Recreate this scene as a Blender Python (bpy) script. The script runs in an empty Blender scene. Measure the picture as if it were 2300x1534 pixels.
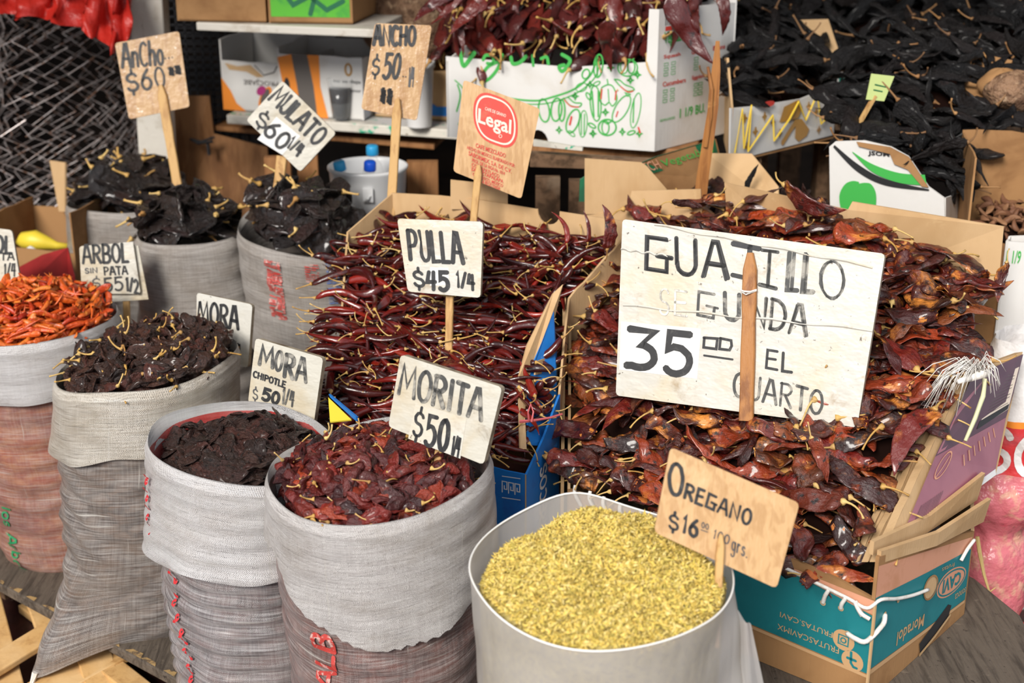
import bpy, math, random
import numpy as np
from mathutils import Vector, Matrix
sc = bpy.context.scene
COL = sc.collection
random.seed(11)
RNG = np.random.default_rng(11)
PI = math.pi

# ------------------------------------------------------------------ camera, light, exposure
cam_d = bpy.data.cameras.new('camera')
cam_d.lens = 50.0
cam_d.sensor_width = 36.0
cam_d.clip_start = 0.05
cam_d.dof.use_dof = True
cam_d.dof.focus_distance = 2.42
cam_d.dof.aperture_fstop = 3.6
cam = bpy.data.objects.new('camera', cam_d)
cam.location = (0, 0, 1.6)
cam.rotation_euler = (math.radians(70), 0, 0)
COL.objects.link(cam)
sc.camera = cam

world = bpy.data.worlds.new('daylight')
sc.world = world
world.use_nodes = True
wn = world.node_tree
bg = wn.nodes['Background']
bg.inputs['Color'].default_value = (0.89, 0.93, 1.0, 1)
bg.inputs['Strength'].default_value = 0.62

def lamp(name, kind, loc, target, energy, color, size=1.0, sizey=None, angle=None):
    d = bpy.data.lights.new(name, kind)
    d.energy = energy
    d.color = color
    if kind == 'AREA':
        d.shape = 'RECTANGLE'; d.size = size; d.size_y = sizey or size
    if kind == 'SUN':
        d.angle = math.radians(angle)
    o = bpy.data.objects.new(name, d)
    o.location = loc
    v = Vector(target) - Vector(loc)
    o.rotation_euler = v.to_track_quat('-Z', 'Y').to_euler()
    COL.objects.link(o)
    return o
lamp('veiled_sun', 'SUN', (-2.2, -2.6, 4.2), (0.0, 2.4, 0.4), 3.0, (1.0, 0.95, 0.88), angle=22)

sc.view_settings.view_transform = 'Standard'
sc.view_settings.look = 'None'
sc.view_settings.gamma = 1.0
sc.view_settings.use_curve_mapping = False
sc.view_settings.exposure = 0.44
sc.cycles.max_bounces = 8
sc.cycles.diffuse_bounces = 3
sc.cycles.glossy_bounces = 3
sc.cycles.transmission_bounces = 6
sc.cycles.transparent_max_bounces = 8
sc.cycles.caustics_reflective = False
sc.cycles.caustics_refractive = False
sc.cycles.use_adaptive_sampling = True

# ------------------------------------------------------------------ helpers: a measured point of the stall from a photo pixel
FPX = 3194.0
CP, SP = math.cos(math.radians(20)), math.sin(math.radians(20))
def ray(px, py):
    xr, yr = (px - 1150) / FPX, (py - 767) / FPX
    return Vector((xr, CP - yr * SP, -SP - yr * CP))
def W(px, py, Y=None, z=None):
    d = ray(px, py)
    t = Y / d.y if Y is not None else (z - 1.6) / d.z
    return Vector((0, 0, 1.6)) + d * t
def Wplane(px, py, p0, n):
    d = ray(px, py); o = Vector((0, 0, 1.6))
    return o + d * ((p0 - o).dot(n) / d.dot(n))

def proj(p):
    d = Vector(p) - Vector((0, 0, 1.6)); f = d.y * CP - d.z * SP
    return (1150 + FPX * d.x / f, 767 - FPX * (d.y * SP + d.z * CP) / f)
ORI = {}
def tag(o, label=None, cat=None, group=None, kind=None):
    if label: o['label'] = label
    if cat: o['category'] = cat
    if group: o['group'] = group
    if kind: o['kind'] = kind
    return o
def empty(name, loc, label, cat, group=None):
    o = bpy.data.objects.new(name, None)
    o.empty_display_size = 0.05
    o.location = loc
    COL.objects.link(o)
    ORI[o.name] = Vector(loc)
    return tag(o, label, cat, group)

class MB:
    def __init__(s):
        s.v = []; s.f = []; s.m = []; s.uv = []; s.has_uv = False
    def add(s, verts, faces, mat=0, uv=None):
        b = len(s.v)
        s.v.extend([tuple(p) for p in verts])
        for f in faces:
            s.f.append([i + b for i in f]); s.m.append(mat)
        if uv is not None:
            s.uv.extend(uv); s.has_uv = True
        else:
            s.uv.extend([(0, 0)] * len(verts))
        return s
    def box(s, c, size, R=None, mat=0):
        x, y, z = size[0] / 2, size[1] / 2, size[2] / 2
        vs = [Vector(p) for p in ((-x, -y, -z), (x, -y, -z), (x, y, -z), (-x, y, -z), (-x, -y, z), (x, -y, z), (x, y, z), (-x, y, z))]
        if R is not None: vs = [R @ p for p in vs]
        c = Vector(c)
        return s.add([p + c for p in vs], [(0, 3, 2, 1), (4, 5, 6, 7), (0, 1, 5, 4), (1, 2, 6, 5), (2, 3, 7, 6), (3, 0, 4, 7)], mat)
    def beam(s, a, b, w, h, mat=0, up=(0, 0, 1)):
        a, b = Vector(a), Vector(b)
        d = (b - a); L = d.length; d.normalize()
        side = d.cross(Vector(up)).normalized(); u = side.cross(d)
        R = Matrix((d, side, u)).transposed()
        return s.box((a + b) / 2, (L, w, h), R, mat)
    def prism(s, poly, thick, n=None, mat=0):
        poly = [Vector(p) for p in poly]
        if n is None:
            n = Vector((0, 0, 0))
            for i in range(len(poly)):
                a, b = poly[i], poly[(i + 1) % len(poly)]
                n += a.cross(b)
            n.normalize()
        k = len(poly)
        vs = poly + [p - n * thick for p in poly]
        fs = [list(range(k)), list(range(2 * k - 1, k - 1, -1))]
        for i in range(k):
            j = (i + 1) % k
            fs.append([j, i, i + k, j + k])
        return s.add(vs, fs, mat)
    def tube(s, pts, r, n=6, mat=0, cap=True):
        pts = [Vector(p) for p in pts]
        rs = r if isinstance(r, (list, tuple)) else [r] * len(pts)
        vs = []; fs = []
        up = Vector((0.31, 0.2, 0.93)).normalized()
        for i, p in enumerate(pts):
            t = (pts[min(i + 1, len(pts) - 1)] - pts[max(i - 1, 0)])
            if t.length < 1e-9: t = Vector((0, 0, 1))
            t.normalize()
            a = t.cross(up)
            if a.length < 1e-3: a = t.cross(Vector((1, 0, 0)))
            a.normalize(); b = t.cross(a)
            for k in range(n):
                q = 2 * PI * k / n
                vs.append(p + (a * math.cos(q) + b * math.sin(q)) * rs[i])
        for i in range(len(pts) - 1):
            for k in range(n):
                k2 = (k + 1) % n
                fs.append([i * n + k, i * n + k2, (i + 1) * n + k2, (i + 1) * n + k])
        if cap:
            fs.append(list(range(n))[::-1]); fs.append([(len(pts) - 1) * n + k for k in range(n)])
        return s.add(vs, fs, mat)
    def lathe(s, prof, c=(0, 0, 0), n=32, mat=0, R=None):
        vs = []; fs = []; c = Vector(c)
        for r, z in prof:
            for k in range(n):
                q = 2 * PI * k / n
                p = Vector((r * math.cos(q), r * math.sin(q), z))
                if R is not None: p = R @ p
                vs.append(p + c)
        for i in range(len(prof) - 1):
            for k in range(n):
                k2 = (k + 1) % n
                fs.append([i * n + k, i * n + k2, (i + 1) * n + k2, (i + 1) * n + k])
        return s.add(vs, fs, mat)
    def grid(s, P, mat=0, uv=None, wrap=False):
        """P: array rows x cols x 3"""
        R, C = len(P), len(P[0])
        vs = [tuple(P[i][j]) for i in range(R) for j in range(C)]
        fs = []
        for i in range(R - 1):
            for j in range(C if wrap else C - 1):
                j2 = (j + 1) % C
                fs.append([i * C + j, i * C + j2, (i + 1) * C + j2, (i + 1) * C + j])
        return s.add(vs, fs, mat, None if uv is None else [tuple(uv[i][j]) for i in range(R) for j in range(C)])
    def build(s, name, mats, parent=None, smooth=False, origin=None):
        if not isinstance(mats, (list, tuple)): mats = [mats]
        V = np.array(s.v, dtype=np.float64).reshape(-1, 3)
        if origin is None:
            lo, hi = V.min(0), V.max(0)
            origin = Vector(((lo[0] + hi[0]) / 2, (lo[1] + hi[1]) / 2, lo[2]))
        origin = Vector(origin)
        V = V - np.array(origin)
        me = bpy.data.meshes.new(name)
        me.from_pydata(V.tolist(), [], s.f)
        for m in mats: me.materials.append(m)
        if len(mats) > 1: me.polygons.foreach_set('material_index', s.m)
        if smooth: me.polygons.foreach_set('use_smooth', [True] * len(s.f))
        if s.has_uv:
            ul = me.uv_layers.new(name='uv')
            li = np.empty(len(me.loops), dtype=np.int32)
            me.loops.foreach_get('vertex_index', li)
            U = np.array(s.uv, dtype=np.float32)
            ul.data.foreach_set('uv', U[li].ravel())
        me.update()
        o = bpy.data.objects.new(name, me)
        COL.objects.link(o)
        ORI[o.name] = origin
        if parent is not None:
            o.parent = parent
            o.location = origin - ORI[parent.name]
        else:
            o.location = origin
        return o

def bevel(o, w=0.002, seg=2):
    m = o.modifiers.new('bevel', 'BEVEL'); m.width = w; m.segments = seg; m.limit_method = 'ANGLE'
    return o

# ------------------------------------------------------------------ materials
def rgb(c): return (c[0], c[1], c[2], 1.0)
def material(name, base, rough=0.6, layers=(), bumps=(), spec=0.5, coat=0.0, coat_rough=0.1, coords='Object', vary=None,
             metallic=0.0, trans=0.0, alpha=1.0, sss=0.0, sheen=0.0, rough_noise=None, shift=True, island=False):
    """layers: (scale or (sx,sy,sz), colour, lo, hi, detail); bumps: (scale, strength, distance, detail); vary: colours mixed at random per object"""
    m = bpy.data.materials.new(name)
    m.use_nodes = True
    nt = m.node_tree; N = nt.nodes; L = nt.links
    b = N['Principled BSDF']
    b.inputs['Roughness'].default_value = rough
    b.inputs['Specular IOR Level'].default_value = spec
    b.inputs['Metallic'].default_value = metallic
    b.inputs['Coat Weight'].default_value = coat
    b.inputs['Coat Roughness'].default_value = coat_rough
    b.inputs['Transmission Weight'].default_value = trans
    b.inputs['Alpha'].default_value = alpha
    b.inputs['Sheen Weight'].default_value = sheen
    if sss:
        b.inputs['Subsurface Weight'].default_value = sss
        b.inputs['Subsurface Scale'].default_value = 0.02
    tc = N.new('ShaderNodeTexCoord')
    vec = tc.outputs[coords]
    rnd = None
    if vary or shift:
        oi = N.new('ShaderNodeObjectInfo'); rnd = oi.outputs['Random']
        if island:
            ge = N.new('ShaderNodeNewGeometry')
            ad = N.new('ShaderNodeMath'); ad.operation = 'ADD'
            L.new(rnd, ad.inputs[0]); L.new(ge.outputs['Random Per Island'], ad.inputs[1])
            fr = N.new('ShaderNodeMath'); fr.operation = 'FRACT'; L.new(ad.outputs[0], fr.inputs[0])
            rnd = fr.outputs[0]
    if shift:
        mul = N.new('ShaderNodeVectorMath'); mul.operation = 'SCALE'; mul.inputs[0].default_value = (37.3, 71.9, 53.1)
        L.new(rnd, mul.inputs['Scale'])
        add = N.new('ShaderNodeVectorMath'); add.operation = 'ADD'
        L.new(vec, add.inputs[0]); L.new(mul.outputs[0], add.inputs[1]); vec = add.outputs[0]
    def noise(scale, detail=2.0, rough_=0.6, dist=0.0):
        v = vec
        if isinstance(scale, (tuple, list)):
            mp = N.new('ShaderNodeMapping'); mp.inputs['Scale'].default_value = scale; L.new(v, mp.inputs['Vector']); v = mp.outputs[0]; scale = 1.0
        t = N.new('ShaderNodeTexNoise'); t.inputs['Scale'].default_value = scale; t.inputs['Detail'].default_value = detail
        t.inputs['Roughness'].default_value = rough_; t.inputs['Distortion'].default_value = dist
        L.new(v, t.inputs['Vector']); return t.outputs['Fac']
    def rng_(sock, lo, hi):
        r = N.new('ShaderNodeMapRange'); r.inputs['From Min'].default_value = lo; r.inputs['From Max'].default_value = hi
        r.interpolation_type = 'SMOOTHSTEP'; L.new(sock, r.inputs['Value']); return r.outputs[0]
    def mix(fac, a, bb):
        x = N.new('ShaderNodeMix'); x.data_type = 'RGBA'
        L.new(fac, x.inputs['Factor'])
        for i, c in ((6, a), (7, bb)):
            if isinstance(c, (tuple, list)): x.inputs[i].default_value = rgb(c)
            else: L.new(c, x.inputs[i])
        return x.outputs[2]
    if vary:
        cr = N.new('ShaderNodeValToRGB'); e = cr.color_ramp.elements
        for i, c in enumerate(vary):
            if i < 2: el = e[i]; el.position = i / max(1, len(vary) - 1)
            else: el = e.new(i / (len(vary) - 1))
            el.color = rgb(c)
        for i, c in enumerate(vary): e[i].color = rgb(c); e[i].position = i / max(1, len(vary) - 1)
        L.new(rnd, cr.inputs['Fac']); colr = cr.outputs['Color']
    else:
        r_ = N.new('ShaderNodeRGB'); r_.outputs[0].default_value = rgb(base); colr = r_.outputs[0]
    for ly in layers:
        scale, c2, lo, hi = ly[:4]; det = ly[4] if len(ly) > 4 else 3.0
        colr = mix(rng_(noise(scale, det, 0.62, 0.4), lo, hi), colr, c2)
    L.new(colr, b.inputs['Base Color'])
    if rough_noise:
        sc_, lo, hi = rough_noise
        mr = N.new('ShaderNodeMapRange'); mr.inputs['To Min'].default_value = lo; mr.inputs['To Max'].default_value = hi
        mr.inputs['From Min'].default_value = 0.3; mr.inputs['From Max'].default_value = 0.7
        L.new(noise(sc_, 3), mr.inputs['Value']); L.new(mr.outputs[0], b.inputs['Roughness'])
    prev = None
    for bp in bumps:
        scale, st, dist = bp[:3]; det = bp[3] if len(bp) > 3 else 3.0
        bn = N.new('ShaderNodeBump'); bn.inputs['Strength'].default_value = st; bn.inputs['Distance'].default_value = dist
        L.new(noise(scale, det), bn.inputs['Height'])
        if prev is not None: L.new(prev, bn.inputs['Normal'])
        prev = bn.outputs[0]
    if prev is not None: L.new(prev, b.inputs['Normal'])
    m['_n'] = 0
    return m

def weave_material(name, light, dark, dirt, contents=None, content_amt=0.0, rough=0.30, weave=420.0, dirt_amt=0.5, stripe=None, streak=0.5):
    """woven plastic sacking in UV metres: threads, pulled bright strands, grime and the dark goods showing between the threads"""
    m = bpy.data.materials.new(name); m.use_nodes = True
    nt = m.node_tree; N = nt.nodes; L = nt.links
    b = N['Principled BSDF']; b.inputs['Roughness'].default_value = rough; b.inputs['Specular IOR Level'].default_value = 0.6; b.inputs['Coat Weight'].default_value = 0.25; b.inputs['Coat Roughness'].default_value = 0.22
    tc = N.new('ShaderNodeTexCoord'); uv = tc.outputs['UV']
    def mp(scale, src=uv, loc=(0, 0, 0)):
        x = N.new('ShaderNodeMapping'); x.inputs['Scale'].default_value = scale; x.inputs['Location'].default_value = loc
        L.new(src, x.inputs['Vector']); return x.outputs[0]
    def noise(v, detail=3, rough_=0.6, dist=0.0):
        t = N.new('ShaderNodeTexNoise'); t.inputs['Scale'].default_value = 1; t.inputs['Detail'].default_value = detail
        t.inputs['Roughness'].default_value = rough_; t.inputs['Distortion'].default_value = dist; L.new(v, t.inputs['Vector']); return t.outputs['Fac']
    def rg(s, lo, hi, tmin=0.0, tmax=1.0):
        r = N.new('ShaderNodeMapRange'); r.interpolation_type = 'SMOOTHSTEP'
        for k, val in (('From Min', lo), ('From Max', hi), ('To Min', tmin), ('To Max', tmax)): r.inputs[k].default_value = val
        L.new(s, r.inputs['Value']); return r.outputs[0]
    def mth(op, a, bb):
        x = N.new('ShaderNodeMath'); x.operation = op
        for i, q in enumerate((a, bb)):
            if isinstance(q, (int, float)): x.inputs[i].default_value = q
            else: L.new(q, x.inputs[i])
        return x.outputs[0]
    def mix(fac, a, bb):
        x = N.new('ShaderNodeMix'); x.data_type = 'RGBA'
        if isinstance(fac, float): x.inputs['Factor'].default_value = fac
        else: L.new(fac, x.inputs['Factor'])
        for i, c in ((6, a), (7, bb)):
            if isinstance(c, (tuple, list)): x.inputs[i].default_value = rgb(c)
            else: L.new(c, x.inputs[i])
        return x.outputs[2]
    # threads
    wob = noise(mp((14, 14, 1)), 2)
    sep = N.new('ShaderNodeSeparateXYZ'); L.new(uv, sep.inputs[0])
    wv = mth('MULTIPLY', wob, 0.010)
    su = mth('SINE', mth('MULTIPLY', mth('ADD', sep.outputs[0], wv), weave * 2 * PI), 0)
    sv = mth('SINE', mth('MULTIPLY', mth('ADD', sep.outputs[1], wv), weave * 2 * PI), 0)
    # weave: product gives the over/under checks
    chk = mth('MULTIPLY', su, sv)
    strand_h = noise(mp((9, 330, 1)), 3, 0.7)
    strand_v = noise(mp((330, 9, 1), loc=(3, 5, 0)), 3, 0.7)
    strands = mth('ADD', strand_h, mth('ADD', mth('MULTIPLY', strand_v, 0.42), 0.14))
    base = mix(rg(strands, 0.62, 1.08), dark, light)
    pull = mth('MAXIMUM', rg(noise(mp((5, 190, 1), loc=(7, 1, 0)), 2, 0.5), 0.66, 0.73), rg(noise(mp((190, 4, 1), loc=(2, 9, 0)), 2, 0.5), 0.67, 0.74))
    if contents is not None:
        cn = noise(mp((26, 60, 1), loc=(1, 4, 0)), 4, 0.65, 0.6)
        ccol = mix(rg(cn, 0.40, 0.62), contents[0], contents[1])
        gaps = rg(mth('ADD', strands, mth('MULTIPLY', noise(mp((7, 12, 1)), 3), 0.8)), 0.85, 1.55, content_amt, content_amt * 0.25)
        base = mix(gaps, base, ccol)
    gr = rg(noise(mp((6, 9, 1), loc=(4, 2, 0)), 6, 0.68), 0.42, 0.70, 0.0, dirt_amt)
    base = mix(gr, base, dirt)
    base = mix(mth('MULTIPLY', pull, streak), base, (0.80, 0.76, 0.70))
    if stripe is not None:
        lo, hi, c = stripe
        sx = mth('MULTIPLY', rg(sep.outputs[0], lo, lo + 0.002), rg(sep.outputs[0], hi, hi + 0.002, 1.0, 0.0))
        sx = mth('MULTIPLY', sx, rg(noise(mp((60, 60, 1)), 3), 0.38, 0.52, 0.25, 0.95))
        base = mix(sx, base, c)
    L.new(base, b.inputs['Base Color'])
    b1 = N.new('ShaderNodeBump'); b1.inputs['Strength'].default_value = 0.6; b1.inputs['Distance'].default_value = 0.022
    L.new(noise(mp((9, 55, 1)), 5, 0.62, .4), b1.inputs['Height'])
    b3 = N.new('ShaderNodeBump'); b3.inputs['Strength'].default_value = 0.55; b3.inputs['Distance'].default_value = 0.007
    L.new(noise(mp((24, 150, 1), loc=(5, 3, 0)), 4, 0.6, .6), b3.inputs['Height']); L.new(b1.outputs[0], b3.inputs['Normal'])
    b2 = N.new('ShaderNodeBump'); b2.inputs['Strength'].default_value = 0.7; b2.inputs['Distance'].default_value = 0.0022
    L.new(mth('ADD', chk, mth('MULTIPLY', strands, 1.6)), b2.inputs['Height']); L.new(b3.outputs[0], b2.inputs['Normal'])
    L.new(b2.outputs[0], b.inputs['Normal'])
    return m

# ------------------------------------------------------------------ hand lettering: strokes -> ribbons laid on any surface
def arc(cx, cy, rx, ry, a0, a1, n=12):
    return [(cx + rx * math.cos(math.radians(a0 + (a1 - a0) * i / n)), cy + ry * math.sin(math.radians(a0 + (a1 - a0) * i / n))) for i in range(n + 1)]
GL = {
 'A': (1, [[(0, 0), (.42, 1), (.62, 1), (1, 0)], [(.18, .38), (.84, .36)]]),
 'B': (.85, [[(.05, 0), (.08, 1)], [(.02, 1)] + arc(.45, .75, .45, .25, 80, -90, 10) + [(.1, .5)], [(.4, .5)] + arc(.45, .25, .55, .25, 80, -90, 10) + [(0, 0)]]),
 'C': (.85, [arc(.55, .5, .52, .5, 50, 310, 16)]),
 'D': (.9, [[(.05, 0), (.08, 1)], [(0, 1)] + arc(.3, .5, .65, .5, 85, -85, 14) + [(0, 0)]]),
 'E': (.8, [[(.9, 1), (.08, 1), (.05, 0), (.95, 0)], [(.05, .52), (.8, .54)]]),
 'F': (.8, [[(.9, 1), (.08, 1), (.05, 0)], [(.05, .52), (.8, .54)]]),
 'G': (1, [[(.9, .93), (.1, .95), (.05, .05), (.88, .02), (.9, .42)], [(.5, .45), (1.1, .42)]]),
 'H': (.9, [[(.08, 0), (.1, 1)], [(.9, 0), (.92, 1)], [(.08, .5), (.9, .52)]]),
 'I': (.3, [[(.5, 0), (.5, 1)]]),
 'J': (.8, [[(.05, 1), (1, .98)], [(.6, 1), (.55, .05), (.1, .02)]]),
 '#': (.8, [[(0, .95), (0, .05), (.95, 0), (1, .98), (-.05, .95)]]),
 '&': (.8, [[(.05, 1), (.02, .02), (.85, .05), (1, .45), (.92, .92), (0, .98)]]),
 'j': (.75, [[(-.1, 1), (1, .97)], [(.62, 1), (.55, .02)], [(-.1, .06), (.6, .02)]]),
 '|': (.6, [[(0, .98), (1, 1)], [(.5, 1), (.48, 0)], [(-.05, .04), (1, 0)]]),
 'K': (.85, [[(.06, 0), (.06, 1)], [(.9, 1), (.1, .45), (.95, 0)]]),
 'L': (.7, [[(.08, 1), (.05, 0), (.95, .02)]]),
 'M': (1.15, [[(0, 0), (.12, 1), (.48, .3), (.86, 1), (1, 0)]]),
 'N': (.95, [[(.04, 0), (.06, 1), (.9, 0), (.94, 1)]]),
 'O': (.95, [arc(.5, .5, .46, .5, 100, 465, 22)]),
 'P': (.85, [[(.08, 0), (.1, 1)], [(0, .97)] + arc(.42, .73, .5, .26, 85, -90, 12) + [(.1, .46)]]),
 'Q': (.95, [arc(.5, .5, .46, .5, 100, 465, 22), [(.55, .3), (.95, 0)]]),
 'R': (.9, [[(.06, 0), (.08, 1)], [(0, .97)] + arc(.42, .75, .48, .24, 85, -90, 12) + [(.12, .5)], [(.4, .5), (.95, 0)]]),
 'S': (.75, [arc(.5, .75, .42, .25, 20, 270, 12) + arc(.5, .25, .45, .25, 90, -160, 12)]),
 'T': (.85, [[(0, 1), (1, .98)], [(.52, 1), (.5, 0)]]),
 'U': (.9, [[(.06, 1), (.08, .3)] + arc(.5, .3, .42, .3, 180, 360, 10) + [(.92, 1)]]),
 'V': (.9, [[(0, 1), (.5, 0), (1, 1)]]),
 'X': (.85, [[(0, 1), (1, 0)], [(1, 1), (0, 0)]]),
 'Y': (.85, [[(0, 1), (.5, .5), (1, 1)], [(.5, .5), (.5, 0)]]),
 'Z': (.85, [[(0, 1), (1, 1), (0, 0), (1, 0)]]),
 'n': (.7, [[(.05, 0), (.1, .62)], [(.1, .45)] + arc(.5, .4, .38, .22, 150, 10, 8) + [(.9, 0)]]),
 'h': (.7, [[(.05, 0), (.12, 1.05)], [(.1, .45)] + arc(.5, .42, .38, .22, 150, 10, 8) + [(.9, 0)]]),
 'o': (.7, [arc(.5, .32, .42, .32, 90, 450, 16)]),
 'g': (.65, [arc(.45, .32, .38, .3, 40, 400, 14), [(.85, .62), (.85, -.2)] + arc(.45, -.22, .4, .22, 0, -160, 8)]),
 'r': (.5, [[(.1, 0), (.12, .62)], [(.12, .4), (.5, .62), (.85, .58)]]),
 's': (.55, [arc(.5, .48, .34, .15, 20, 270, 8) + arc(.5, .16, .36, .16, 90, -160, 8)]),
 'a': (.7, [arc(.45, .32, .4, .32, 40, 400, 14), [(.85, .6), (.88, 0)]]),
 'e': (.6, [[(.08, .34), (.88, .36)] + arc(.48, .33, .4, .32, 10, 320, 12)]),
 'l': (.3, [[(.5, 1), (.5, 0)]]),
 't': (.5, [[(.5, .9), (.5, .05), (.9, 0)], [(.05, .62), (.95, .62)]]),
 'b': (.65, [[(.08, 1), (.08, 0)], arc(.48, .32, .4, .32, 180, 540, 14)]),
 'i': (.25, [[(.5, .6), (.5, 0)], [(.5, .85), (.5, .92)]]),
 'v': (.6, [[(0, .6), (.5, 0), (1, .62)]]),
 '0': (.8, [arc(.5, .5, .42, .5, 95, 460, 20)]),
 '1': (.35, [[(.2, .8), (.6, 1), (.5, 0)]]),
 '2': (.75, [arc(.48, .72, .42, .28, 170, -30, 10) + [(.05, .02), (.95, .04)]]),
 '3': (.8, [[(.1, 1), (.95, .98), (.48, .6)] + arc(.45, .31, .5, .31, 75, -120, 12) + [(0, .02)]]),
 '4': (.8, [[(.3, 1), (.08, .42), (.95, .44)], [(.78, 1), (.7, 0)]]),
 '5': (.8, [[(.95, 1), (.2, 1), (.15, .58)] + arc(.45, .33, .5, .33, 100, -140, 14)]),
 '6': (.8, [[(.75, 1), (.35, .72)] + arc(.5, .3, .42, .3, 150, 510, 16)]),
 '9': (.75, [arc(.45, .7, .4, .3, 0, 360, 14), [(.85, .7), (.7, 0)]]),
 '$': (.85, [arc(.5, .68, .42, .2, 20, 270, 10) + arc(.5, .26, .45, .22, 90, -160, 10), [(.55, 1.12), (.54, .9)], [(.48, .02), (.46, -.18)]]),
 '/': (.6, [[(.05, 0), (.95, 1.05)]]),
 '.': (.25, [[(.4, .0), (.5, .04)]]),
 ':': (.25, [[(.4, .1), (.5, .14)], [(.4, .6), (.5, .64)]]),
 '-': (.5, [[(.1, .45), (.9, .47)]]),
 '=': (.8, [[(.0, .3), (1, .27)]]),
 '~': (.8, [[(.1, .8), (.3, .2), (.4, .9), (.6, .15), (.7, .8), (.9, .1), (.8, .7), (.2, .5), (.95, .55)]]),
 ' ': (.45, []),
}
def text_strokes(s, x0, y0, x1, y1, jit=0.02, gap=0.22, slant=0.0):
    """strokes filling the box x0..x1, y0 (top)..y1 (bottom); y down. Returns polylines"""
    ws = [GL.get(c, GL.get(c.upper(), GL[' ']))[0] for c in s]
    tot = sum(ws) + gap * (len(s) - 1)
    k = (x1 - x0) / tot; x = x0; out = []
    H = y1 - y0
    for c, w in zip(s, ws):
        g = GL.get(c, GL.get(c.upper(), GL[' ']))[1]
        for pl in g:
            q = []
            for a, b in pl:
                q.append((x + a * w * k + slant * b * H + random.uniform(-jit, jit) * w * k, y1 - b * H + random.uniform(-jit, jit) * H * 0.6))
            out.append(q)
        x += (w + gap) * k
    return out
def ribbon2d(polys, w, sub=None, wj=0.15):
    vs = []; fs = []
    for pl in polys:
        pts = pl
        if sub:
            pts = [pl[0]]
            for a, b in zip(pl, pl[1:]):
                n = max(1, int(math.hypot(b[0] - a[0], b[1] - a[1]) / sub))
                for i in range(1, n + 1): pts.append((a[0] + (b[0] - a[0]) * i / n, a[1] + (b[1] - a[1]) * i / n))
        hw = w / 2 * random.uniform(1 - wj, 1 + wj)
        N_ = len(pts); base = len(vs)
        off = []
        for i, p in enumerate(pts):
            a = pts[max(0, i - 1)]; c = pts[min(N_ - 1, i + 1)]
            d0 = (p[0] - a[0], p[1] - a[1]); d1 = (c[0] - p[0], c[1] - p[1])
            def nrm(d):
                l = math.hypot(*d)
                return (d[0] / l, d[1] / l) if l > 1e-9 else None
            n0, n1 = nrm(d0), nrm(d1)
            if n0 is None: n0 = n1 or (1, 0)
            if n1 is None: n1 = n0
            mx, my = -(n0[1] + n1[1]), n0[0] + n1[0]
            l = math.hypot(mx, my)
            if l < 0.3: mx, my, l = -n1[1], n1[0], 1.0; sc_ = 1.0
            else:
                mx, my = mx / l, my / l; sc_ = min(1.6, 1 / max(0.4, mx * -n1[1] + my * n1[0]))
            off.append((mx * hw * sc_, my * hw * sc_, n0, n1))
        # round-ish ends
        p, (ox, oy, _, n1) = pts[0], off[0]
        vs.append((p[0] - n1[0] * hw * .7 + ox * .5, p[1] - n1[1] * hw * .7 + oy * .5)); vs.append((p[0] - n1[0] * hw * .7 - ox * .5, p[1] - n1[1] * hw * .7 - oy * .5))
        for p, (ox, oy, _, _) in zip(pts, off):
            vs.append((p[0] + ox, p[1] + oy)); vs.append((p[0] - ox, p[1] - oy))
        p, (ox, oy, n0, _) = pts[-1], off[-1]
        vs.append((p[0] + n0[0] * hw * .7 + ox * .5, p[1] + n0[1] * hw * .7 + oy * .5)); vs.append((p[0] + n0[0] * hw * .7 - ox * .5, p[1] + n0[1] * hw * .7 - oy * .5))
        for i in range(N_ + 1):
            q = base + 2 * i
            fs.append([q, q + 1, q + 3, q + 2])
    return vs, fs
_FONT = {}
def font2d(s, x0, y0, x1, y1, bold=0.0, space=1.0):
    """printed type (the built-in font) as a flat mesh fitted to the box"""
    key = (s, bold, space)
    if key not in _FONT:
        cu = bpy.data.curves.new('type', 'FONT'); cu.body = s; cu.size = 1; cu.offset = bold; cu.resolution_u = 2; cu.space_character = space
        o = bpy.data.objects.new('type', cu)
        me = bpy.data.meshes.new_from_object(o)
        V = np.array([v.co[:2] for v in me.vertices]); Fc = [list(p.vertices) for p in me.polygons]
        bpy.data.objects.remove(o); bpy.data.curves.remove(cu); bpy.data.meshes.remove(me)
        _FONT[key] = (V, Fc)
    V, Fc = _FONT[key]
    lo, hi = V.min(0), V.max(0)
    X = x0 + (V[:, 0] - lo[0]) / (hi[0] - lo[0]) * (x1 - x0)
    Y = y1 + (V[:, 1] - lo[1]) / (hi[1] - lo[1]) * (y0 - y1)
    return list(zip(X.tolist(), Y.tolist())), Fc
class Sheet:
    """a flat face given by four corners (tl, tr, br, bl): maps metres from the top left to 3-D"""
    def __init__(s, tl, tr, br, bl, lift=0.0006):
        s.c = [Vector(p) for p in (tl, tr, br, bl)]
        s.w = ((s.c[1] - s.c[0]).length + (s.c[2] - s.c[3]).length) / 2
        s.h = ((s.c[3] - s.c[0]).length + (s.c[2] - s.c[1]).length) / 2
        s.n = (s.c[3] - s.c[0]).cross(s.c[1] - s.c[0]).normalized()
        s.lift = lift
    def __call__(s, a, b, lift=None):
        u, v = a / s.w, b / s.h
        p = s.c[0].lerp(s.c[1], u).lerp(s.c[3].lerp(s.c[2], u), v)
        return p + s.n * (s.lift if lift is None else lift)
def lay(mb, fn, vf, mat=0, lift=None):
    vs, fs = vf
    if not vs: return
    mb.add([fn(a, b, lift) if lift is not None else fn(a, b) for a, b in vs], fs, mat)
def outline(fn_pts, closed=True):
    return [fn_pts + ([fn_pts[0]] if closed else [])]
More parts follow.
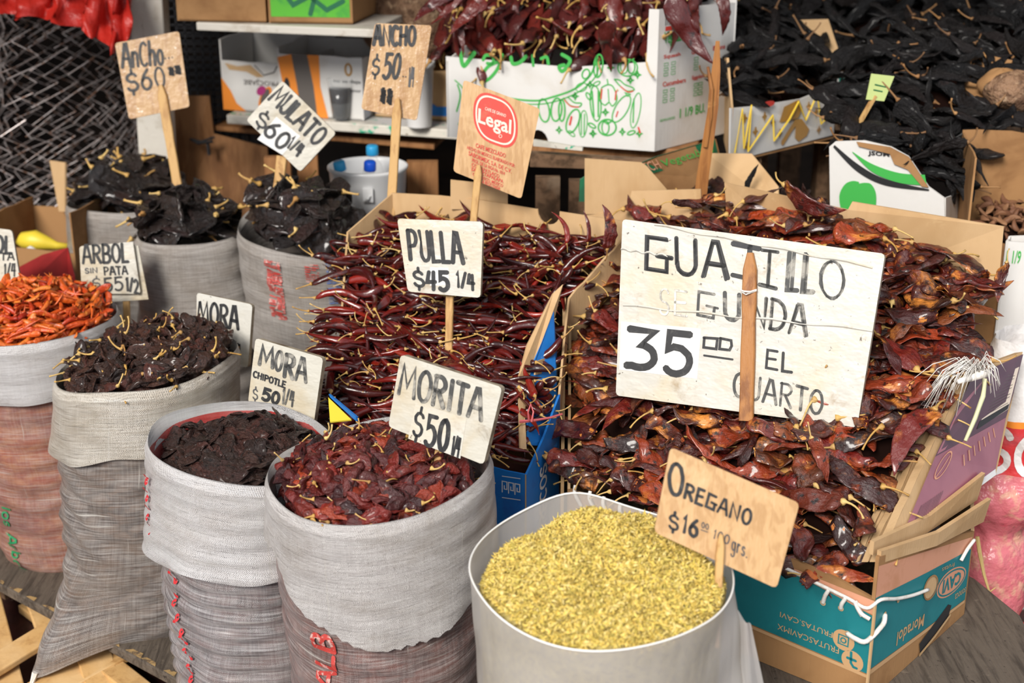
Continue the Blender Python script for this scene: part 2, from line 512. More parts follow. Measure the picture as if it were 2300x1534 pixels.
# ------------------------------------------------------------------ shared materials
M = {}
M['floor'] = material('floor_paint', (0.075, 0.022, 0.018), 0.6, [(9, (0.03, 0.016, 0.014), .4, .65, 5), (60, (0.25, 0.17, 0.12), .68, .74, 3)], [(30, .3, .01, 5)], shift=False)
M['darkwall'] = material('dark_boards', (0.035, 0.022, 0.015), 0.85, [((2, 2, 9), (0.012, 0.008, 0.006), .4, .6, 4)], [(20, .4, .01)], shift=False)
M['awning'] = material('awning_cloth', (0.42, 0.36, 0.28), 0.8, [(4, (.3, .24, .18), .4, .7)], shift=False)
M['card'] = material('kraft_card', (0.58, 0.385, 0.205), 0.78, [((6, 6, 2.5), (0.48, 0.30, 0.145), .42, .7, 4), (45, (0.56, 0.37, 0.19), .55, .75, 3)], [((260, 260, 4), .16, .002, 1), (60, .12, .004, 4)], spec=.25)
M['card_dark'] = material('old_kraft_card', (0.37, 0.20, 0.085), 0.8, [(7, (0.25, 0.125, 0.05), .42, .7, 4)], [((230, 230, 4), .16, .002, 1), (40, .15, .004, 4)], spec=.25)
M['card_white'] = material('white_faced_card', (0.70, 0.685, 0.66), 0.55, [(8, (0.60, 0.56, 0.50), .5, .8, 4)], [((220, 220, 6), .12, .002, 1), (20, .1, .01, 3)], spec=.35)
M['card_blue'] = material('blue_printed_card', (0.012, 0.18, 0.56), 0.5, [(12, (0.02, 0.12, 0.42), .45, .75, 4), (50, (.2, .36, .6), .68, .78, 4)], [(40, .15, .005, 4)], spec=.4)
M['wood'] = material('pale_pine', (0.62, 0.37, 0.145), 0.6, [((40, 40, 4), (0.46, 0.25, 0.09), .45, .7, 4), (7, (0.70, 0.46, 0.22), .45, .7), (3, (.33, .18, .08), .66, .8, 4)], [((80, 80, 6), .25, .003, 4)], spec=.3)
M['wood_old'] = material('weathered_wood', (0.22, 0.13, 0.075), 0.8, [((30, 60, 30), (0.10, 0.06, 0.035), .42, .65, 5), (9, (0.34, 0.24, 0.16), .55, .75)], [((40, 90, 40), .5, .006, 5)], spec=.2)
M['wood_grey'] = material('grey_weathered_plank', (0.125, 0.100, 0.078), 0.7, [((70, 7, 40), (0.060, 0.047, 0.037), .42, .66, 6), (26, (0.25, 0.20, 0.15), .60, .78, 6), (90, (0.03, 0.024, 0.02), .62, .74, 4)], [((120, 12, 90), .6, .006, 5), (60, .2, .004, 4)], spec=.25)
M['wood_brown'] = material('brown_wood', (0.33, 0.155, 0.06), 0.65, [((30, 30, 5), (0.20, 0.085, 0.03), .42, .68, 4)], [((60, 60, 8), .3, .004, 4)], spec=.3)
M['stake'] = material('stake_wood', (0.58, 0.355, 0.14), 0.55, [((60, 60, 7), (0.40, 0.21, 0.075), .45, .68, 4), (14, (.25, .13, .06), .68, .78, 3)], [((120, 120, 8), .3, .002, 4)], spec=.35)
M['stake_brown'] = material('brown_stake_wood', (0.40, 0.17, 0.048), 0.5, [((50, 50, 6), (0.24, 0.09, 0.026), .42, .65, 5), (20, (.50, .26, .09), .6, .75)], [((90, 90, 8), .4, .003, 4)], spec=.4)
M['white_paint'] = material('worn_white_paint', (0.66, 0.62, 0.55), 0.6, [(14, (0.42, 0.36, 0.28), .52, .72, 5), ((60, 60, 8), (0.20, 0.14, 0.09), .66, .76, 5)], [(60, .35, .004, 5)], spec=.35)
M['shelf_paint'] = material('peeling_shelf_paint', (0.70, 0.66, 0.58), 0.5, [(26, (0.05, 0.42, 0.25), .585, .63, 3), (60, (0.20, 0.14, 0.08), .62, .72, 5), (11, (.55, .52, .45), .5, .7)], [(80, .4, .004, 5)], spec=.35)
M['sign_card'] = material('wrapped_white_card', (0.565, 0.545, 0.49), 0.38, [(5, (0.58, 0.50, 0.36), .42, .68, 5), (16, (0.36, 0.26, 0.15), .56, .76, 6), (11, (0.46, 0.39, 0.29), .60, .72, 5), (90, (0.13, 0.10, 0.07), .66, .74, 3)], [((9, 9, 16), .5, .010, 4), (60, .12, .003, 3)], coat=.5, coat_rough=.16)
M['sign_dirty'] = material('grimy_white_card', (0.535, 0.51, 0.44), 0.4, [(7, (0.48, 0.40, 0.27), .42, .70, 5), (24, (0.23, 0.18, 0.12), .56, .76, 6), (12, (0.36, 0.29, 0.20), .58, .72, 5)], [((10, 10, 18), .5, .010, 4)], coat=.4, coat_rough=.18)
M['sign_edge'] = material('grimy_board_edge', (0.40, 0.34, 0.25), 0.6, [(30, (0.16, 0.12, 0.08), .45, .65, 5)], [(60, .4, .004, 4)])
M['paper'] = material('clean_white_paper', (0.66, 0.655, 0.64), 0.4, [(9, (0.66, 0.62, 0.54), .55, .8, 4)], coat=.4, coat_rough=.15)
M['sign_kraft'] = material('wrapped_kraft_sign', (0.555, 0.335, 0.15), 0.42, [((70, 70, 3), (0.46, 0.26, 0.105), .45, .6, 2), (14, (.62, .40, .20), .5, .75, 4)], [((160, 160, 3), .2, .003, 1), (30, .2, .004, 4)], coat=.35, coat_rough=.2)
M['sign_film'] = material('kraft_sign_painted_glints', (0.50, 0.30, 0.13), 0.35, [((70, 70, 3), (0.42, 0.23, 0.09), .45, .6, 2), ((90, 90, 130), (0.82, 0.76, 0.66), .66, .70, 3)], [((160, 160, 3), .2, .003, 1), (45, .5, .004, 4)], coat=.7, coat_rough=.12)  # pale specks in the colour imitate glints on the film
M['film_glint'] = material('crumpled_film', (0.95, 0.93, 0.88), 0.25, [], [(40, .5, .004, 3)], spec=.6)
M['ink'] = material('black_marker', (0.016, 0.016, 0.018), 0.45, [(70, (0.06, 0.058, 0.055), .5, .75, 4)], spec=.4)
M['ink_faded'] = material('faded_marker', (0.05, 0.05, 0.048), 0.5, [(40, (0.32, 0.30, 0.26), .46, .66, 5)], spec=.4)
M['ink_pen'] = material('thin_pen', (0.06, 0.06, 0.065), 0.5)
M['ink_ghost'] = material('worn_away_marker', (0.34, 0.32, 0.28), 0.5, [(50, (0.70, 0.67, 0.60), .4, .6, 4)])
M['red_print'] = material('red_print', (0.62, 0.045, 0.028), 0.5, [(40, (0.50, 0.12, 0.06), .55, .8, 4)])
M['cream_print'] = material('cream_print', (0.78, 0.66, 0.54), 0.5)
M['green_print'] = material('green_print', (0.055, 0.42, 0.075), 0.5)
M['dark_green_print'] = material('dark_green_print', (0.010, 0.145, 0.062), 0.5, [(20, (.015, .10, .05), .5, .7)])
M['lime_print'] = material('lime_print', (0.10, 0.46, 0.03), 0.5, [(30, (.06, .36, .04), .5, .7)])
M['orange_print'] = material('orange_print', (0.86, 0.27, 0.03), 0.5)
M['grey_print'] = material('grey_print', (0.12, 0.105, 0.095), 0.5)
M['black_print'] = material('black_print', (0.02, 0.02, 0.022), 0.5)
M['gold_print'] = material('gold_print', (0.42, 0.21, 0.03), 0.45)
M['teal_print'] = material('teal_print', (0.012, 0.20, 0.225), 0.5, [(10, (.008, .145, .17), .45, .75, 4), (60, (.12, .30, .30), .7, .8, 4)], [(40, .12, .004, 4)])
M['pink_print'] = material('salmon_print', (0.66, 0.32, 0.20), 0.6, [(20, (.58, .27, .15), .5, .7, 4)])
M['kraft_print'] = material('kraft_coloured_print', (0.56, 0.34, 0.17), 0.6)
M['white_print'] = material('white_print', (0.80, 0.80, 0.80), 0.5)
M['purple_print'] = material('purple_print', (0.09, 0.03, 0.055), 0.42, [(9, (.07, .02, .045), .45, .7, 3)], coat=.3)
M['mauve_print'] = material('mauve_print', (0.34, 0.12, 0.16), 0.42, [(9, (.28, .09, .13), .45, .7, 3)], coat=.3)
M['string'] = material('white_string', (0.80, 0.77, 0.72), 0.7, [(80, (.62, .57, .5), .5, .7)])
M['twine'] = material('straw_twine', (0.55, 0.40, 0.16), 0.8)
M['pink_ribbon'] = material('pink_ribbon', (0.75, 0.16, 0.17), 0.5)
M['yellow_string'] = material('yellow_string', (0.82, 0.58, 0.05), 0.6)
M['wire'] = material('rusty_galvanised_wire', (0.46, 0.41, 0.40), 0.42, [(60, (0.24, 0.13, 0.085), .50, .62, 3)], metallic=.35)
M['black_wire'] = material('black_plastic_grid', (0.02, 0.02, 0.024), 0.5)
M['red_cloth'] = material('red_tarpaulin', (0.55, 0.028, 0.018), 0.42, [(6, (0.38, 0.014, 0.010), .45, .7, 3)], [(18, .5, .02, 4)], spec=.4)
M['red_board'] = material('red_board', (0.36, 0.022, 0.022), 0.6, [(9, (.27, .016, .016), .45, .7, 3)])
M['yellow'] = material('yellow_plastic', (0.78, 0.60, 0.05), 0.45)
M['enamel'] = material('white_enamel', (0.74, 0.745, 0.75), 0.3, [(12, (.62, .61, .6), .6, .8, 3)], coat=.3)
M['foam'] = material('white_foam_cup', (0.84, 0.83, 0.82), 0.5)
M['cap_blue'] = material('blue_cap', (0.008, 0.10, 0.72), 0.35)
M['cap_sky'] = material('sky_blue_cap', (0.03, 0.36, 0.70), 0.35)
M['clear'] = material('clear_plastic', (0.80, 0.84, 0.86), 0.06, alpha=.14, spec=.8)
M['cola'] = material('dark_drink', (0.012, 0.007, 0.008), 0.12)
M['whitewash'] = material('whitewashed_wall', (0.66, 0.64, 0.60), 0.75, [(5, (.5, .45, .38), .55, .75, 5), (12, (.32, .24, .17), .7, .8, 5)], [(30, .3, .01, 5)], shift=False)
M['stem'] = material('dry_stem', (0.55, 0.34, 0.09), 0.6, vary=[(0.62, 0.40, 0.12), (0.50, 0.28, 0.07), (0.66, 0.46, 0.17), (0.40, 0.20, 0.06)], layers=[(60, (.34, .17, .05), .5, .75, 3)], island=True)
M['stem_dark'] = material('dark_dry_stem', (0.40, 0.2, 0.07), 0.65, vary=[(0.30, 0.145, 0.05), (0.14, 0.07, 0.03), (0.40, 0.21, 0.08)], island=True)
M['flesh'] = material('inner_flesh', (0.60, 0.22, 0.045), 0.5, vary=[(0.64, 0.25, 0.045), (0.45, 0.12, 0.03), (0.70, 0.36, 0.09)], layers=[(40, (.35, .07, .02), .5, .7, 3)], island=True)

# ------------------------------------------------------------------ the setting
def slab(name, c, size, m, R=None, kind='structure'):
    o = MB().box(c, size, R).build(name, m)
    return tag(o, kind=kind)
slab('floor', (0, 2.4, -0.02), (7, 7.6, 0.04), M['floor'])
slab('wall_back', (0, 5.15, 1.1), (7, 0.1, 2.2), M['darkwall'])
slab('wall_left', (-2.55, 3.7, 1.1), (0.1, 2.8, 2.2), M['darkwall'])
slab('shade_awning', (0, 3.75, 2.2), (7, 2.8, 0.03), M['awning'])  # unseen awning, its height and front edge set to shade the back
# ------------------------------------------------------------------ sacks
def wobble(seed, n=6, kmax=5, vz=9.0):
    r = random.Random(seed)
    T = [(r.randint(1, kmax), r.uniform(0, 2 * PI), r.uniform(-vz, vz), r.uniform(0.4, 1)) for _ in range(n)]
    tot = sum(t[3] for t in T)
    return lambda q, z: sum(a * math.sin(k * q + p + v * z) for k, p, v, a in T) / tot
class Sack:
    def __init__(s, c, zb, zr, rb, rr, lean=(0, 0), tilt=(0, 0), seed=1, wrinkle=0.005, wl=0.035, squash=1.0, belly=0.08, rimwave=0.008, ear=None):
        s.c = c; s.zb = zb; s.zr = zr; s.rb = rb; s.rr = rr; s.lean = lean; s.tilt = tilt; s.squash = squash; s.belly = belly
        s.w1 = wobble(seed, 6, 4, 6); s.w2 = wobble(seed + 1, 7, 3, 2 * PI / wl * 0.35); s.wr = wobble(seed + 2, 5, 4, 0)
        s.w3 = wobble(seed + 3, 9, 9, 40)
        s.wrinkle = wrinkle; s.wl = wl; s.rimwave = rimwave; s.ear = ear; s.cuffwr = .35; s.ph = random.Random(seed).uniform(0, 6)
    def rimz(s, q):
        return s.zr + s.tilt[0] * math.cos(q) + s.tilt[1] * math.sin(q) + s.rimwave * s.wr(q, 0)
    def point(s, q, t, extra=0.0, wr=1.0):
        """q angle, t 0 base..1 rim"""
        zt = s.rimz(q)
        z = s.zb + (zt - s.zb) * t
        r = s.rb + (s.rr - s.rb) * t + s.belly * s.rr * math.sin(PI * min(1, max(0, t)) * 0.92)
        if t < 0.10: r *= 0.90 + 0.10 * math.sin(PI / 2 * t / 0.10)
        r += 0.010 * s.w1(q, z * 1.0) * min(1, t * 4)
        amp = s.wrinkle * wr
        ph = s.ph + 3.0 * s.w1(q + 1.3, z * 0.3)
        r += amp * (0.75 * math.sin(2 * PI * z / s.wl + ph * 2.2) * (0.45 + 0.55 * abs(s.w1(q * 1.0 + 2, z * 2)) * 2) + 1.3 * s.w3(q, z * 1.4)) * (1 if t < .97 else .35)
        r += extra
        u = 1 - t
        x = s.c[0] + s.lean[0] * u + r * math.cos(q)
        y = s.c[1] + s.lean[1] * u + r * s.squash * math.sin(q)
        if s.ear and t < s.ear[3]:
            qa, ln, wd, tm, drop = s.ear
            d = (q - qa + PI) % (2 * PI) - PI
            k = math.exp(-(d / wd) ** 2) * (1 - t / tm) ** 1.3
            x += ln * k * math.cos(qa); y += ln * k * math.sin(qa); z -= drop * k
        return Vector((x, y, z))
    def build(s, label, cat, group, mat_body, mat_cuff=None, cuff=0.0, cuff_fn=None, flare=0.012, name='woven_sack', nq=112, nz=54, inner=None, hem_bump=0.003):
        root = empty(name, (s.c[0] + s.lean[0], s.c[1] + s.lean[1], s.zb), label, cat, group)
        H = s.zr - s.zb
        def rows(ts, extra, wr=1.0):
            P = []; U = []
            for t, e in zip(ts, extra):
                P.append([s.point(2 * PI * k / nq, t, e, wr) for k in range(nq)]); U.append(None)
            return P
        # body: seam duplicated for the UVs
        ts = [i / nz for i in range(nz + 1)]
        def sheet(ts, ex, wr=1.0):
            P = []; U = []
            for t, e in zip(ts, ex):
                P.append([s.point(2 * PI * k / nq, t, e, wr) for k in range(nq + 1)])
                U.append([(2 * PI * k / nq * s.rr, t * H) for k in range(nq + 1)])
            return P, U
        mb = MB()
        P, U = sheet(ts, [0] * len(ts)); mb.grid(P, 0, U)
        # base
        c = s.point(0, 0); ring = [s.point(2 * PI * k / nq, 0) for k in range(nq)]
        mid = Vector((s.c[0] + s.lean[0], s.c[1] + s.lean[1], s.zb + 0.001))
        b = len(mb.v); mb.v.extend([tuple(p) for p in ring] + [tuple(mid)]); mb.uv.extend([(0, 0)] * (nq + 1))
        for k in range(nq): mb.f.append([b + (k + 1) % nq, b + k, b + nq]); mb.m.append(0)
        # inside of the mouth
        tin = [1.0, 0.97, 0.93, 0.88, 0.82]
        P, U = sheet(tin, [0.0, -0.006, -0.008, -0.009, -0.010], 0.5); mb.grid(P, 1 if inner else 0, U)
        mb.build('body', [mat_body, inner] if inner else mat_body, root, True)
        if mat_cuff is not None:
            mb = MB(); n2 = 26; P = []; U = []
            for i in range(n2 + 1):
                k_ = i / n2; row = []; ur = []
                for k in range(nq + 1):
                    q = 2 * PI * k / nq
                    cl = cuff_fn(q) if cuff_fn else cuff
                    frac = cl / max(.05, (s.rimz(q) - s.zb))
                    t = 1.0 - frac * k_
                    e = 0.005 + flare * k_ ** 1.6 + (0.004 * math.sin(9 * q + s.ph) * k_ ** 3)
                    if i == n2: e += hem_bump * 0.0
                    row.append(s.point(q, t + (0.010 / H if i == 0 else 0) - 0.0, e - (0.006 if i == 0 else 0), s.cuffwr))
                    ur.append((q * s.rr, 3.0 + k_ * cl))
                P.append(row); U.append(ur)
            # the rolled mouth over the body and a folded hem
            mb.grid(P, 0, U)
            hem = []
            for k in range(nq + 1):
                hem.append(Vector(P[-1][k]) + (Vector((s.c[0], s.c[1], P[-1][k].z)) - P[-1][k]).normalized() * 0.006 + Vector((0, 0, 0.012)))
            mb.grid([P[-1], hem], 0, [U[-1], [(a, b + .01) for a, b in U[-1]]])
            inn = [s.point(2 * PI * k / nq, 0.95, -0.004, .5) for k in range(nq + 1)]
            mid_ = [s.point(2 * PI * k / nq, 1.0 + 0.012 / H, -0.002, .5) for k in range(nq + 1)]
            mb.grid([inn, mid_, P[0]], 0, [[(a, b - .04) for a, b in U[0]], [(a, b - .01) for a, b in U[0]], U[0]])
            mb.build('cuff', mat_cuff, root, True)
        return root
    def fn(s, q0, extra, top=True):
        """surface map for print: a metres along the girth from angle q0 (to the right as seen from outside), b metres down from the rim"""
        H = s.zr - s.zb
        def f(a, b, lift=None):
            q = q0 + a / s.rr
            t = 1 - b / H
            return s.point(q, t, extra if lift is None else lift)
        return f

LIGHT, DARK, DIRT = (0.82, 0.79, 0.77), (0.62, 0.58, 0.565), (0.33, 0.26, 0.19)
MS = {}
MS['white'] = weave_material('white_sacking', LIGHT, DARK, DIRT, dirt_amt=.45)
MS['white_clean'] = weave_material('clean_white_sacking', (0.86, 0.84, 0.84), (0.70, 0.675, 0.67), (0.46, 0.37, 0.29), dirt_amt=.35, streak=.3)
MS['beige'] = weave_material('beige_sacking', (0.82, 0.77, 0.69), (0.56, 0.50, 0.42), (0.36, 0.27, 0.17), dirt_amt=.5, weave=330)
MS['grey_body'] = weave_material('grey_filled_sacking', (0.70, 0.655, 0.62), (0.30, 0.262, 0.245), (0.20, 0.14, 0.09), contents=((0.05, 0.03, 0.025), (0.24, 0.14, 0.09)), content_amt=.72, dirt_amt=.4, streak=.9)
MS['silver_body'] = weave_material('silvery_filled_sacking', (0.78, 0.75, 0.76), (0.31, 0.285, 0.29), (0.25, 0.16, 0.13), contents=((0.06, 0.035, 0.035), (0.25, 0.12, 0.10)), content_amt=.55, dirt_amt=.3, rough=.34, streak=.7)
MS['red_body'] = weave_material('red_filled_sacking', (0.70, 0.61, 0.59), (0.32, 0.24, 0.23), (0.18, 0.10, 0.07), contents=((0.09, 0.03, 0.025), (0.30, 0.09, 0.06)), content_amt=.75, dirt_amt=.45, streak=.7)
MS['arbol_body'] = weave_material('orange_filled_sacking', (0.78, 0.60, 0.54), (0.46, 0.24, 0.19), (0.16, 0.07, 0.08), contents=((0.52, 0.13, 0.07), (0.70, 0.28, 0.13)), content_amt=.9, dirt_amt=.55, streak=.6)
MS['rear'] = weave_material('rear_sacking', (0.68, 0.64, 0.60), (0.42, 0.375, 0.345), (0.27, 0.21, 0.16), dirt_amt=.6)
MS['red_inner'] = weave_material('red_woven_band', (0.78, 0.08, 0.07), (0.60, 0.04, 0.035), (0.6, 0.5, 0.45), dirt_amt=.35, streak=.3)
MS['blue_check'] = weave_material('blue_check_sacking', (0.62, 0.61, 0.63), (0.34, 0.36, 0.42), (0.15, 0.2, 0.36), dirt_amt=.6)

PZ = 0.11   # top of the low front platform
SK = {}
SK['arbol'] = Sack((-1.00, 2.80), 0.095, 0.625, 0.145, 0.172, lean=(0.025, 0.0), seed=3, wrinkle=.005, wl=.05, belly=.0)
SK['mora'] = Sack((-0.695, 2.545), PZ, 0.622, 0.148, 0.168, lean=(-0.045, -0.02), tilt=(0.018, 0.0), seed=8, wrinkle=.0050, wl=.048, belly=.02, ear=(-2.35, 0.12, 0.42, 0.34, 0.05))
SK['chipotle'] = Sack((-0.455, 2.205), PZ, 0.607, 0.150, 0.150, lean=(0.012, 0), tilt=(-0.022, 0.01), seed=21, wrinkle=.0085, wl=.030, belly=.02)
SK['morita'] = Sack((-0.214, 2.055), PZ, 0.627, 0.150, 0.176, lean=(0.012, -0.01), tilt=(0.012, 0.01), seed=33, wrinkle=.0048, wl=.04, belly=.02)
SK['ancho_back'] = Sack((-0.965, 3.50), 0.2, 0.70, 0.15, 0.150, seed=41, wrinkle=.004, wl=.06, belly=.03)
SK['ancho_mid'] = Sack((-0.745, 3.17), 0.15, 0.705, 0.135, 0.122, seed=52, wrinkle=.008, wl=.055, belly=.04, lean=(.02, 0))
SK['ancho_red'] = Sack((-0.470, 3.10), 0.15, 0.730, 0.130, 0.142, seed=63, wrinkle=.006, wl=.05, belly=.02, tilt=(-0.02, 0.02), lean=(.03, 0))
g = 'open sacks of dried chiles at the front of the stall'
R_ = {}
R_['arbol'] = SK['arbol'].build('white woven sack full of orange red chiles, at the left edge on the dark plank', 'sack', g, MS['arbol_body'], MS['white_clean'], cuff=.115, flare=.006)
R_['mora'] = SK['mora'].build('grey woven sack with beige cuff and a pointed corner hanging over the plank edge', 'sack', g, MS['grey_body'], MS['beige'], cuff=.135, flare=.008,
    cuff_fn=lambda q: .124 + .005 * math.sin(q * 2 + 1) + .004 * math.sin(5 * q))
R_['chipotle'] = SK['chipotle'].build('silvery woven sack with red stitching and red band inside its mouth', 'sack', g, MS['silver_body'], MS['white_clean'], cuff=.19, flare=.020, inner=MS['red_inner'],
    cuff_fn=lambda q: .170 - .018 * math.sin(q + 2.6) + .004 * math.sin(7 * q))
R_['morita'] = SK['morita'].build('large white woven sack of red black chiles with red letters below its cuff', 'sack', g, MS['red_body'], MS['white'], cuff=.235, flare=.008,
    cuff_fn=lambda q: .202 - .085 * min(1.4, (((q + 1.25 + PI) % (2 * PI) - PI) / 1.2) ** 2) + .003 * math.sin(60 * q))
g = 'open sacks of broad black chiles in the second row'
R_['ancho_back'] = SK['ancho_back'].build('pale woven sack in front of the white post, rearmost on the left', 'sack', g, MS['rear'], MS['rear'], cuff=.16, flare=.006)
R_['ancho_mid'] = SK['ancho_mid'].build('wrinkled pale woven sack in the middle of the second row', 'sack', g, MS['rear'], MS['rear'], cuff=.20, flare=.006)
R_['ancho_red'] = SK['ancho_red'].build('woven sack with a faded red printed stripe, beside the blue cardboard box', 'sack', g, MS['grey_body'], MS['rear'], cuff=.26, flare=.004)

def sack_print(key, name, q0, polys, w, mat, extra=0.009, label=None, sub=0.008):
    mb = MB(); s = SK[key]
    vf = ribbon2d(polys, w, sub)
    lay(mb, s.fn(q0, extra), vf)
    o = mb.build(name, mat, R_[key])
    if label: o['label'] = label
    return o
M['sack_red'] = material('red_sack_ink', (0.50, 0.055, 0.045), 0.5, [(90, (0.62, 0.40, 0.36), .52, .62, 4)])
M['sack_red2'] = material('red_sack_stitch', (0.55, 0.03, 0.035), 0.5)
M['sack_green'] = material('green_sack_ink', (0.015, 0.24, 0.09), 0.5, [(90, (0.25, 0.22, 0.16), .55, .65, 4)])
# faded red stripe on the ancho sack, made of short woven dashes
def dashes(x0, x1, y0, y1, step):
    out = []; y = y0
    while y < y1:
        x = x0
        while x < x1:
            l = random.uniform(.006, .016)
            if random.random() < .8: out.append([(x, y), (min(x1, x + l), y + random.uniform(-.001, .001))])
            x += l + .003
        y += step
    return out
sack_print('ancho_red', 'faded_red_stripe', -1.93, dashes(-.012, .020, .012, .15, .0042), .003, M['sack_red'], .0095, 'faded red woven stripe')
sack_print('ancho_red', 'faded_red_patch', -1.35, dashes(-.012, .015, .004, .05, .006), .0028, M['sack_red'], .0095)
M['sack_blue'] = material('blue_sack_ink', (0.10, 0.17, 0.42), 0.5, [(60, (.5, .5, .55), .5, .62, 4)])
sack_print('ancho_red', 'faded_blue_patch', -0.95, dashes(-.025, .03, .0, .10, .006), .0028, M['sack_blue'], .0095, 'faded blue woven print')
# red stitched line down the chipotle sack
def stitches(x, y0, y1, w=.006, drift=0.0):
    out = []; y = y0; n = 0
    while y < y1:
        xx = x + drift * (y - y0) + random.uniform(-.003, .003)
        if random.random() < .88:
            out.append([(xx + w * math.cos(a), y + w * 1.0 * math.sin(a)) for a in [k * PI / 3 + random.uniform(-.3, .3) for k in range(6)]])
        y += random.uniform(.010, .018)
    return out
sack_print('chipotle', 'red_stitching', -2.62, stitches(0, .025, .155, .0035, -.06), .0036, M['sack_red2'], .016, 'red stitched dashes on the cuff')
sack_print('chipotle', 'red_stitching', -2.42, stitches(0, .175, .50, .0040, .06), .0042, M['sack_red2'], .006, 'red stitched dashes below the cuff')
# vertical red letters on the morita sack, reading upwards
def rot_up(polys):     # text laid along +x becomes text running up the sack
    return [[(b, -a) for a, b in p] for p in polys]
sack_print('morita', 'red_lettering', -2.20, [[(a, b + .330) for a, b in p] for p in rot_up(text_strokes('GALB', 0, 0, .140, .040, .01, .2))], .0085, M['sack_red'], .004, 'red sack lettering reading upwards')
sack_print('arbol', 'green_lettering', -1.98, [[(a, b + .36) for a, b in p] for p in [[(-bb, aa) for aa, bb in p2] for p2 in text_strokes('los Arbolitos', 0, 0, .22, .026, .02, .16)]], .0045, M['sack_green'], .0035, 'green sack lettering reading downwards')
sack_print('arbol', 'green_block', -1.12, [[(0, .30), (.045, .30)], [(0, .318), (.045, .318)], [(0, .336), (.045, .336)]], .019, M['sack_green'], .0035)
sack_print('arbol', 'green_ring', -1.05, [arc(0.03, .20, .03, .045, 0, 360, 24)], .009, M['sack_green'], .0035)
sack_print('arbol', 'seam', -2.72, [[(0.0, .125), (0.01, .25), (.002, .45)]], .022, material('white_seam', (.72, .73, .71), .5), .006, 'white side seam')
sack_print('arbol', 'seam_thread', -2.80, [[(0.0 + .004 * math.sin(k), .125 + k * .02) for k in range(16)]], .004, M['sack_green'], .008, 'green seam thread')
# string at the mora sack's corner
s = SK['mora']; p = s.point(-2.35, 0.0)
MB().tube([p + Vector((.005, 0, .012)), p + Vector((-.006, -.006, -.02)), p + Vector((-.003, -.012, -.055)), p + Vector((-.012, -.010, -.095))], [.006, .004, .003, .002], 6).build('corner_string', M['string'], R_['mora'])

# ------------------------------------------------------------------ clear bag of oregano
bagm = bpy.data.materials.new('milky_plastic_bag'); bagm.use_nodes = True
nt = bagm.node_tree; b = nt.nodes['Principled BSDF']
b.inputs['Base Color'].default_value = (0.72, 0.70, 0.69, 1); b.inputs['Roughness'].default_value = .28
tr = nt.nodes.new('ShaderNodeBsdfTranslucent'); tr.inputs['Color'].default_value = (.8, .77, .72, 1)
tp = nt.nodes.new('ShaderNodeBsdfTransparent'); tp.inputs['Color'].default_value = (.95, .94, .92, 1)
m1 = nt.nodes.new('ShaderNodeMixShader'); m1.inputs[0].default_value = .35
m2 = nt.nodes.new('ShaderNodeMixShader'); m2.inputs[0].default_value = .34
nt.links.new(b.outputs[0], m1.inputs[1]); nt.links.new(tr.outputs[0], m1.inputs[2])
nt.links.new(m1.outputs[0], m2.inputs[1]); nt.links.new(tp.outputs[0], m2.inputs[2])
nt.links.new(m2.outputs[0], nt.nodes['Material Output'].inputs['Surface'])
tc = nt.nodes.new('ShaderNodeTexCoord'); mp_ = nt.nodes.new('ShaderNodeMapping'); mp_.inputs['Scale'].default_value = (9, 9, 2.5)
nz_ = nt.nodes.new('ShaderNodeTexNoise'); nz_.inputs['Scale'].default_value = 1; nz_.inputs['Detail'].default_value = 3
bp_ = nt.nodes.new('ShaderNodeBump'); bp_.inputs['Strength'].default_value = .6; bp_.inputs['Distance'].default_value = .02
nt.links.new(tc.outputs['Object'], mp_.inputs['Vector']); nt.links.new(mp_.outputs[0], nz_.inputs['Vector']); nt.links.new(nz_.outputs['Fac'], bp_.inputs['Height']); nt.links.new(bp_.outputs[0], b.inputs['Normal'])
OB = Sack((0.125, 1.735), PZ, 0.632, 0.150, 0.180, lean=(0.0, 0.02), tilt=(-0.004, 0.012), seed=77, wrinkle=.0018, wl=.11, belly=.02, rimwave=.008)
_rim = OB.rimz
def bag_rim(q):
    z = _rim(q)
    d = (q - 1.75 + PI) % (2 * PI) - PI
    return z + .018 * math.exp(-(d / .35) ** 2)
OB.rimz = bag_rim
bag = empty('plastic_bag', (0.125, 1.755, PZ), 'milky clear plastic bag standing open, filled with oregano', 'bag')
mb = MB(); nq = 96; nz = 40
P = []
for i in range(nz + 1):
    t = i / nz
    row = []
    for k in range(nq):
        q = 2 * PI * k / nq
        p = OB.point(q, t, 0.0)
        d = (q - (-0.30) + PI) % (2 * PI) - PI      # spare film folded out on the right
        kk = math.exp(-(d / .20) ** 2) * (1 - t) ** .8
        p.x += .085 * kk; p.y -= .01 * kk
        row.append(p)
    P.append(row)
mb.grid(P, 0, None, True)
mb.build('film', bagm, bag, True)
mb = MB(); mb.tube([OB.point(2 * PI * k / nq, 1.0) for k in range(nq + 1)], .0016, 5, cap=False); mb.build('rim', material('bag_rim', (.86, .84, .8), .25), bag, True)
# fold of spare film standing off to the right
mb = MB(); P = []
for i in range(13):
    t = i / 12; z = .60 - .5 * t
    P.append([Vector((.302 + .012 * t + (j / 8) * (.022 + .105 * t), 1.69 - .015 * j / 8 + .008 * math.sin(5 * t + j), z - .02 * (j / 8) * (1 - t))) for j in range(9)])
mb.grid(P); mb.build('loose_fold', bagm, bag, True)
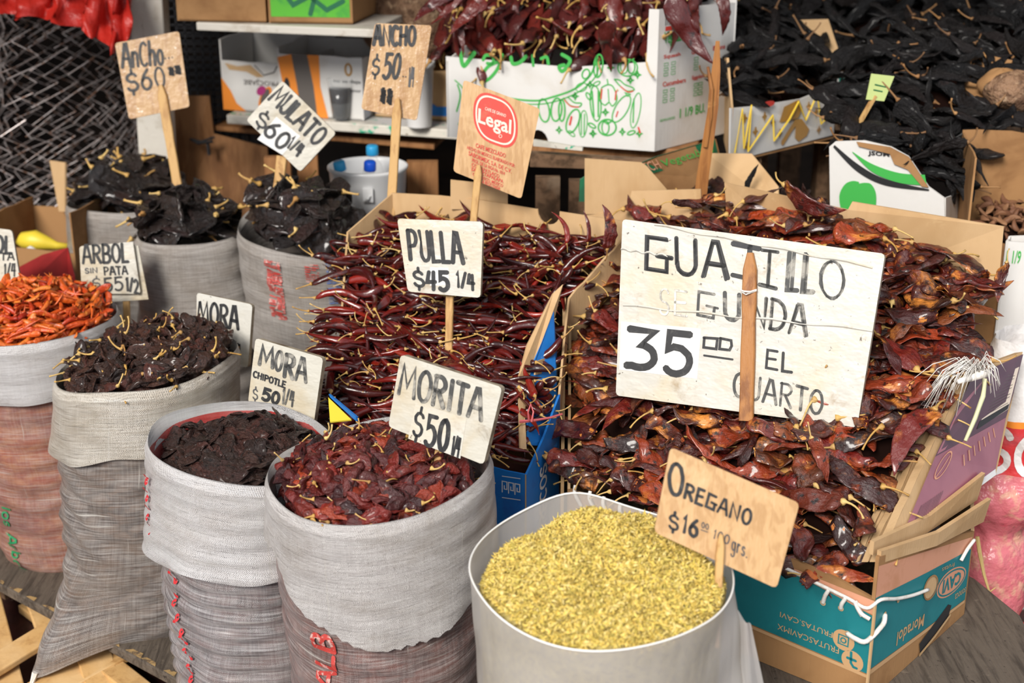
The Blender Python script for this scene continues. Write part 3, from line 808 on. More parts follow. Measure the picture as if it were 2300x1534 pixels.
# oregano: solid bed, and tens of thousands of flakes on it
def oreg_z(x, y):
    dx, dy = x - .125, y - 1.735
    r = math.hypot(dx, dy) / .172
    return OB.zr - .014 + .062 * max(0, 1 - r ** 2.2) + .010 * math.sin(dx * 24 + 1) * math.sin(dy * 20) + .006 * math.sin(dx * 55 + dy * 30) - .05 * max(0, r - .80) + 0.02 * dy
def oregano():
    n = 26000
    rr = .167 * np.sqrt(RNG.random(n)); th = RNG.random(n) * 2 * PI
    X = .125 + rr * np.cos(th); Y = 1.735 + rr * np.sin(th)
    Z = np.array([oreg_z(x, y) for x, y in zip(X, Y)]) + RNG.normal(0, .0022, n)
    L_ = RNG.uniform(.0026, .0066, n) * np.where(RNG.random(n) < .05, 2.0, 1); W_ = RNG.uniform(.0013, .0028, n)
    a = RNG.random(n) * 2 * PI; tl = RNG.normal(0, .55, n); rl = RNG.normal(0, .7, n)
    d = np.stack([np.cos(a) * np.cos(tl), np.sin(a) * np.cos(tl), np.sin(tl)], 1)
    s_ = np.stack([-np.sin(a) * np.cos(rl), np.cos(a) * np.cos(rl), np.sin(rl)], 1)
    nn = np.cross(d, s_)
    c = np.stack([X, Y, Z], 1)
    v0 = c - d * L_[:, None]; v1 = c + s_ * W_[:, None]; v2 = c + d * L_[:, None]; v3 = c - s_ * W_[:, None]; v4 = c + nn * (W_ * .7)[:, None]
    V = np.stack([v0, v1, v2, v3, v4], 1).reshape(-1, 3)
    base = np.arange(n)[:, None] * 5
    F = np.concatenate([base + np.array([0, 3, 4]), base + np.array([3, 2, 4]), base + np.array([2, 1, 4]), base + np.array([1, 0, 4])], 0)
    # bed under the flakes
    nq2, nr = 48, 14; bv = []; bf = []
    for i in range(nr + 1):
        for k in range(nq2):
            q = 2 * PI * k / nq2; r = .170 * i / nr
            bv.append((.125 + r * math.cos(q), 1.735 + r * math.sin(q), oreg_z(.125 + r * math.cos(q), 1.735 + r * math.sin(q)) - .0025))
    for zz in (.45, .30, .15, .118):
        for k in range(nq2):
            q = 2 * PI * k / nq2; p = OB.point(q, (zz - PZ) / .52, -.008); bv.append(tuple(p))
    for i in range(nr + 4):
        for k in range(nq2): bf.append([i * nq2 + k, i * nq2 + (k + 1) % nq2, (i + 1) * nq2 + (k + 1) % nq2, (i + 1) * nq2 + k])
    nb = len(V)
    V = np.concatenate([V, np.array(bv)], 0)
    me = bpy.data.meshes.new('oregano')
    me.from_pydata(V.tolist(), [], F.tolist() + [[i + nb for i in f] for f in bf])
    mo = material('oregano_flakes', (.5, .4, .1), .75, vary=[(0.72, 0.50, 0.10), (0.80, 0.61, 0.18), (0.54, 0.42, 0.08), (0.88, 0.70, 0.29), (0.62, 0.50, 0.11), (0.26, 0.18, 0.05), (0.72, 0.52, 0.11), (0.80, 0.62, 0.16)], island=True, shift=False, spec=.2)
    bed = material('oregano_bed', (.42, .33, .095), .9, [(160, (.20, .14, .04), .45, .6, 4), (90, (.52, .42, .15), .5, .65, 4)], [(220, .8, .004, 4)], shift=False)
    me.materials.append(mo); me.materials.append(bed)
    me.polygons.foreach_set('material_index', [0] * len(F) + [1] * len(bf))
    o = bpy.data.objects.new('oregano', me); COL.objects.link(o)
    tag(o, 'yellow green crumbled dried oregano heaped in the clear bag', 'herbs', None, 'stuff')
oregano()

# ------------------------------------------------------------------ low platform, pallet and side plank
E1 = Vector((.785, -.619, 0)); E2 = Vector((.619, .785, 0))
A = Vector((-1.10, 2.640, 0))
def on(a, b, z): return A + E1 * a + E2 * b + Vector((0, 0, z))
plat = empty('platform', on(.75, .35, 0), 'low dark weathered plank platform under the front row of sacks', 'platform')
rot = Matrix((E1, E2, Vector((0, 0, 1)))).transposed()
for i, (b0, w) in enumerate(((0.0, .235), (.245, .22), (.475, .22), (.705, .22))):
    o = MB().box(on(.62, b0 + w / 2, PZ - .011), (1.75, w, .022), rot).build('plank', M['wood_grey'], plat); bevel(o, .003)
for a in (-.1, .55, 1.25):
    MB().box(on(a, .5, .043), (.06, .86, .086), rot).build('bearer', M['wood_old'], plat)
M['edge_wear'] = material('worn_edge_paint', (0.42, 0.27, 0.11), .7, [(60, (.12, .08, .05), .45, .6, 4)], [(60, .4, .003, 4)])
mb = MB()
for i in range(26):
    a0 = -.25 + i * .062 + random.uniform(0, .03); l = random.uniform(.02, .06)
    mb.prism([on(a0, .004, PZ + .0006), on(a0 + l, .003, PZ + .0006), on(a0 + l * .8, .004 + random.uniform(.004, .013), PZ + .0006), on(a0 + l * .2, .004 + random.uniform(.004, .012), PZ + .0006)], .0005)
mb.build('worn_edge', M['edge_wear'], plat)
pal = empty('pallet', on(.2, -.12, 0), 'pale pine slatted crate lying in front of the dark plank at bottom left', 'pallet')
def slat(p, q, w, t, up=(0, 0, 1)):
    o = MB().beam(p, q, w, t, 0, up).build('slat', M['wood'], pal); bevel(o, .003)
def G(px, py, z): return W(px, py, z=z)
slat(G(92, 1345, .075), G(185, 1600, .02), .062, .014)
slat(G(-40, 1300, .07), G(25, 1560, .02), .055, .014)
slat(G(-60, 1525, .045), G(190, 1372, .070), .062, .014)
slat(G(205, 1452, .072), G(250, 1600, .03), .066, .014)
slat(G(-60, 1640, .03), G(270, 1458, .062), .085, .014)
slat(G(250, 1500, .055), G(400, 1620, .04), .05, .014)
for p, q in ((G(20, 1560, .012), G(330, 1600, .012)), (G(60, 1360, .012), G(330, 1560, .012))):
    slat(p, q, .04, .02)
bench = empty('bench', (.66, 2.36, 0), 'weathered grey wooden bench with a rounded end, bottom right under the teal box', 'bench')
def bench_poly(z): return [Vector((x, y, z)) for x, y in ((-.02, 2.16), (.50, 1.76), (.66, 1.72), (.74, 1.76), (.85, 1.98), (.895, 2.12), (.90, 2.20), (.86, 2.33), (.80, 2.42), (.60, 2.95), (.1, 2.6))]
o = MB().prism(bench_poly(.285), .035).build('bench_top', M['wood_grey'], bench); bevel(o, .006)
for x, y in ((.15, 2.2), (.6, 1.85), (.62, 2.72), (.80, 2.3)):
    MB().box((x, y, .125), (.06, .06, .25)).build('leg', M['wood_old'], bench)
# ------------------------------------------------------------------ the two big cardboard boxes in front
def panel(name, poly, thick, mats, parent, n=None):
    o = MB().prism(poly, thick, n).build(name, mats, parent)
    return o
def V3(*a): return Vector(a)
def jag(p, q, n, amp, axis=Vector((0, 0, 1))):
    """torn edge from p to q"""
    p, q = Vector(p), Vector(q)
    return [p.lerp(q, i / n) + axis * random.uniform(-amp, amp) * (0 if i in (0, n) else 1) for i in range(n + 1)]

# blue box of pulla chiles. footprint corners
PB = dict(FL=V3(-.335, 2.395, 0), FR=V3(.026, 2.262, 0), R1=V3(.088, 2.41, 0), R2=V3(.112, 2.62, 0), BR=V3(.232, 2.735, 0), BM=V3(.098, 2.80, 0), BL=V3(-.255, 2.955, 0), LB=V3(-.345, 2.865, 0))
pul = empty('cardboard_box', (-.05, 2.6, .285), 'blue cardboard box with cut down sides, filled with thin pulla chiles', 'box')
def up(p, z): return Vector((p.x, p.y, z))
BZ = .286
front = [up(PB['FL'], BZ), up(PB['FR'], BZ)] + jag(up(PB['FR'], .528), up(PB['FL'], .545), 10, .003)
panel('front_panel', front, .004, M['card_blue'], pul)
side = [up(PB['FR'], BZ), up(PB['R1'], BZ), up(PB['R1'], .62), up(PB['FR'].lerp(PB['R1'], .5), .565), up(PB['FR'], .528)]
panel('side_panel', side, .004, M['card_blue'], pul)
side2 = [up(PB['R1'], BZ), up(PB['R2'], BZ), up(PB['R2'], .735), up(PB['R1'].lerp(PB['R2'], .6), .70), up(PB['R1'], .62)]
panel('side_panel', side2, .004, M['card'], pul)
side3 = [up(PB['R2'], BZ), up(PB['BR'], BZ), up(PB['BR'], .835)] + jag(up(PB['BR'], .835), up(PB['R2'], .735), 8, .004)
panel('side_panel', side3, .005, M['card'], pul)
bk = [up(PB['BL'], BZ), up(PB['BL'], .862), up(PB['BL'].lerp(PB['BM'], .30), .868), up(PB['BL'].lerp(PB['BM'], .55), .868), up(PB['BL'].lerp(PB['BM'], .86), .862)]
# round hand hole cut in the rim of the back panel
c0 = PB['BL'].lerp(PB['BM'], .94)
for i in range(9):
    a = PI + PI * i / 8
    c = PB['BL'].lerp(PB['BM'], .94 + .065 * math.cos(a)); bk.append(up(c, .862 + .030 * math.sin(a)))
bk += [up(PB['BM'], .862), up(PB['BR'], .858), up(PB['BR'], BZ), up(PB['BM'], BZ)]
panel('back_panel', bk, .004, M['card'], pul)
lf = [up(PB['LB'], BZ), up(PB['LB'], .80), up(PB['BL'], .862), up(PB['BL'], BZ)]
panel('corner_panel', lf, .004, M['card'], pul)
ls = [up(PB['FL'], BZ), up(PB['FL'], .545), up(PB['FL'].lerp(PB['LB'], .5), .655), up(PB['LB'], .80), up(PB['LB'], BZ)]
panel('side_panel', ls, .004, M['card'], pul)
# folded blue flap standing at the right front corner
def px_slab(name, pts, thick, mat, parent, **k):
    return panel(name, [W(*p) if len(p) == 3 else W(p[0], p[1], z=p[2]) for p in pts], thick, mat, parent, **k)
px_slab('torn_flap', [(1166, 1010, 2.29), (1162, 850, 2.40), (1182, 775, 2.46), (1240, 660, 2.55), (1262, 640, 2.56), (1232, 760, 2.50), (1184, 850, 2.42), (1176, 930, 2.35), (1180, 1010, 2.29)], .004, M['card'], pul)
px_slab('blue_flap', [(1183, 1000, 2.30), (1178, 870, 2.41), (1196, 815, 2.44), (1240, 700, 2.52), (1247, 790, 2.50), (1250, 980, 2.41), (1247, 1005, 2.395)], .004, M['card_blue'], pul)
px_slab('bare_patch', [(1199, 842, 2.424), (1202, 812, 2.434), (1240, 797, 2.492), (1241, 833, 2.482)], .003, M['card'], pul)
# print on the blue box: a key pattern and a word running up the side
fp = Sheet(up(PB['FL'], .545), up(PB['FR'], .528), up(PB['FR'], BZ), up(PB['FL'], BZ))
mb = MB()
lay(mb, fp, ribbon2d([[(fp.w - .046, .012), (fp.w - .012, .010)], [(fp.w - .046, .055), (fp.w - .012, .053)]] +
    [[(fp.w - .046 + .012 * k + x, .022 + y) for x, y in ((0, .022), (0, 0), (.009, 0), (.009, .015), (.004, .015), (.004, .008))] for k in range(3)], .0018))
mb.build('key_pattern', M['white_print'], pul)
mb = MB(); lay(mb, fp, ribbon2d([[(fp.w - .002, -.0), (fp.w - .0015, .10), (fp.w - .003, .24)]], .0025, .01)); mb.build('worn_edge', M['card'], pul)
sp = Sheet(up(PB['FR'], .60), up(PB['R1'], .60), up(PB['R1'], BZ), up(PB['FR'], BZ), .0012)
word = [[(b, -a) for a, b in p] for p in text_strokes('GRECOS', 0, 0, .145, .030, .012, .2)]
mb = MB(); lay(mb, sp, ribbon2d([[(a + .062, b + .232) for a, b in p] for p in word], .0055, .01)); mb.build('white_lettering', M['white_print'], pul)
# strip of pink ribbon tied round the flaps
mb = MB(); mb.tube([W(1168, 947, 2.285), W(1200, 944, 2.27), W(1236, 938, 2.30), W(1262, 930, 2.33)], [.003, .0026, .0022, .002], 5)
mb.tube([W(1188, 945, 2.27), W(1186, 925, 2.27), W(1192, 908, 2.285), W(1198, 925, 2.275), W(1194, 948, 2.265)], .0016, 5)
tag(mb.build('ribbon', M['pink_ribbon']), 'pink plastic ribbon tied round the torn blue flap', 'ribbon')
# yellow and blue printed scrap at the box's left front
mb = MB(); mb.prism([W(738, 895, 2.36), W(790, 945, 2.30), W(742, 950, 2.30)], .003)
o = mb.build('printed_scrap', M['yellow'], pul)
px_slab('blue_border', [(738, 885, 2.365), (742, 893, 2.358), (800, 946, 2.292), (800, 936, 2.292)], .004, M['card_blue'], pul)

# guajillo box: brown and teal, laced with string
GB = dict(FL=V3(.100, 2.315, 0), FR=V3(.560, 1.925, 0), RB=V3(.800, 2.200, 0), BR=V3(.875, 2.63, 0), BL=V3(.262, 2.955, 0), LM=V3(.112, 2.66, 0))
gua = empty('cardboard_box', (.52, 2.4, .286), 'teal and kraft fruit box laced with white string, filled with guajillo chiles', 'box')
def gl(a, z): return up(GB['FL'].lerp(GB['FR'], a), z)
ft = [gl(0, BZ), gl(1, BZ), gl(1, .475), gl(.90, .487), gl(.75, .495), gl(.5, .495), gl(.25, .478), gl(0, .475)]
panel('front_panel', ft, .006, M['card_dark'], gua)
rs = [up(GB['FR'], BZ), up(GB['RB'], BZ), up(GB['RB'], .45), up(GB['FR'].lerp(GB['RB'], .5), .505), up(GB['FR'], .55)]
panel('side_panel', rs, .006, M['card_dark'], gua)
bs = [up(GB['RB'], BZ), up(GB['BR'], BZ), up(GB['BR'], .86), up(GB['RB'].lerp(GB['BR'], .35), .60), up(GB['RB'], .45)]
panel('side_panel', bs, .006, M['card'], gua)
bl = [up(GB['LM'], BZ), up(GB['FL'], BZ), up(GB['FL'], .475)] + jag(up(GB['FL'], .475), up(GB['LM'], .705), 8, .004)
panel('side_panel', bl, .005, M['card'], gua)
bl2 = [up(GB['BL'], BZ), up(GB['LM'], BZ)] + jag(up(GB['LM'], .705), up(GB['BL'], .84), 8, .004)
panel('side_panel', bl2, .005, M['card'], gua)
# doubled torn walls along the left rim
panel('torn_wall', [up(GB['FL'], .40) + V3(-.012, .01, 0), up(GB['FL'], .475) + V3(-.012, .01, 0)] + jag(up(GB['FL'], .475) + V3(-.012, .01, 0), up(GB['LM'], .73) + V3(-.012, 0, 0), 9, .006) + [up(GB['LM'], .60) + V3(-.012, 0, 0)], .006, M['card'], gua)
panel('torn_wall', [up(GB['LM'], .66) + V3(-.012, 0, 0)] + jag(up(GB['LM'], .73) + V3(-.012, 0, 0), up(GB['BL'], .80) + V3(-.02, .0, 0), 9, .006) + [up(GB['BL'], .70) + V3(-.02, 0, 0)], .006, M['card'], gua)
# back flaps
def px_panel(name, pts, thick, m, parent): return panel(name, [W(*p) for p in pts], thick, m, parent)
px_panel('back_flap', [(1628, 409, 2.80), (1905, 470, 2.66), (1915, 452, 2.66), (2255, 508, 2.58), (2243, 640, 2.58), (1900, 640, 2.68), (1640, 560, 2.80)], .004, M['card'], gua)
px_panel('back_flap', [(1420, 428, 2.90), (1575, 424, 2.84), (1578, 470, 2.84), (1560, 560, 2.84), (1390, 560, 2.90)], .004, M['card'], gua)
# inner printed flap leaning up along the right rim
fA, fB, fC, fD = W(1972, 1262, 1.955), W(2172, 835, 2.27), W(2297, 790, 2.40), W(2236, 1068, 2.26)
nrm = (fB - fA).cross(fD - fA).normalized()
fl = Sheet(fB, fC, fD, fA, .0022)
if fl.n.dot(V3(0, 0, 1.6) - fA) < 0: fl.n = -fl.n
panel('inner_flap', jag(fA, fB, 12, .003) + [fC, fD], .016, M['card'], gua, fl.n)
for k_ in (1, 2):
    panel('torn_wall', jag(fA - fl.n * .019 * k_, fB - fl.n * .019 * k_ + V3(-.004, .004, .006), 16, .007) + [fB.lerp(fC, .3) - fl.n * .019 * k_, fA.lerp(fD, .25) - fl.n * .019 * k_], .012, M['card'], gua, fl.n)
def sheet_poly(name, sh, pts, mat, parent, lift=None):
    mb = MB(); vs = [sh(a * sh.w, b * sh.h, lift) for a, b in pts]
    mb.add(vs, [list(range(len(vs)))]); return mb.build(name, mat, parent)
sheet_poly('purple_print', fl, [(.13, .05), (1, .02), (.98, .34), (.95, .52), (.10, .50)], M['purple_print'], gua)
sheet_poly('mauve_print', fl, [(.10, .50), (.95, .52), (.97, .93), (.13, .93)], M['mauve_print'], gua, .0024)
sheet_poly('white_border', fl, [(.10, .93), (.97, .93), (.99, .99), (.10, .99)], M['white_print'], gua)
sheet_poly('mauve_print', fl, [(.14, .22), (.42, .08), (.20, .49), (.11, .49)], M['mauve_print'], gua, .0026)
sheet_poly('label_box', fl, [(.62, .13), (.97, .12), (.95, .455), (.58, .47)], M['cream_print'], gua, .0028)
sheet_poly('label_box', fl, [(.56, .42), (.945, .41), (.94, .45), (.56, .475)], M['black_print'], gua, .0032)
mb = MB()
for k in range(11):
    y = .155 + k * .024
    lay(mb, fl, ribbon2d([[(x * fl.w, y * fl.h) for x in (.65, .75, .85, .92 if k % 3 else .8)]], .0013), lift=.0034)
mb.build('small_print', M['grey_print'], gua)
mb = MB(); lay(mb, fl, ribbon2d([[(x * fl.w, y * fl.h) for x, y in arc(.27, .60, .07, .075, 0, 360, 18)], [(x * fl.w, y * fl.h) for x, y in ((.23, .66), (.27, .62), (.31, .56))]] +
    [[((.50 + k * .05) * fl.w, (.62 - k * .012) * fl.h), ((.56 + k * .05) * fl.w, (.71 - k * .012) * fl.h)] for k in range(7)], .0028), lift=.003)
mb.build('pale_marks', M['pink_print'], gua)
mb = MB()
lay(mb, fl, ribbon2d([[((.20 + k * .018) * fl.w, .80 * fl.h), ((.20 + k * .018) * fl.w, .91 * fl.h)] for k in range(12)], .0012), lift=.0032)
mb.build('barcode', M['black_print'], gua)
# teal print of the outside, upside down, on the two visible faces
gf = Sheet(gl(0, .495), gl(1, .475), gl(1, BZ), gl(0, BZ))
gs = Sheet(up(GB['FR'], .55), up(GB['RB'], .45), up(GB['RB'], BZ), up(GB['FR'], BZ))
sheet_poly('salmon_print', gf, [(.60, .0), (1, .01), (1, .14), (.60, .05)], M['pink_print'], gua)
sheet_poly('teal_print', gf, [(.36, .03), (.60, .035), (.80, .06), (.90, .10), (1, .15), (1, .70), (.36, .66)], M['teal_print'], gua, .0009)
sheet_poly('pale_band', gf, [(.36, .67), (1, .71), (1, .74), (.36, .70)], M['kraft_print'], gua, .0009)
sheet_poly('salmon_print', gs, [(0, .06), (.98, .06), (.98, .22), (.6, .27), (.3, .29), (0, .30)], M['pink_print'], gua)
sheet_poly('teal_print', gs, [(0, .27), (.5, .25), (.98, .20), (.98, .80), (.5, .78), (0, .76)], M['teal_print'], gua, .0009)
sheet_poly('pale_band', gs, [(0, .765), (.5, .785), (.98, .805), (.98, .84), (.5, .82), (0, .80)], M['kraft_print'], gua, .0009)
mb = MB()
def flip(sh, s, u0, v0, u1, v1, bold=0.0):   # upside-down type
    lay(mb, sh, font2d(s, u1 * sh.w, v1 * sh.h, u0 * sh.w, v0 * sh.h, bold), lift=.0016)
flip(gf, 'FRUTAS.CAVI', .735, .445, .893, .495)
flip(gf, 'FRUTASCAVIMX', .73, .565, .915, .62)
mb.build('lettering', M['kraft_print'], gua)
def disc(sh, cu, cv, r, lift, n=24, ry=None):
    c = (cu * sh.w, cv * sh.h)
    vs = [c] + [(c[0] + r * math.cos(2 * PI * k / n), c[1] + (ry or r) * math.sin(2 * PI * k / n)) for k in range(n)]
    return vs, [[0, 1 + k, 1 + (k + 1) % n] for k in range(n)], lift
mb = MB()
for cu, cv in ((.925, .475), (.955, .635)):
    vs, fs, l = disc(gf, cu, cv, .019, .0014); mb.add([gf(a, b, l) for a, b in vs], fs)
mb.build('round_badge', M['kraft_print'], gua)
mb = MB(); cu, cv = .925 * gf.w, .475 * gf.h; q = .0085
lay(mb, gf, ribbon2d([[(cu - q, cv - q), (cu + q, cv - q), (cu + q, cv + q), (cu - q, cv + q), (cu - q, cv - q)], [(cu + .0045 * math.cos(a), cv + .0045 * math.sin(a)) for a in [k * PI / 6 for k in range(13)]], [(cu - .0055, cv + .0055), (cu - .005, cv + .0055)]], .002), lift=.002)
cu, cv = .955 * gf.w, .635 * gf.h
lay(mb, gf, ribbon2d([[(cu - .003, cv - .016), (cu - .002, cv + .004), (cu + .003, cv + .010), (cu + .009, cv + .010)], [(cu - .009, cv - .003), (cu + .006, cv - .003)]], .005), lift=.002)
mb.build('badge_mark', M['teal_print'], gua)
mb = MB(); lay(mb, gf, ribbon2d([[(.42 * gf.w + a, .27 * gf.h + b) for a, b in arc(0, 0, .05, .075, -100, 95, 20)]], .012), lift=.0015); mb.build('curved_print', M['pink_print'], gua)
# holes and brand oval on the right side
mb = MB(); vs, fs, l = disc(gs, .55, .40, .026, .0016, 28, .022); mb.add([gs(a, b, l) for a, b in vs], fs); mb.build('hand_hole', M['card'], gua)
mb = MB(); lay(mb, gs, ribbon2d([[(a + .55 * gs.w, b + .40 * gs.h) for a, b in arc(0, 0, .026, .022, 0, 360, 28)]], .003), lift=.003); mb.build('hole_rim', M['card_dark'], gua)
mb = MB(); vs, fs, l = disc(gf, .38, .17, .026, .0016, 28); mb.add([gf(a, b, l) for a, b in vs], fs); mb.build('hand_hole', M['card'], gua)
mb = MB(); vs, fs, l = disc(gs, .79, .47, .060, .0014, 30, .030); mb.add([gs(a, b, l) for a, b in vs], fs); mb.build('oval_badge', M['pink_print'], gua)
mb = MB(); lay(mb, gs, ribbon2d([[(a + .79 * gs.w, b + .47 * gs.h) for a, b in arc(0, 0, .054, .025, 0, 360, 30)]], .003), lift=.0018); mb.build('oval_ring', M['teal_print'], gua)
mb = MB(); lay(mb, gs, font2d('CAVI', .89 * gs.w, .54 * gs.h, .69 * gs.w, .40 * gs.h, .03), lift=.002); mb.build('oval_lettering', M['teal_print'], gua)
mb = MB()
flip(gs, 'Moradol', .25, .62, .52, .73, .015)
flip(gs, 'sonoca', .85, .64, .97, .70)
flip(gs, 'frutas', .66, .27, .80, .315)
mb.build('lettering', M['kraft_print'], gua)
sheet_poly('slot', gs, [(.50, .88), (.78, .70), (.82, .74), (.80, .84), (.52, .985)], M['black_print'], gua, .0016)
mb = MB(); lay(mb, gs, ribbon2d([[(.51 * gs.w, .985 * gs.h), (.66 * gs.w, .93 * gs.h), (.81 * gs.w, .835 * gs.h)]], .006), lift=.003); mb.build('slot_edge', M['card'], gua)
mb = MB(); mb.tube([gl(1, BZ + .01) + V3(0, -.002, 0), gl(1, .39) + V3(0, -.003, 0), gl(1, .47) + V3(0, -.002, 0)], .0028, 5); mb.build('worn_corner', M['card'], gua)
# thick layered rim on the right side
o = panel('rim_layer', [up(GB['FR'], .535) + V3(.004, .006, 0), up(GB['FR'].lerp(GB['RB'], .5), .497) + V3(.010, -.004, 0), up(GB['RB'], .468) + V3(.014, .0, 0), up(GB['RB'], .512) + V3(.022, .0, 0), up(GB['FR'].lerp(GB['RB'], .5), .522) + V3(.012, -.004, 0), up(GB['FR'], .556) + V3(.004, .006, 0)], .007, M['card'], gua)
o = panel('rim_layer', [up(GB['FR'], .545) + V3(-.006, .014, 0), up(GB['FR'].lerp(GB['RB'], .5), .515) + V3(-.003, .008, 0), up(GB['RB'], .505) + V3(.002, .01, 0), up(GB['RB'], .556) + V3(.010, .01, 0), up(GB['FR'].lerp(GB['RB'], .5), .545) + V3(-.002, .008, 0), up(GB['FR'], .568) + V3(-.006, .014, 0)], .007, M['card'], gua)
# white lacing string
lace = empty('string', gl(.8, .45), 'white string laced through the front and corner of the teal box', 'string')
def st(pts, r=.0030, n=6, name='strand'):
    P = [Vector(p) for p in pts]; Q = []
    for i in range(len(P) - 1):
        p0, p1, p2, p3 = P[max(0, i - 1)], P[i], P[i + 1], P[min(len(P) - 1, i + 2)]
        for k in range(5):
            t = k / 5
            Q.append(.5 * ((2 * p1) + (p2 - p0) * t + (2 * p0 - 5 * p1 + 4 * p2 - p3) * t * t + (3 * p1 - p0 - 3 * p2 + p3) * t ** 3))
    Q.append(P[-1])
    return MB().tube(Q, r, n).build(name, M['string'], lace, True)
def fsp(u, v, off=.006): return gf(u * gf.w, v * gf.h, off)
def ssp(u, v, off=.006): return gs(u * gs.w, v * gs.h, off)
st([fsp(.62, -.01), fsp(.72, .005), fsp(.84, .035), fsp(.93, .06), fsp(.985, .08), ssp(.02, .28), ssp(.18, .33), ssp(.35, .37), ssp(.50, .39)])
st([fsp(.875, .05), fsp(.866, .12), fsp(.858, .205, .002)], .0036)
st([fsp(.925, .06), fsp(.915, .13), fsp(.910, .19, .002)], .0036)
st([fsp(.95, .06), fsp(.965, .13), fsp(.975, .165)], .0042)
st([fsp(.955, .065, .010), fsp(.975, .12, .014), fsp(1.0, .15, .012)], .0034)
st([fsp(.445, .135, .003), fsp(.50, .19, .008), fsp(.555, .215, .002)], .0045)
st([fsp(.935, .395, .002), fsp(.965, .385, .010), fsp(.995, .37, .009), ssp(.05, .46, .008), ssp(.10, .42, .002)], .0042)
st([ssp(.97, .08), ssp(.90, .16), ssp(.84, .26)], .0032)
for a in (.035, .09, .14, .20, .27):
    st([fsp(a, .02, .004), fsp(a + .004, .07, .010), fsp(a + .012, .13, .008), fsp(a + .02, .20, .002)], .0036)
for u, v in ((.858, .205), (.910, .19), (.555, .215), (.935, .395), (.665, .17)):
    mb = MB(); vs, fs, l = disc(gf, u, v, .005, .0022, 12); mb.add([gf(a, b, l) for a, b in vs], fs); mb.build('lace_hole', M['card'], gua)
for u, v in ((.10, .42), (.22, .36)):
    mb = MB(); vs, fs, l = disc(gs, u, v, .005, .0022, 12); mb.add([gs(a, b, l) for a, b in vs], fs); mb.build('lace_hole', M['card'], gua)
# frayed tuft of white string on the inner flap
tuft = empty('string_tuft', W(2185, 850, 2.27), 'frayed tuft of white plastic string knotted on the flap of the teal box', 'string')
mb = MB()
for k in range(60):
    a = W(2190, 838, 2.21) + V3(random.uniform(-.010, .012), random.uniform(-.01, .01), random.uniform(-.006, .006))
    ex = random.uniform(-.10, -.03) if k < 44 else random.uniform(0, .05); hz = random.uniform(.015, .045); fz = random.uniform(-.07, .0) if k < 44 else random.uniform(-.03, .01)
    mb.tube([a, a + V3(ex * .3, -.01, hz * .8), a + V3(ex * .7, -.02, hz * .6 + fz * .3), a + V3(ex, -.025 + random.uniform(-.01, .01), fz)], [.0009, .0008, .0007, .0005], 4)
mb.tube([W(2178, 850, 2.20), W(2200, 840, 2.205), W(2222, 838, 2.21)], [.006, .009, .006], 8)
mb.tube([W(2150, 858, 2.19), W(2178, 848, 2.20)], [.004, .007], 8)
mb.build('strands', M['string'], tuft, True)
MB().tube([W(2212, 850, 2.20), W(2208, 890, 2.19), W(2190, 940, 2.17), W(2168, 990, 2.14)], [.004, .0045, .004, .003], 6).build('hanging_end', material('greenish_tail', (.62, .62, .38), .6), tuft, True)
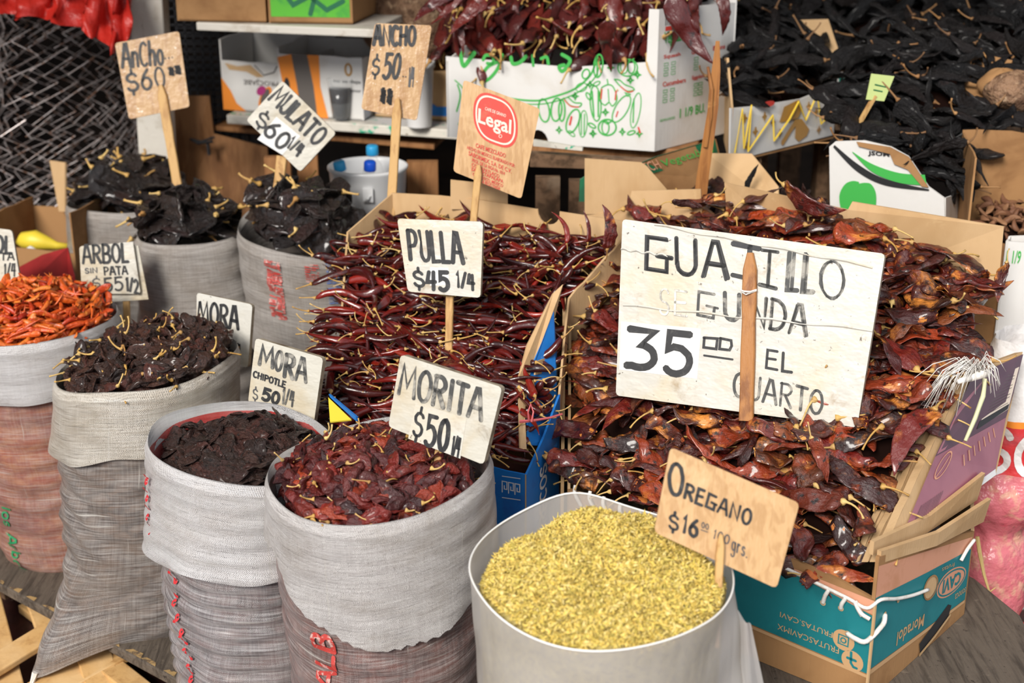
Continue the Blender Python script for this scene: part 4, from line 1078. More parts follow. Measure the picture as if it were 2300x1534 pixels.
# ------------------------------------------------------------------ dried chiles
def prof(kind, s):
    if kind == 'long':     # shoulder then a long taper
        return min(1.0, (s / .09)) ** .5 * max(0.0, 1 - max(0, (s - .10) / .90) ** 1.9) ** .85
    if kind == 'oval':
        return max(0.0, math.sin(PI * min(1, s ** .72))) ** .62
    if kind == 'broad':    # heart shaped
        return min(1.0, (s / .16)) ** .55 * max(0.0, 1 - max(0, (s - .16) / .84) ** 2.1) ** .72
    if kind == 'open':     # torn off tip
        return min(1.0, (s / .09)) ** .5 * (1 - .45 * max(0, (s - .1) / .9) ** 1.5)
from mathutils import noise as mnoise
def pod_mesh(L, Wd, T, kind='long', nr=16, ns=14, bend=0.0, bendz=0.0, fold=.10, crinkle=.05, twist=0.0, curl=0.0, seed=0, inner=False, wave=0.0, crumple=0.0, ridge=0.0, rfreq=110.0, pinch=.22):
    r = random.Random(seed)
    F_ = [(r.choice((2, 3, 3, 4, 5)), r.uniform(0, 6.28), r.uniform(-5, 5), r.uniform(.4, 1)) for _ in range(4)]
    C_ = [(r.randint(3, 9), r.uniform(0, 6.28), r.uniform(8, 34), r.uniform(-1, 1)) for _ in range(7)]
    ft = sum(f[3] for f in F_)
    verts = []; faces = []; mats = []
    def ring(s, shrink=1.0, jag_=0.0):
        pr = prof(kind, s)
        x = (s - .5) * L
        cy = bend * L * ((s - .45) ** 2) * 2.2 - bend * L * .15
        cz = bendz * L * ((s - .5) ** 2) * 2.2 + wave * L * math.sin(6 * s + seed)
        x -= abs(bend) * L * .25 * (s - .5) ** 3
        tw = twist * (s - .5) + r.uniform(-.04, .04)
        out = []
        for k in range(nr):
            q = 2 * PI * k / nr
            fd = 1 + fold * sum(a * math.sin(m * q + p + v * s) for m, p, v, a in F_) / ft * 1.8
            fd += crinkle * sum(a * math.sin(m * q + p + v * s) for m, p, v, a in C_) / 2.4
            y = Wd / 2 * pr * math.cos(q) * fd * shrink; z = T / 2 * pr * math.sin(q) * fd * shrink
            # pinch: flat dried skins cup in the middle
            z -= T * pinch * pr * math.cos(2 * q) * (.4 + .3 * math.sin(7 * s + seed))
            if crumple or ridge:
                o3 = Vector((x * 1.0 + seed * 3.1, y, z + (.5 * T if math.sin(q) > 0 else 0)))
                c1 = mnoise.noise(o3 * 42) * crumple * pr; c2 = mnoise.noise(o3 * 60 + Vector((9, 4, 2))) * crumple * pr
                rd = -abs(mnoise.noise(Vector((o3.x * .55, o3.y, o3.z)) * rfreq)) * ridge * min(1, pr * 1.5)
                z += c1 + (rd if math.sin(q) > 0 else -rd) * abs(math.sin(q)) ** .5
                y += c2 * .6 * math.cos(q) ** 2
            yy = y * math.cos(tw) - z * math.sin(tw); zz = y * math.sin(tw) + z * math.cos(tw)
            out.append((x + (r.uniform(-jag_, jag_)), cy + yy, cz + zz))
        return out
    S = [0.0] + [(i / ns) ** 1.0 for i in range(1, ns + 1)]
    rings = []
    for i, s in enumerate(S):
        s_ = min(.996, max(.006, s))
        rings.append(ring(s_, 1.0, L * .03 if (kind == 'open' and i == ns) else 0))
    for rg in rings: verts.extend(rg)
    for i in range(len(rings) - 1):
        for k in range(nr):
            k2 = (k + 1) % nr
            faces.append((i * nr + k, i * nr + k2, (i + 1) * nr + k2, (i + 1) * nr + k)); mats.append(0)
    c0 = len(verts); verts.append(tuple(np.mean(rings[0], axis=0)))
    for k in range(nr): faces.append((c0, (k + 1) % nr, k)); mats.append(0)
    if kind == 'open':
        b = (len(rings) - 1) * nr; ins = []
        for s, sh in ((.97, .88), (.8, .85), (.6, .8)):
            ins.append(ring(s, sh))
        prev = b
        for rg in ins:
            st_ = len(verts); verts.extend(rg)
            for k in range(nr):
                k2 = (k + 1) % nr
                faces.append((prev + k, prev + k2, st_ + k2, st_ + k)); mats.append(1)
            prev = st_
    else:
        c1 = len(verts); verts.append(tuple(np.mean(rings[-1], axis=0)))
        b = (len(rings) - 1) * nr
        for k in range(nr): faces.append((b + k, b + (k + 1) % nr, c1)); mats.append(0)
    c = tuple(np.mean(rings[0], axis=0))
    return np.array(verts), faces, mats, c
def stem_mesh(c, L, r0, calyx, seed=0, n=6):
    r = random.Random(seed + 500)
    mb = MB()
    a = r.uniform(-.7, .7); b = r.uniform(-.7, .9); c2 = r.uniform(-.9, .9)
    pts = [Vector(c) + Vector((calyx * .35, 0, 0)), Vector(c) + Vector((-calyx * .25, 0, 0)), Vector(c) + Vector((-calyx * .8, 0, 0))]
    rad = [calyx * .95, calyx * .75, r0 * 1.3]
    p = pts[-1]; d = Vector((-1, a * .3, b * .3)).normalized()
    for k in range(5):
        d = (d + Vector((0, a * .28, b * .28)) + Vector((.0, c2 * .1 * k, 0))).normalized()
        p = p + d * (L / 5); pts.append(p); rad.append(r0 * (1.05 - .06 * k) if k < 4 else r0 * 1.25)
    mb.tube(pts, rad, n)
    return mb
def mk_mesh(name, verts, faces, mats, mt):
    me = bpy.data.meshes.new(name)
    me.from_pydata([tuple(v) for v in verts], [], faces)
    for m in mt: me.materials.append(m)
    if any(mats): me.polygons.foreach_set('material_index', mats)
    me.polygons.foreach_set('use_smooth', [True] * len(faces)); me.update()
    return me
class Kind:
    def __init__(s, name, skin, variants, stem=None, stem_mat=None, flesh=None, seed=0):
        """variants: list of dicts for pod_mesh; stem: (length, radius, calyx)"""
        s.name = name; s.pods = []; s.low = []
        for i, v in enumerate(variants):
            v = dict(v); nost = v.pop('nostem', False)
            V, F, Mt, c = pod_mesh(seed=seed + i, **v)
            me = mk_mesh(name, V, F, Mt, [skin, flesh or M['flesh']])
            sm = None
            if stem and not nost:
                L = stem[0] * random.uniform(.7, 1.3)
                mb = stem_mesh(c, L, stem[1], stem[2], seed + i)
                sm = mk_mesh('stem', mb.v, mb.f, [0] * len(mb.f), [stem_mat or M['stem']])
            s.pods.append((me, sm))
            v2 = dict(v); v2['nr'] = 8; v2['ns'] = 8
            V, F, Mt, c = pod_mesh(seed=seed + i, **v2)
            sv, sf = [], []
            if stem and not nost:
                mb = stem_mesh(c, stem[0], stem[1], stem[2], seed + i, 4); sv, sf = mb.v, mb.f
            s.low.append((np.array(V), F, Mt, np.array(sv) if len(sv) else None, sf))
        s.mixed = len({p[1] is None for p in s.pods}) == 2
        s.mats = [skin, flesh or M['flesh'], stem_mat or M['stem']]
def frame(surf, x, y, a, roll, pitch, e=.01, level=0.0):
    z = surf(x, y)
    gx = (surf(x + e, y) - surf(x - e, y)) / (2 * e); gy = (surf(x, y + e) - surf(x, y - e)) / (2 * e)
    gx *= 1 - level; gy *= 1 - level
    n = Vector((-gx, -gy, 1)).normalized()
    t = Vector((math.cos(a), math.sin(a), gx * math.cos(a) + gy * math.sin(a))).normalized()
    b = n.cross(t)
    R = Matrix((t, b, n)).transposed()
    R = R @ Matrix.Rotation(pitch, 3, 'Y') @ Matrix.Rotation(roll, 3, 'X')
    return Vector((x, y, z)), R, n
def spread(sampler, n, k=7):
    """even random points (best candidate)"""
    P = np.empty((n, 2)); P[0] = sampler()
    for i in range(1, n):
        c = np.array([sampler() for _ in range(k)])
        d = ((c[:, None, :] - P[None, :i, :]) ** 2).sum(2).min(1)
        P[i] = c[d.argmax()]
    return P
def in_poly(poly):
    xs = [p[0] for p in poly]; ys = [p[1] for p in poly]
    def inside(x, y):
        c = False; j = len(poly) - 1
        for i in range(len(poly)):
            if (poly[i][1] > y) != (poly[j][1] > y) and x < (poly[j][0] - poly[i][0]) * (y - poly[i][1]) / (poly[j][1] - poly[i][1]) + poly[i][0]: c = not c
            j = i
        return c
    def sample():
        while True:
            x = random.uniform(min(xs), max(xs)); y = random.uniform(min(ys), max(ys))
            if inside(x, y): return (x, y)
    return sample, inside, (min(xs), max(xs), min(ys), max(ys))
def in_disc(cx, cy, rx, ry=None):
    ry = ry or rx
    def sample():
        a = random.uniform(0, 2 * PI); r = math.sqrt(random.random())
        return (cx + rx * r * math.cos(a), cy + ry * r * math.sin(a))
    def inside(x, y): return ((x - cx) / rx) ** 2 + ((y - cy) / ry) ** 2 <= 1
    return sample, inside, (cx - rx, cx + rx, cy - ry, cy + ry)
def heap(kind, n, area, surf, name, label, cat, group, heading=(0, PI), roll=.5, pitch=.25, lift=(0.0, .012), under=0, under_label=None, under_name=None, under_lift=(-.022, -.006),
         core=.02, core_mat=None, size=(.85, 1.15), only=None, edge=None, skip=None, kk=7, tang=None, zones=None, level=0.0):
    sample, inside, bb = area
    pts = spread(sample, n, kk)
    made = []
    for i, (x, y) in enumerate(pts):
        a = random.gauss(*heading) if heading[1] < 3 else random.uniform(0, 2 * PI)
        if random.random() < .5 and heading[1] < 3: a += PI
        if tang and math.hypot(x - tang[0], y - tang[1]) > tang[2]:
            a = math.atan2(y - tang[1], x - tang[0]) + PI / 2 * random.choice((1, -1)) + random.gauss(0, .3)
        p, R, nn = frame(surf, x, y, a, random.gauss(0, roll), random.gauss(0, pitch), level=level)
        p = p + nn * random.uniform(*lift)
        sc_ = random.uniform(*size)
        me, sm = random.choice(kind.pods)
        ds = '' if not kind.mixed else ('stemmed ' if sm else 'stemless ')
        o = bpy.data.objects.new(name, me); COL.objects.link(o)
        o.matrix_world = Matrix.Translation(p) @ (R * sc_).to_4x4()
        lb = label
        if zones:
            px, py = proj(p)
            lb = label + next((t for c, t in zones if c(px, py)), '')
        tail = lb[len(label):]; lb = ds + lb
        o['label'] = lb; o['category'] = cat; o['group'] = ds + group + tail
        if sm:
            q = bpy.data.objects.new('stem', sm); COL.objects.link(q); q.parent = o
        made.append(o)
    # the packed rest of the heap below
    if under or core is not None:
        V = []; F = []; Mt = []; nb = 0
        for j in range(under):
            x, y = sample()
            a = random.gauss(*heading) if heading[1] < 3 else random.uniform(0, 2 * PI)
            if random.random() < .5 and heading[1] < 3: a += PI
            p, R, nn = frame(surf, x, y, a, random.gauss(0, roll), random.gauss(0, pitch), level=level)
            p = p + nn * random.uniform(*under_lift)
            v, f, mt, sv, sf = random.choice(kind.low)
            A_ = np.array(R) * random.uniform(*size); t = np.array(p)
            V.append(v @ A_.T + t); F.extend([[i + nb for i in ff] for ff in f]); Mt.extend(mt); nb += len(v)
            if sv is not None:
                V.append(sv @ A_.T + t); F.extend([[i + nb for i in ff] for ff in sf]); Mt.extend([2] * len(sf)); nb += len(sv)
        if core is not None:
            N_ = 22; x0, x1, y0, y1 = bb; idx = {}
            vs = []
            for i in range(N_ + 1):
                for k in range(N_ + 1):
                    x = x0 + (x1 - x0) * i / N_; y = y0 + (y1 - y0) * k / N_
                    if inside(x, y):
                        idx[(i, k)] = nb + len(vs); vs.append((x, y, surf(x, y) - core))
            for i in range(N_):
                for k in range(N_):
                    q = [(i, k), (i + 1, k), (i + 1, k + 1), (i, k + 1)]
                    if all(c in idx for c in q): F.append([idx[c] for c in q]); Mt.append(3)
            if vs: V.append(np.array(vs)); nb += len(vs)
        me = bpy.data.meshes.new(under_name or 'packed_chiles')
        me.from_pydata(np.concatenate(V, 0).tolist(), [], F)
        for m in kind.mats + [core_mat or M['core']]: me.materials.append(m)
        me.polygons.foreach_set('material_index', Mt); me.polygons.foreach_set('use_smooth', [True] * len(F)); me.update()
        o = bpy.data.objects.new(under_name or 'packed_chiles', me); COL.objects.link(o)
        tag(o, under_label, 'chiles', None, 'stuff')
    return made
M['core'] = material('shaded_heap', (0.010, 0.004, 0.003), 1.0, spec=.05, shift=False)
skin = {}
skin['guajillo'] = material('guajillo_skin', (.1, .02, .01), .32, vary=[(0.026, 0.006, 0.005), (0.085, 0.007, 0.005), (0.016, 0.007, 0.006), (0.17, 0.011, 0.006), (0.050, 0.008, 0.006), (0.070, 0.013, 0.007), (0.36, 0.045, 0.009), (0.026, 0.006, 0.005), (0.22, 0.055, 0.014)],
    layers=[(18, (0.28, 0.045, 0.010), .54, .70, 4), (15, (0.74, 0.26, 0.04), .56, .72, 5), (70, (.012, .006, .005), .52, .68, 4)], bumps=[((50, 110, 110), .8, .008, 5), (24, .5, .014, 3)], coat=.5, coat_rough=.13, rough_noise=(30, .25, .6), island=True)
skin['pulla'] = material('pulla_skin', (.1, .01, .01), .25, vary=[(0.032, 0.005, 0.005), (0.075, 0.006, 0.005), (0.022, 0.005, 0.006), (0.15, 0.009, 0.006), (0.05, 0.006, 0.005), (0.026, 0.006, 0.007), (0.28, 0.016, 0.008)],
    layers=[(26, (0.22, 0.024, 0.010), .56, .75, 3), (40, (0.50, 0.16, 0.04), .72, .80, 3), (60, (.028, .007, .007), .58, .72, 3)], bumps=[((40, 120, 120), .3, .004, 3), (20, .2, .01, 3)], coat=.35, coat_rough=.10, island=True)
skin['arbol'] = material('arbol_skin', (.6, .1, .02), .35, vary=[(0.58, 0.065, 0.012), (0.70, 0.14, 0.018), (0.46, 0.035, 0.010), (0.76, 0.22, 0.030), (0.64, 0.10, 0.015), (0.36, 0.022, 0.010)],
    layers=[(60, (0.75, 0.27, 0.05), .58, .74, 3), (80, (.30, .02, .008), .58, .72, 3)], bumps=[(90, .7, .006, 4)], coat=.25, coat_rough=.2, island=True)
skin['mora'] = material('mora_skin', (.05, .02, .015), .42, vary=[(0.042, 0.020, 0.014), (0.070, 0.030, 0.019), (0.030, 0.015, 0.012), (0.095, 0.034, 0.020), (0.050, 0.022, 0.015), (0.13, 0.032, 0.020)],
    layers=[(40, (0.15, 0.055, 0.028), .60, .78, 4), (110, (.016, .009, .008), .52, .68, 4)], bumps=[((100, 190, 190), 1.0, .012, 6), (45, .6, .014, 3)], coat=.45, coat_rough=.16, island=True)
skin['chipotle'] = material('chipotle_skin', (.05, .02, .015), .42, vary=[(0.036, 0.018, 0.013), (0.058, 0.024, 0.016), (0.028, 0.014, 0.011), (0.080, 0.026, 0.018), (0.045, 0.020, 0.014)],
    layers=[(40, (0.12, 0.035, 0.022), .64, .80, 4), (110, (.014, .008, .007), .52, .68, 4)], bumps=[((100, 200, 200), 1.0, .012, 6), (45, .6, .014, 3)], coat=.22, coat_rough=.22, island=True)
skin['morita'] = material('morita_skin', (.12, .015, .012), .3, vary=[(0.070, 0.012, 0.012), (0.13, 0.015, 0.012), (0.045, 0.012, 0.013), (0.24, 0.020, 0.012), (0.085, 0.016, 0.016), (0.030, 0.014, 0.016), (0.17, 0.022, 0.015), (0.34, 0.045, 0.015)],
    layers=[(40, (0.22, 0.035, 0.018), .58, .76, 4), (80, (.028, .010, .010), .55, .72, 4)], bumps=[((80, 160, 160), .8, .008, 5), (32, .5, .014, 3)], coat=.25, coat_rough=.14, island=True)
skin['ancho'] = material('ancho_skin', (.02, .01, .009), .38, vary=[(0.018, 0.010, 0.009), (0.026, 0.014, 0.011), (0.014, 0.009, 0.009), (0.034, 0.013, 0.011), (0.030, 0.020, 0.014)],
    layers=[(22, (0.07, 0.018, 0.015), .64, .80, 4), (60, (.008, .006, .006), .52, .68, 4)], bumps=[((70, 120, 120), 1.0, .016, 6), (40, .6, .014, 3)], coat=.6, coat_rough=.15, island=True)
skin['pasilla'] = material('pasilla_skin', (.006, .006, .007), .55, vary=[(0.006, 0.006, 0.007), (0.009, 0.007, 0.007), (0.005, 0.005, 0.006), (0.012, 0.008, 0.008)],
    layers=[(30, (0.028, 0.015, 0.014), .62, .80, 3)], bumps=[((50, 130, 130), 1.0, .014, 5)], spec=.35, coat=.12, coat_rough=.22, island=True)
skin['colorado'] = material('colorado_skin', (.08, .015, .013), .3, vary=[(0.055, 0.013, 0.013), (0.090, 0.013, 0.012), (0.035, 0.012, 0.012), (0.15, 0.018, 0.013), (0.07, 0.016, 0.016)],
    layers=[(16, (0.16, 0.022, 0.014), .6, .76, 3), (30, (0.30, 0.08, 0.025), .72, .80, 3), (40, (.022, .010, .010), .55, .72, 3)], bumps=[((30, 90, 90), .5, .008, 4)], coat=.25, coat_rough=.14, island=True)

K = {}
U_ = random.uniform
K['pulla'] = Kind('pulla_chile', skin['pulla'], [dict(L=U_(.082, .120), Wd=U_(.0135, .0195), T=U_(.010, .014), kind='long', bend=U_(-.5, .5), bendz=U_(-.25, .25), fold=.08, crinkle=.03, twist=U_(-1, 1), nr=12, ns=14, crumple=.002, nostem=(k % 5 == 4)) for k in range(15)], (.030, .0012, .0044), M['stem'], seed=100)
K['guajillo'] = Kind('guajillo_chile', skin['guajillo'],
    [dict(L=U_(.10, .135), Wd=U_(.028, .042), T=U_(.0045, .009), kind='long', bend=U_(-.3, .3), bendz=U_(-.35, .35), fold=.12, crinkle=.05, twist=U_(-1.8, 1.8), wave=.015, nr=18, ns=20, crumple=.009, nostem=(k % 3 == 2)) for k in range(9)] +
    [dict(L=U_(.055, .10), Wd=U_(.028, .046), T=U_(.005, .012), kind='open', bend=U_(-.3, .3), bendz=U_(-.4, .4), fold=.16, crinkle=.07, twist=U_(-1.6, 1.6), wave=.02, nr=18, ns=16, crumple=.012, nostem=(k % 4 != 0)) for k in range(10)], (.036, .0016, .0070), M['stem'], seed=200)
K['arbol'] = Kind('arbol_chile', skin['arbol'], [dict(L=U_(.046, .074), Wd=U_(.010, .0150), T=U_(.005, .009), kind='long' if k % 4 else 'open', bend=U_(-.6, .6), bendz=U_(-.35, .35), fold=.12, crinkle=.05, twist=U_(-1.4, 1.4), nr=9, ns=10, crumple=.003) for k in range(14)], seed=300)
K['mora'] = Kind('mora_chile', skin['mora'], [dict(L=U_(.052, .082), Wd=U_(.026, .040), T=U_(.010, .018), kind=('oval', 'broad', 'oval')[k % 3], bend=U_(-.4, .4), bendz=U_(-.6, .6), fold=.20, crinkle=.10, twist=U_(-1.6, 1.6), wave=.02, nr=24, ns=20, crumple=.009, ridge=.008, rfreq=190, nostem=(k % 3 != 0)) for k in range(13)], (.026, .0016, .0050), M['stem'], seed=400)
K['chipotle'] = Kind('chipotle_chile', skin['chipotle'], [dict(L=U_(.058, .082), Wd=U_(.032, .046), T=U_(.010, .016), kind=('oval', 'oval', 'broad')[k % 3], bend=U_(-.3, .3), bendz=U_(-.4, .4), fold=.18, crinkle=.10, twist=U_(-1.2, 1.2), wave=.02, nr=26, ns=22, crumple=.007, ridge=.009, rfreq=170, nostem=(k != 0)) for k in range(13)], (.006, .0040, .0048), M['stem'], seed=500)
K['morita'] = Kind('morita_chile', skin['morita'], [dict(L=U_(.046, .072), Wd=U_(.019, .032), T=U_(.009, .015), kind=('oval', 'long', 'broad')[k % 3], bend=U_(-.5, .5), bendz=U_(-.5, .5), fold=.20, crinkle=.10, twist=U_(-1.6, 1.6), wave=.02, nr=20, ns=18, crumple=.010, ridge=.0035, rfreq=170, nostem=(k % 5 < 2)) for k in range(15)], (.022, .0013, .0044), M['stem'], seed=600)
K['ancho'] = Kind('ancho_chile', skin['ancho'], [dict(L=U_(.11, .15), Wd=U_(.080, .110), T=U_(.014, .022), kind='broad', bend=U_(-.2, .2), bendz=U_(-.4, .4), fold=.06, crinkle=.05, twist=U_(-.5, .5), wave=.02, nr=34, ns=30, crumple=.006, ridge=.009, rfreq=105, nostem=(k % 2 == 1)) for k in range(10)], (.030, .0030, .0090), M['stem'], seed=700)
K['pasilla'] = Kind('pasilla_chile', skin['pasilla'], [dict(L=U_(.14, .20), Wd=U_(.030, .050), T=U_(.012, .020), kind='long', bend=U_(-.3, .3), bendz=U_(-.3, .3), fold=.16, crinkle=.08, twist=U_(-1.6, 1.6), wave=.02, nr=14, ns=16, crumple=.012, ridge=.004, rfreq=90, nostem=(k % 3 != 0)) for k in range(10)], (.040, .0022, .007), M['stem_dark'], seed=800)
K['colorado'] = Kind('colorado_chile', skin['colorado'], [dict(L=U_(.14, .19), Wd=U_(.032, .048), T=U_(.011, .018), kind='long', bend=U_(-.3, .3), bendz=U_(-.3, .3), fold=.15, crinkle=.06, twist=U_(-1.4, 1.4), wave=.02, nr=16, ns=18, crumple=.010) for _ in range(9)], (.045, .0022, .0070), M['stem'], seed=900)

# ---- sacks
def dome(s, h, p=2.0, off=-.012, cx=0, cy=0, seed=0, amp=.006):
    wb = wobble(seed, 6, 3, 0)
    def f(x, y):
        dx, dy = x - s.c[0], y - s.c[1]
        r = math.hypot(dx, dy) / s.rr
        q = math.atan2(dy, dx)
        r2 = math.hypot(dx - cx, dy - cy) / s.rr
        rim = s.tilt[0] * math.cos(q) + s.tilt[1] * math.sin(q)
        return s.zr + off + rim * min(1, r) + h * max(0, 1 - r2 ** p) + amp * math.sin(x * 37 + seed) * math.cos(y * 31 + seed)
    return f
def sack_heap(key, kind, n, h, label, group, p=2.0, off=-.012, inset=.016, cx=0, cy=0, **kw):
    s = SK[key]
    if kind == 'ancho': inset += .022
    kw.setdefault('tang', (s.c[0], s.c[1], s.rr * .62))
    return heap(K[kind], n, in_disc(s.c[0], s.c[1], s.rr - inset - .016), dome(s, h, p, off, cx, cy, len(key)), K[kind].name, label, 'chile', group, **kw)
sack_heap('arbol', 'arbol', 300, .078, 'small orange red arbol chile in the left sack', 'arbol chiles piled in the left sack', 1.5, -.004, .002, cy=.01, heading=(0, 9), roll=1.0, pitch=.35, lift=(0, .014), zones=[(lambda x, y: y < 730 and x < 110, ', at the back left of the pile'), (lambda x, y: y < 730, ', at the back right of the pile'), (lambda x, y: x < 110, ', at the front left of the pile'), (lambda x, y: True, ', at the front right of the pile')],
     under=600, under_label='packed orange red arbol chiles under the top of the left sack', core=.018,
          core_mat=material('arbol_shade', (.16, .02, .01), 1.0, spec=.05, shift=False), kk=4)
sack_heap('mora', 'mora', 175, .062, 'wrinkled dark brown mora chile, beige cuffed sack', 'mora chiles piled in the beige cuffed sack', 1.35, -.004, .010, cx=.012, cy=.015, heading=(0, 9), roll=.9, pitch=.4, lift=(.0, .016), zones=[(lambda x, y: y < 810 and x < 335, ', at the back left of the pile'), (lambda x, y: y < 810, ', at the back right of the pile'), (lambda x, y: x < 335, ', at the front left of the pile'), (lambda x, y: True, ', at the front right of the pile')],
     under=150, under_label='packed dark mora chiles under the top of the beige cuffed sack', core=.022)
sack_heap('chipotle', 'chipotle', 150, .046, 'flat brown black chipotle, red banded sack', 'chipotles filling the red banded sack', 1.6, -.024, .012, cx=.03, cy=-.01, heading=(0, 9), roll=.35, pitch=.22, lift=(0, .010), zones=[(lambda x, y: y < 1000 and x < 540, ', at the back left of the pile'), (lambda x, y: y < 1000, ', at the back right of the pile'), (lambda x, y: x < 540, ', at the front left of the pile'), (lambda x, y: True, ', at the front right of the pile')],
     under=140, under_label='packed brown black chipotles under the top of the red banded sack', core=.016)
sack_heap('morita', 'morita', 250, .046, 'wrinkled red black morita chile, large front sack', 'morita chiles filling the large front sack', 1.7, -.018, .014, cx=-.035, cy=.01, heading=(0, 9), roll=.8, pitch=.3, lift=(0, .012), zones=[(lambda x, y: y < 1070 and x < 840, ', at the back left of the pile'), (lambda x, y: y < 1070, ', at the back right of the pile'), (lambda x, y: x < 840, ', at the front left of the pile'), (lambda x, y: True, ', at the front right of the pile')],
     under=200, under_label='packed red black morita chiles under the top of the large front sack', core=.018)
g = 'broad black chiles heaped in the second row of sacks'
sack_heap('ancho_back', 'ancho', 38, .065, 'broad wrinkled black ancho chile in the rear sack before the white post', 'ancho chiles in the rear sack', 2.2, .0, .01, heading=(0, 9), roll=.4, pitch=.25, lift=(0, .02), under=30, under_label='packed black ancho chiles under the top of the rear sack', core=.03, size=(.80, 1.02))
sack_heap('ancho_mid', 'ancho', 30, .06, 'broad wrinkled black mulato chile in the middle sack of the second row', 'mulato chiles in the middle sack', 2.0, .01, .0, heading=(0, 9), roll=.5, pitch=.3, lift=(0, .02), under=30, under_label='packed black mulato chiles under the top of the middle sack', core=.03, size=(.75, .98))
sack_heap('ancho_red', 'ancho', 42, .08, 'broad wrinkled black ancho chile in the red striped sack', 'ancho chiles in the red striped sack', 2.0, .0, .006, heading=(0, 9), roll=.55, pitch=.35, lift=(0, .02), under=30, under_label='packed black ancho chiles under the top of the red striped sack', core=.03, size=(.75, .98))

# ---- boxes: sloping piles
def pulla_z(x, y):
    d = (Vector((x, y, 0)) - PB['FR']).dot(V3(.33, .944, 0))
    return .525 + .60 * d - .06 * d * d + .012 * math.sin(11 * x + 2) * math.sin(9 * y) + .03 * math.exp(-((d - .12) / .1) ** 2)
poly = [PB[k] for k in ('FL', 'FR', 'R1', 'R2', 'BR', 'BM', 'BL', 'LB')]
cen = sum(poly, Vector()) / len(poly)
sm_ = lambda poly, f: [((p.x - cen.x) * f + cen.x, (p.y - cen.y) * f + cen.y) for p in poly]
heap(K['pulla'], 300, in_poly([(-.365, 2.43), (.0, 2.278), (.045, 2.43), (.075, 2.62), (.195, 2.735), (.09, 2.775), (-.25, 2.92), (-.345, 2.85)]), pulla_z, 'pulla_chile', 'glossy maroon pulla chile in the blue box', 'chile', 'pulla chiles piled in the blue box',
     level=.55, heading=(-.25, .55), roll=1.0, pitch=.28, lift=(.0, .020), zones=[(lambda x, y: x < 905 and y < 680, ', left of the PULLA sign'), (lambda x, y: y < 500, ', along the back above the PULLA sign'), (lambda x, y: x > 1075 and y < 690, ', right of the PULLA sign'), (lambda x, y: y < 800, ', just below the PULLA sign'), (lambda x, y: x < 900, ', left of the MORITA sign'), (lambda x, y: True, ', beside the blue flap')],
     under=480, under_label='packed maroon pulla chiles under the top of the blue box pile', core=.024, kk=4)
def gua_z(x, y):
    v = Vector((x, y, 0)) - GB['FL']
    d = v.dot(V3(.647, .762, 0)); u = v.dot(V3(.762, -.647, 0))
    return .494 + .66 * d - .13 * d * d + .016 * math.sin(9 * u + 1) * math.sin(8 * d + 1) + .045 * math.exp(-((d - .22) / .16) ** 2) * math.exp(-((u - .30) / .3) ** 2) + .045 * math.exp(-((d - .58) / .15) ** 2) * math.exp(-((u - .06) / .18) ** 2) - .16 * max(0, u - .24) * max(0, d - .25) / .3 - .03 * max(0, (u - .45) / .1) * max(0, .3 - d) / .3
heap(K['guajillo'], 300, in_poly([(.100, 2.318), (.528, 1.972), (.560, 2.02), (.765, 2.27), (.860, 2.48), (.66, 2.68), (.46, 2.80), (.285, 2.90), (.130, 2.66), (.105, 2.5)]), gua_z, 'guajillo_chile', 'dark red guajillo chile in the laced box', 'chile', 'guajillo chiles piled in the teal laced box',
     level=.6, heading=(-.35, .6), roll=.40, pitch=.20, lift=(.0, .030), zones=[(lambda x, y: y < 530, ', along the top of the pile'), (lambda x, y: x < 1400 and y < 900, ', left of the GUAJILLO sign'), (lambda x, y: x > 1930 and y < 800, ', right of the GUAJILLO sign'), (lambda x, y: x > 1880, ', beside the purple printed flap'), (lambda x, y: x < 1500, ', low at the left corner'), (lambda x, y: y < 1010, ', just under the GUAJILLO sign'), (lambda x, y: True, ', above the teal front')],
     under=480, under_label='packed dark red guajillo chiles under the top of the teal laced box pile', core=.026, kk=4)
# ---- HANG: pods that stand out
def hang(kind, name, label, head, tail, roll=0.0, scale=None, flip=False):
    """one pod placed by its stem end and its tip"""
    Ls = lambda m_: max(v.co.x for v in m_.vertices) - min(v.co.x for v in m_.vertices)
    me, sm = random.choice(sorted([q for q in K[kind].pods if q[1]], key=lambda q: -Ls(q[0]))[:5])
    L = max(v.co.x for v in me.vertices) - min(v.co.x for v in me.vertices)
    d_ = (tail - head); s_ = d_.length / L
    t_ = d_.normalized(); b_ = t_.cross(V3(0, -1, .3)).normalized(); n_ = t_.cross(b_)
    R = Matrix((t_, b_, n_)).transposed() @ Matrix.Rotation(roll, 3, 'X')
    o = bpy.data.objects.new(name, me); COL.objects.link(o)
    o.matrix_world = Matrix.Translation((head + tail) / 2) @ (R * s_).to_4x4()
    tag(o, label, 'chile', None)
    if sm: q_ = bpy.data.objects.new('stem', sm); COL.objects.link(q_); q_.parent = o
    return o
hang('pulla', 'pulla_chile', 'thin maroon chile standing upright against the notch of the cardboard back', W(1280, 545, 2.70), W(1250, 470, 2.72), .2)
hang('pulla', 'pulla_chile', 'thin red chile standing upright, second from the notch along the cardboard back', W(1324, 545, 2.70), W(1316, 470, 2.72), .2)
hang('guajillo', 'guajillo_chile', 'stout dark chile standing upright beside the top left corner of the GUAJILLO sign', W(1372, 560, 2.66), W(1366, 458, 2.68), .3)
hang('guajillo', 'guajillo_chile', 'long blackish chile lying on top of the pile behind the GUAJILLO sign', W(1752, 428, 2.66), W(1890, 492, 2.58), .8)
hang('guajillo', 'guajillo_chile', 'red chile lying on the kraft flap above the word GUAJILLO', W(1510, 450, 2.68), W(1580, 462, 2.66), .8)
hang('guajillo', 'guajillo_chile', 'wide blackish wrinkled chile low down beside the layered rim of the purple flap', W(2090, 905, 2.14), W(1990, 1050, 2.06), .6)
